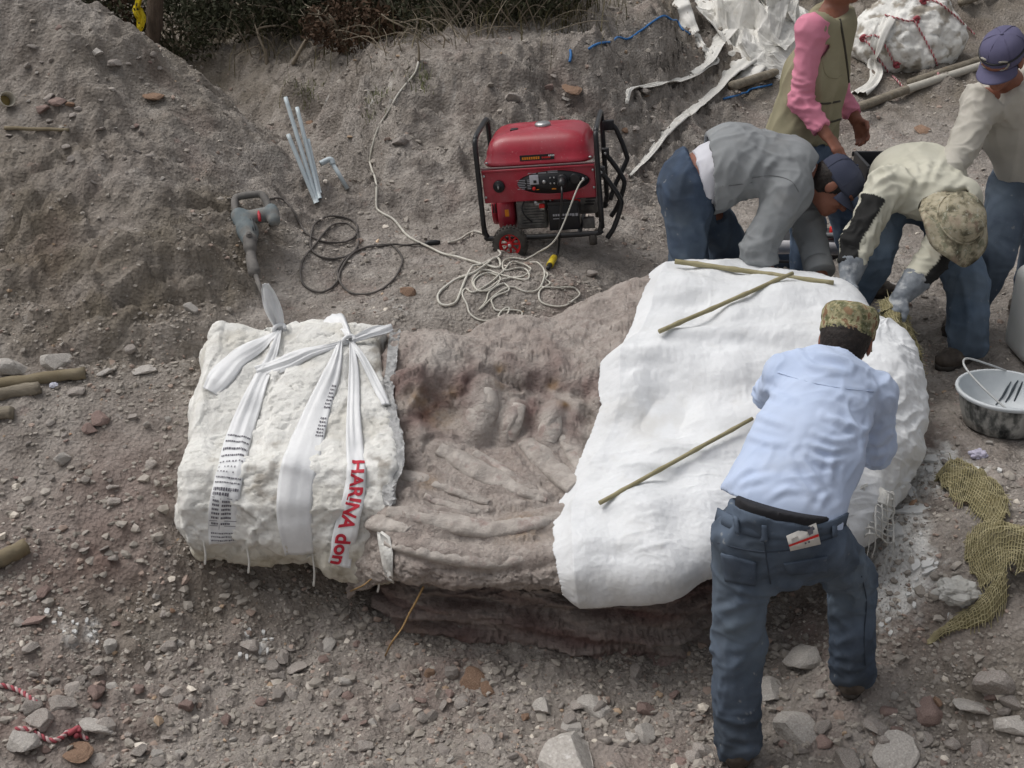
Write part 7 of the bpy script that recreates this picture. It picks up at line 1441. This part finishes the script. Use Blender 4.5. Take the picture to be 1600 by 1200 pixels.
# ------------------------------------------------------------------ crate, case and papers behind the bending men
cb = G(1405, 300); cr = thing('tool_crate', cb, 'open black plastic crate behind the man with the brimmed hat', 'crate'); wdt, dpt, hgt_ = .48, .34, .20
for nm, cc, sz in (('side', (0, -dpt/2, hgt_/2), (wdt, .02, hgt_)), ('side', (0, dpt/2, hgt_/2), (wdt, .02, hgt_)), ('side', (-wdt/2, 0, hgt_/2), (.02, dpt - .024, hgt_)), ('side', (wdt/2, 0, hgt_/2), (.02, dpt - .024, hgt_)), ('bottom', (0, 0, .012), (wdt - .024, dpt - .024, .02)), ('rim', (0, -dpt/2 - .014, hgt_ - .02), (wdt + .03, .012, .03)), ('rim', (0, dpt/2 + .014, hgt_ - .02), (wdt + .03, .012, .03))): obj(nm, box(cb + np.array(cc), sz, .004), DK, cr)
cb = G(1228, 418); cs = thing('tool_case', cb, 'dark blue-grey tool case on the ground between the bending men', 'case'); NAVC = flat('case_blue', srgb(62, 76, 94), .5); obj('case_body', box(cb + np.array([0, .1, .05]), (.36, .24, .10), .012), NAVC, cs); obj('lid', box(cb + np.array([0, .1, .115]), (.37, .25, .03), .008), DK, cs); obj('latch', box(cb + np.array([-.08, -.028, .10]), (.04, .012, .03), .003), STEEL, cs); obj('latch', box(cb + np.array([.08, -.028, .10]), (.04, .012, .03), .003), STEEL, cs); obj('handle', tube(smoothpath([cb + np.array([-.05, -.025, .06]), cb + np.array([-.04, -.045, .05]), cb + np.array([.04, -.045, .05]), cb + np.array([.05, -.025, .06])], 4), .007, 8), DK, cs)
a = W(1200, 385, 5.95); b = W(1318, 389, 6.0); stick(a, b, .034, 'white tube lying behind the arms of the man in grey', flat('tube_white', srgb(196, 194, 196), .5), 'white_tube', 'tube', False)
cb = G(1290, 400); tb = thing('tool_tray', cb, 'cluttered dark tray of tools between the bending men', 'tray'); obj('tray', box(cb + np.array([0, .1, .04]), (.5, .28, .08), .008), DK, tb); obj('tool', tube([cb + np.array([-.2, .02, .1]), cb + np.array([.16, .06, .1])], .014, 10), STEEL, tb); obj('tool', box(cb + np.array([.1, .12, .10]), (.12, .05, .04), .006), REDM, tb)
C = np.array([[W(1316 + 22 * i, 330 + 34 * j, 6.05 + .05 * i) for j in range(3)] for i in range(3)]); C[1, 1] += np.array([.01, -.04, .02]); Gd = catgrid(C, 14, 14); Gd += (.012 * crumple(Gd.reshape(-1, 3), .08)).reshape(14, 14, 1); single('paper_sheet', sheet(Gd, grid_normals(Gd), .001), flat('paper', srgb(206, 206, 210), .7), 'creased white paper standing behind the man with the brimmed hat', 'paper')

# ------------------------------------------------------------------ mixing basin, jerrycan
bk = G(1562, 664); bu = thing('mixing_basin', bk, 'black basin crusted with plaster standing right of the block', 'basin')
RUBB = pmat('plaster_crusted_rubber', [(0.36, srgb(58, 60, 60)), (0.46, srgb(116, 118, 116)), (0.56, srgb(182, 182, 178))], 16, 8, .8, over=[(30, .58, .68, srgb(186, 186, 182), .6), (4, .6, .7, srgb(44, 46, 48), .6)], bump=[('n', 40, .4, .008)], spec=.25, stretch=(1, 1, .5))
INW = pmat('wet_plaster', [(0.3, srgb(186, 192, 196)), (0.7, srgb(204, 208, 210))], 6, 5, .5, over=[(9, .72, .78, srgb(120, 130, 138), .4)], bump=[('n', 20, .2, .01)], spec=.4)
RB = .188; HB = .158
VF_ = lathe([(.128, 0), (.145, .012), (.162, .06), (RB * .95, HB * .85), (RB, HB)], 48); obj('basin_wall', xf((VF_[0], VF_[1][:-1]), bk), RUBB, bu); obj('rim', xf(lathe([(RB + .004, HB - .012), (RB + .008, HB - .002), (RB + .004, HB + .006), (RB - .006, HB + .004), (RB - .01, HB - .01)], 48, cap=False), bk), INW, bu)
V, F_ = lathe([(RB - .008, HB + .004), (.172, HB - .05), (.15, .05), (.11, .028), (.02, .022)], 48); F_ = [f for f in F_ if len(f) <= 4]; obj('plaster_lining', xf((V, F_), bk), INW, bu)
F2 = lathe([(RB - .004, HB - .001), (RB, HB)], 48)
hp_ = [bk + np.array([-.06 + .0, -RB + .01, HB + .0]), bk + np.array([-.13, -.08, HB + .05]), bk + np.array([-.17, .03, HB + .09]), bk + np.array([-.13, .12, HB + .085]), bk + np.array([-.02, .16, HB + .04]), bk + np.array([.06, RB - .012, HB + .005])]
obj('wire_handle', tube(smoothpath(hp_, 8), .0042, 8), flat('wire', srgb(176, 178, 178), .6), bu)
BLN = bvh(xf((V, F_), bk)[0], F_)
for pth in ([(1556,633),(1566,620),(1574,606),(1580,596)], [(1571,629),(1579,616),(1586,602),(1591,594)], [(1585,627),(1590,616),(1595,604),(1598,596)]):
    p_ = [hit(BLN, a_, b_, .002) for a_, b_ in smoothpath(pth, 4)]; p_ = [x_ for x_ in p_ if x_ is not None]
    if len(p_) > 4: obj('finger_mark', tube(np.array(p_), np.interp(np.linspace(0, 1, len(p_)), [0, .5, 1], [.003, .006, .002]), 6, flat=.4), flat('basin_dark', srgb(60, 68, 74), .6), bu)
jc = G(1632, 562); jr = thing('jerrycan', jc, 'white plastic jerrycan at the right edge beside the legs', 'jerrycan'); JW = pmat('milky_plastic', [(0.3, srgb(196, 198, 196)), (0.7, srgb(212, 214, 212))], 6, 4, .4, spec=.4, sss=.05)
s = Sdf((jc[0] - .2, jc[1] - .2, jc[2] - .05), (jc[0] + .2, jc[1] + .25, jc[2] + .5), .009); g_ = s._sub(s.lo, s.lo + s.n * s.h)[1]; qx = np.abs(g_[0] - jc[0]) - .09; qy = np.abs(g_[1] - jc[1] - .03) - .08; qz = np.abs(g_[2] - jc[2] - .21) - .15
s.F = (np.sqrt(np.maximum(qx, 0) ** 2 + np.maximum(qy, 0) ** 2 + np.maximum(qz, 0) ** 2) + np.minimum(np.maximum(np.maximum(qx, qy), qz), 0) - .055).astype(np.float32); obj('tank', s.mesh(2), JW, jr); obj('handle', tube(smoothpath([jc + np.array([-.08, .03, .40]), jc + np.array([-.06, .03, .455]), jc + np.array([.03, .03, .455]), jc + np.array([.05, .03, .40])], 5), .014, 10), JW, jr); obj('screw_cap', xf(lathe([(.026,0),(.028,.02),(.02,.03)], 18), jc + np.array([.10, .03, .405])), REDM, jr)

# ------------------------------------------------------------------ burlap, paper, flakes
BURLAP = pmat('burlap', [(0.3, srgb(124, 116, 82)), (0.55, srgb(150, 142, 106)), (0.8, srgb(176, 168, 134))], 18, 7, .95, over=[(5, .6, .75, srgb(140, 106, 62), .4), (26, .66, .74, srgb(204, 200, 186), .5)], bump=[('n', 70, .6, .006), ('n', 200, .7, .004)], spec=.1, holes=.42)
weave(gsheet([[(1468,742),(1462,752),(1470,762)],[(1488,732,.03),(1492,758,.05),(1490,786,.01)],[(1520,742,.03),(1520,770,.05),(1508,792,.01)],[(1548,765,.02),(1546,790,.05),(1530,815,.01)],[(1570,780),(1572,812,.03),(1556,836)]], 60, 34, amp=.026, sc=.07, seed=2.), 60, 34, 'upper crumpled piece of burlap on the ground below the basin')
weave(gsheet([[(1510,842),(1508,880),(1530,925)],[(1545,838,.05),(1540,880,.10),(1552,930,.06)],[(1590,848,.06),(1585,890,.13),(1580,930,.10)],[(1640,860,.02),(1640,900,.06),(1640,960,.02)]], 60, 46, amp=.034, sc=.10, seed=4.), 60, 46, 'big crumpled piece of burlap at the right edge beside the crumpled paper')
weave(gsheet([[(1450,1002),(1452,1005),(1454,1008)],[(1490,972,.01),(1496,982,.02),(1500,990)],[(1530,950,.03),(1538,962,.05),(1545,975,.01)],[(1556,918,.06),(1566,930,.08),(1572,948,.02)]], 50, 16, amp=.014, sc=.05, seed=6.), 50, 16, 'twisted burlap tail pointing left from the big burlap piece')
C = np.array([[W(1375, 470, 5.0), W(1378, 500, 4.93), W(1392, 540, 4.86), W(1410, 572, 4.84)], [W(1398, 468, 5.02), W(1404, 505, 4.88), W(1418, 545, 4.82), W(1430, 585, 4.83)], [W(1416, 490, 5.03), W(1428, 520, 4.95), W(1438, 555, 4.88), W(1446, 588, 4.86)]]); Gd = catgrid(C, 26, 44); q_ = Gd.reshape(-1, 3); Gd = Gd + (np.stack([.010 * perlin(q_ / .04), .022 * crumple(q_, .07, 3.), .006 * perlin(q_ / .03 + 4)], 1)).reshape(26, 44, 3); weave(sheet(Gd, grid_normals(Gd), .003), 26, 44, 'strip of burlap hanging from the gloves behind the right end of the white jacket')
def paper(px, py, w_, label, mat, seed, name='crumpled_paper', sq=.6):
    p = G(px, py); r = w_ / FPX * proj(p)[2] / 2; bm = bmesh.new(); bmesh.ops.create_icosphere(bm, subdivisions=4, radius=1); V = np.array([v.co[:] for v in bm.verts]); F_ = [tuple(v.index for v in f.verts) for f in bm.faces]; bm.free()
    V = V * (1 + .28 * crumple(V, .9, seed, 3))[:, None] * np.array([1, .8, sq]); return single(name, (V * r + p + np.array([0, 0, r * sq * .6]), F_), mat, label, 'paper', smooth=False)
PAPER = pmat('printed_paper', [(0.3, srgb(168, 166, 160)), (0.7, srgb(196, 195, 191))], 14, 5, .8, over=[(5, .64, .7, srgb(110, 100, 150), .6), (24, .6, .7, srgb(128, 124, 118), .5)], spec=.2)
paper(1496, 934, 66, 'crumpled plaster-stained paper left of the big burlap piece', PAPER, 3.3); paper(1528, 714, 26, 'small crumpled lilac-white paper in front of the basin', flat('lilac_paper', srgb(190, 186, 204), .7), 5.1); paper(84, 604, 14, 'tiny white paper scrap against the log at the left', flat('white_scrap', srgb(200, 202, 214), .7), 7.2, 'paper_scrap')
FLK = flat('plaster_flake', srgb(206, 206, 204), .8)
def flake(px, py, w_, h_, label, grp):
    r = random.Random(px * 7 + py); p = G(px, py, .004); sc = proj(p)[2] / FPX / 2; n_ = 14; ring = []
    for k in range(n_):
        a_ = 2 * math.pi * k / n_; rr = r.uniform(.62, 1.1); x_ = p[0] + w_ * sc * rr * math.cos(a_); y_ = p[1] + h_ * sc * 1.9 * rr * math.sin(a_); ring.append((x_, y_, gz1(x_, y_) * .6 + p[2] * .4 + .006))
    V = np.array(ring + [(a, b, c_ - .008) for a, b, c_ in ring]); single('plaster_flake', (V, [tuple(range(n_)), tuple(range(2*n_-1, n_-1, -1))] + [(k, n_+k, n_+(k+1) % n_, (k+1) % n_) for k in range(n_)]), FLK, label, 'plaster flake', grp, smooth=False)
for px, py, w_, h_, lab in ((1455,716,22,12,'flat plaster flake nearest the basin'),(1518,738,28,16,'large flat plaster flake under the lilac paper'),(1452,735,14,10,'small plaster flake beside the flat one nearest the basin'),(1484,730,18,10,'thin plaster flake left of the lilac paper'),(1422,770,20,30,'ragged plaster splash below the gauze, upper one'),(1424,798,56,18,'widest plaster splash on the ground below the gauze'),(1398,828,30,24,'plaster splash just right of the thigh in jeans'),(1430,884,14,12,'round plaster drop right of the knee'),(1448,880,20,10,'small jagged plaster flake beside the round drop'),(1452,892,24,5,'curved sliver of plaster beside the round drop'),(1395,738,16,10,'plaster flake stuck under the sleeve elbow'),(1474,720,10,8,'tiny plaster flake near the basin')): flake(px, py, w_, h_, lab, 'plaster flakes on the ground')
for k in range(60):
    px, py = random.choice([(random.gauss(1405, 40), random.gauss(860, 60)), (random.gauss(1480, 40), random.gauss(735, 22)), (random.gauss(410, 18), random.gauss(1010, 12)), (random.gauss(128, 30), random.gauss(985, 20)), (random.gauss(1395, 30), random.gauss(960, 30))])
    if 5 < px < 1595: flake(int(px), int(py), random.uniform(4, 9), random.uniform(3, 6), 'tiny white plaster crumb scattered on the ground', 'plaster crumbs')
rope('rope', gpath([(-20,1072),(10,1076),(28,1082),(42,1090),(58,1102)], 8, .01), .0085, 'short red and white rope end at the left edge', 'rope', ROPER, ROPEW, .03); rope('rope', gpath([(26,1143),(44,1144),(60,1152),(80,1162),(96,1158),(108,1148),(120,1150),(138,1160)], 8, .012), .0085, 'red and white rope with a frayed knot at the bottom left', 'rope', ROPER, ROPEW, .03)
cc = G(118, 1152, .016); single('knot', tube(smoothpath([cc + .014 * np.array([math.cos(k), math.sin(2 * k), .6 * math.sin(k) + .4]) for k in np.linspace(0, 5.6, 7)], 4), .009, 7), ROPER, 'frayed red knot of the rope at the bottom left', 'knot')
ROOT = flat('root', srgb(146, 118, 78), .85)
rt = [W(662, 916, 3.80), W(650, 940, 3.77), W(640, 958, 3.75), W(628, 982, 3.72), W(612, 1004, 3.68), G(602, 1026, .004)]; single('root', tube(smoothpath(rt, 6), np.linspace(.0045, .003, 31), 6), ROOT, 'thin tan root hanging from the block into the pit', 'root'); single('root', tube(smoothpath([W(580, 905, 3.86), W(565, 916, 3.82), G(540, 930, .01)], 6), .0028, 6), ROOT, 'short root under the left jacket corner', 'root')
# ================================================================== VEGETATION ALONG THE TOP
LEAF = pmat('dark_leaves', [(0.3, srgb(44, 46, 34)), (0.6, srgb(66, 68, 50)), (0.8, srgb(92, 88, 68))], 3, 5, .8, spec=.2); LEAFR = pmat('rusty_leaves', [(0.3, srgb(66, 52, 42)), (0.7, srgb(96, 76, 60))], 4, 5, .85, spec=.2)
GRASS = pmat('dry_grass', [(0.3, srgb(76, 74, 54)), (0.55, srgb(104, 98, 72)), (0.8, srgb(140, 130, 104))], 2.5, 5, .85, spec=.2); GREENG = pmat('green_grass', [(0.3, srgb(96, 104, 62)), (0.7, srgb(130, 134, 92))], 6, 4, .85, spec=.2)
TWIG = pmat('bare_twig', [(0.3, srgb(112, 102, 88)), (0.7, srgb(158, 148, 132))], 6, 5, .9, spec=.15)
def leaves(n, c, rad, size, seed, elong=2.4):
    r = np.random.default_rng(seed); d_ = r.normal(size=(n, 3)); d_ /= np.linalg.norm(d_, axis=1)[:, None]; rr = r.uniform(.25, 1, n) ** .55; P_ = np.asarray(c) + d_ * rr[:, None] * np.asarray(rad)
    k = fbm(P_, .35, 2, seed=seed * 1.1) > -.35; P_ = P_[k]; n = len(P_)
    a_ = r.normal(size=(n, 3)); a_ /= np.linalg.norm(a_, axis=1)[:, None]; b_ = np.cross(a_, r.normal(size=(n, 3))); b_ /= np.linalg.norm(b_, axis=1)[:, None]; s_ = size * r.uniform(.6, 1.4, n)[:, None]
    V = np.stack([P_ - a_ * s_ * elong / 2, P_ + b_ * s_ * .5, P_ + a_ * s_ * elong / 2, P_ - b_ * s_ * .5], 1).reshape(-1, 3); return V, np.arange(4 * n).reshape(-1, 4)
def bush(px, py, Y_, rad, n, label, mat, seed, size=.016):
    b = G(px, py) if px > 300 else W(px, py + 20, 8.7 + .4 * (px % 7) / 7); b[2] = gz1(b[0], b[1]); t = thing('shrub', b, label, 'shrub', 'shrubs along the top'); c = b + np.array([0, 0, rad[2] * .75]); obj('foliage', leaves(n, c, rad, size, seed), mat, t, False); r = random.Random(seed)
    vf = []
    for k in range(11):
        e = c + np.array([r.uniform(-1, 1) * rad[0], r.uniform(-1, 1) * rad[1], r.uniform(-.1, 1) * rad[2]]) * .95; vf.append(tube(smoothpath([b + np.array([r.uniform(-.05, .05), r.uniform(-.05, .05), -.05]), mid(b, e, .5) + np.array([r.uniform(-.08, .08), r.uniform(-.08, .08), .05]), e], 5), np.linspace(.012, .003, 11), 5))
    obj('stems', join(*vf), TWIG, t)
BU = [(140,22,10.3,(.38,.3,.30),2600,'dark shrub behind the heap at the far left',LEAF,1),(100,2,10.0,(.4,.3,.30),2200,'dark shrub at the top left behind the heap',LEAF,2),(190,48,10.6,(.26,.25,.20),1500,'rusty leaved shrub left of the taped stump',LEAFR,3),(275,40,10.6,(.34,.3,.26),2200,'dark shrub just right of the taped stump',LEAF,4),(335,46,10.8,(.36,.3,.28),2400,'dark shrub above the trench head',LEAF,5),(400,52,10.6,(.36,.3,.28),2400,'dark shrub behind the bare forked branch',LEAF,6),(550,72,10.0,(.34,.25,.17),1800,'low rusty shrub on the left of the bank top',LEAFR,7),(470,50,10.8,(.40,.3,.30),2600,'dark green shrub behind the leaning pale stick',LEAF,8),(540,40,10.4,(.42,.3,.34),2800,'dark green shrub above the low rusty one',LEAF,9),(620,42,10.2,(.40,.3,.30),2600,'dark shrub above the end of the white cord',LEAF,10),(700,40,10.4,(.42,.3,.28),2600,'dark shrub above the middle of the bank',LEAF,11),(780,30,11.6,(.42,.3,.24),2600,'dark shrub left of the rightmost one on the bank',LEAF,12),(850,16,11.8,(.36,.3,.18),1800,'rightmost dark shrub before the bare slope',LEAF,13),(330,10,11.8,(.7,.3,.6),3600,'tall dark shrub behind the trench head',LEAF,14),(480,10,11.8,(.7,.3,.6),3600,'tall dark shrub behind the leaning stick',LEAF,15),(630,4,11.8,(.7,.3,.55),3600,'tall dark shrub behind the bank centre',LEAF,16),(760,0,11.8,(.6,.3,.5),3000,'tall dark shrub behind the bank on the right',LEAF,17)]
for b in BU: bush(*b)
def blades(spots, seed):
    r = np.random.default_rng(seed); V = []; F_ = []
    for (px, py, sp_, n, h_, w_) in spots:
        c = G(px, py)
        for _ in range(n):
            x_, y_ = c[0] + r.normal(0, sp_), c[1] + r.normal(0, sp_ * .8); z_ = gz1(x_, y_) - .01; a_ = r.uniform(0, 6.28); ln = h_ * r.uniform(.5, 1.3); lean = r.uniform(.15, .9); w2 = w_ * r.uniform(.7, 1.3); dx, dy = math.cos(a_), math.sin(a_); k = len(V)
            for i, (hh_, ww) in enumerate(((0, 1), (.45, .8), (.8, .5), (1, .05))):
                o = lean * ln * hh_ ** 2; z2 = z_ + ln * hh_ * (1 - .35 * lean * hh_); V.append((x_ + dx * o - dy * w2 * ww, y_ + dy * o + dx * w2 * ww, z2)); V.append((x_ + dx * o + dy * w2 * ww, y_ + dy * o - dx * w2 * ww, z2))
            F_ += [(k + 2*i, k + 2*i + 1, k + 2*i + 3, k + 2*i + 2) for i in range(3)]
    return np.array(V), F_
rr = random.Random(9)
spots = [(px, 40 + rr.uniform(-24, 26) - max(0, px - 640) * .10, .26, 60, .24, .0028) for px in range(430, 900, 24)] + [(px, 22 + rr.uniform(-14, 14), .16, 50, .18, .003) for px in range(860, 930, 24)]
o = bpy.data.objects.new('grass', mesh('grass', *blades(spots, 5), GRASS, True)); COL.objects.link(o); tag(o, 'tangled dry grass along the top of the bank', None, None, 'stuff')
for px, py, lab in ((476,144,'small green grass tuft above the white pipes'), (592,152,'small yellow green tuft on the bank beside the white cord'), (656,128,'tiny green tuft below the upper end of the white cord'), (275,78,'pale grass tuft at the foot of the taped stump')):
    single('grass_tuft', blades([(px, py, .05, 70, .065, .0022)], px), GREENG, lab, 'grass tuft')
vf = []; rr = random.Random(12)
for k in range(420):                                  # tangle of dry brush
    px = rr.uniform(245, 900); py = rr.uniform(4, 92 if px < 600 else 92 - (px - 600) * .17); p = G(px, py)
    if p[1] < 7.2: continue
    a_ = rr.uniform(0, 6.28); L_ = rr.uniform(.12, .45); up_ = rr.uniform(.05, .8); e = p + np.array([math.cos(a_) * L_ * (1 - up_ * .5), math.sin(a_) * L_ * .6, L_ * up_]); m_ = mid(p, e) + np.array([rr.uniform(-.06, .06), rr.uniform(-.06, .06), rr.uniform(0, .08)])
    vf.append(tube(smoothpath([p - np.array([0, 0, .02]), m_, e], 4), np.linspace(.004, .0015, 9) * rr.uniform(.6, 1.3), 4, caps=False))
o = bpy.data.objects.new('dry_brush', mesh('dry_brush', *join(*vf), TWIG, True)); COL.objects.link(o); tag(o, 'tangle of thin dry twigs under the shrubs along the top', None, None, 'stuff')
def twig(pts, Ys, r0, label, forks=()):
    P_ = smoothpath([W(a, b, y_) for (a, b), y_ in zip(pts, Ys)], 6); g_ = G(*pts[0]); t = thing('branch', P_[0], label, 'branch'); obj('main_stem', tube(P_, np.linspace(r0, r0 * .4, len(P_)), 6), TWIG, t)
    for f_ in forks: Q_ = smoothpath([W(a, b, y_) for a, b, y_ in f_], 5); obj('fork', tube(Q_, np.linspace(r0 * .6, r0 * .25, len(Q_)), 5), TWIG, t)
y1 = G(457, 100)[1]; twig([(457,101),(476,66),(498,34),(516,5)], [y1, y1 + .02, y1 + .05, y1 + .08], .014, 'pale leaning stick rising from the bank above the pipes', [[(498,30,y1+.05),(525,24,y1+.06),(552,14,y1+.1)]])
y1 = G(418, 100)[1]; twig([(418,102),(414,80),(404,55),(406,44),(440,40),(462,48)], [y1, y1, y1 + .02, y1 + .04, y1 + .06, y1 + .1], .012, 'bare forked branch above the trench', [[(404,55,y1),(398,38,y1+.05)], [(440,40,y1+.06),(455,30,y1+.1)]])
y1 = G(655, 62)[1]; twig([(652,56),(630,42),(610,32),(596,22)], [y1, y1, y1 + .05, y1 + .1], .009, 'thin dark twig reaching left from the end of the white cord'); twig([(655,95),(654,72),(650,58)], [G(655, 96)[1]] * 3, .008, 'short stake where the white cord ends')
y1 = G(350, 70)[1]; twig([(350,66),(356,40),(362,18),(364,-4)], [y1, y1, y1 + .03, y1 + .05], .010, 'thin upright twig right of the taped stump'); twig([(417,100),(417,88),(416,76)], [G(417, 101)[1]] * 3, .012, 'short grey stub on the bank beside the forked branch')
# taped stump
sb_ = W(222, 92, 8.5); sb_[2] = gz1(sb_[0], sb_[1]); st = thing('tree_stump', sb_, 'leaning broken tree trunk at the top left with yellow tape', 'tree'); tp = W(242, -30, sb_[1] + .05); P_ = smoothpath([sb_ - np.array([0, 0, .08]), mid(sb_, tp, .4) + np.array([.02, 0, 0]), tp], 8); V, F_ = tube(P_, np.interp(np.linspace(0, 1, len(P_)), [0, .2, 1], [.075, .055, .045]), 14); V = V + (.016 * ridged(V * np.array([1, 1, .3]), .06, 3))[:, None] * np.array([1, .3, 0]); obj('trunk', (V, F_), pmat('torn_bark', [(0.3, srgb(74, 64, 56)), (0.7, srgb(112, 98, 86))], 9, 6, .95, bump=[('n', 40, .7, .02)], stretch=(3, 3, 1)), st)
TAPE = pmat('yellow_tape', [(0.3, srgb(206, 180, 24)), (0.7, srgb(224, 200, 40))], 8, 3, .5); pts = [(219,-30,17),(217,-5,17),(214,12,16),(220,28,15),(217,40,13),(214,52,8)]
Gd = strap_grid(pts, bvhs=None, spread=smoothpath([W(a, b, sb_[1] - .12) for a, b, w_ in pts], 12), off=0, pleat=.014, seed=2, smooth=2); Ng = grid_normals(Gd); Ng = Ng if (Ng[10, 5] @ VIEWDIR(Gd[10, 5])) > 0 else -Ng; tpo = thing('warning_tape', sb_ + np.array([-.02, -.12, 0]), 'yellow and black warning tape hanging on the leaning trunk', 'tape'); obj('tape', sheet(Gd, Ng, .001), TAPE, tpo)
obj('black_print', quads_on(Gd, Ng, [(.30, .36, .25, .75), (.40, .44, .2, .8), (.47, .53, .3, .6), (.58, .615, .1, .9), (.635, .67, .1, .9), (.72, .76, .25, .5), (.80, .86, .35, .8)], .003), flat('tape_black', srgb(30, 30, 28), .5), tpo)['kind'] = 'stuff'
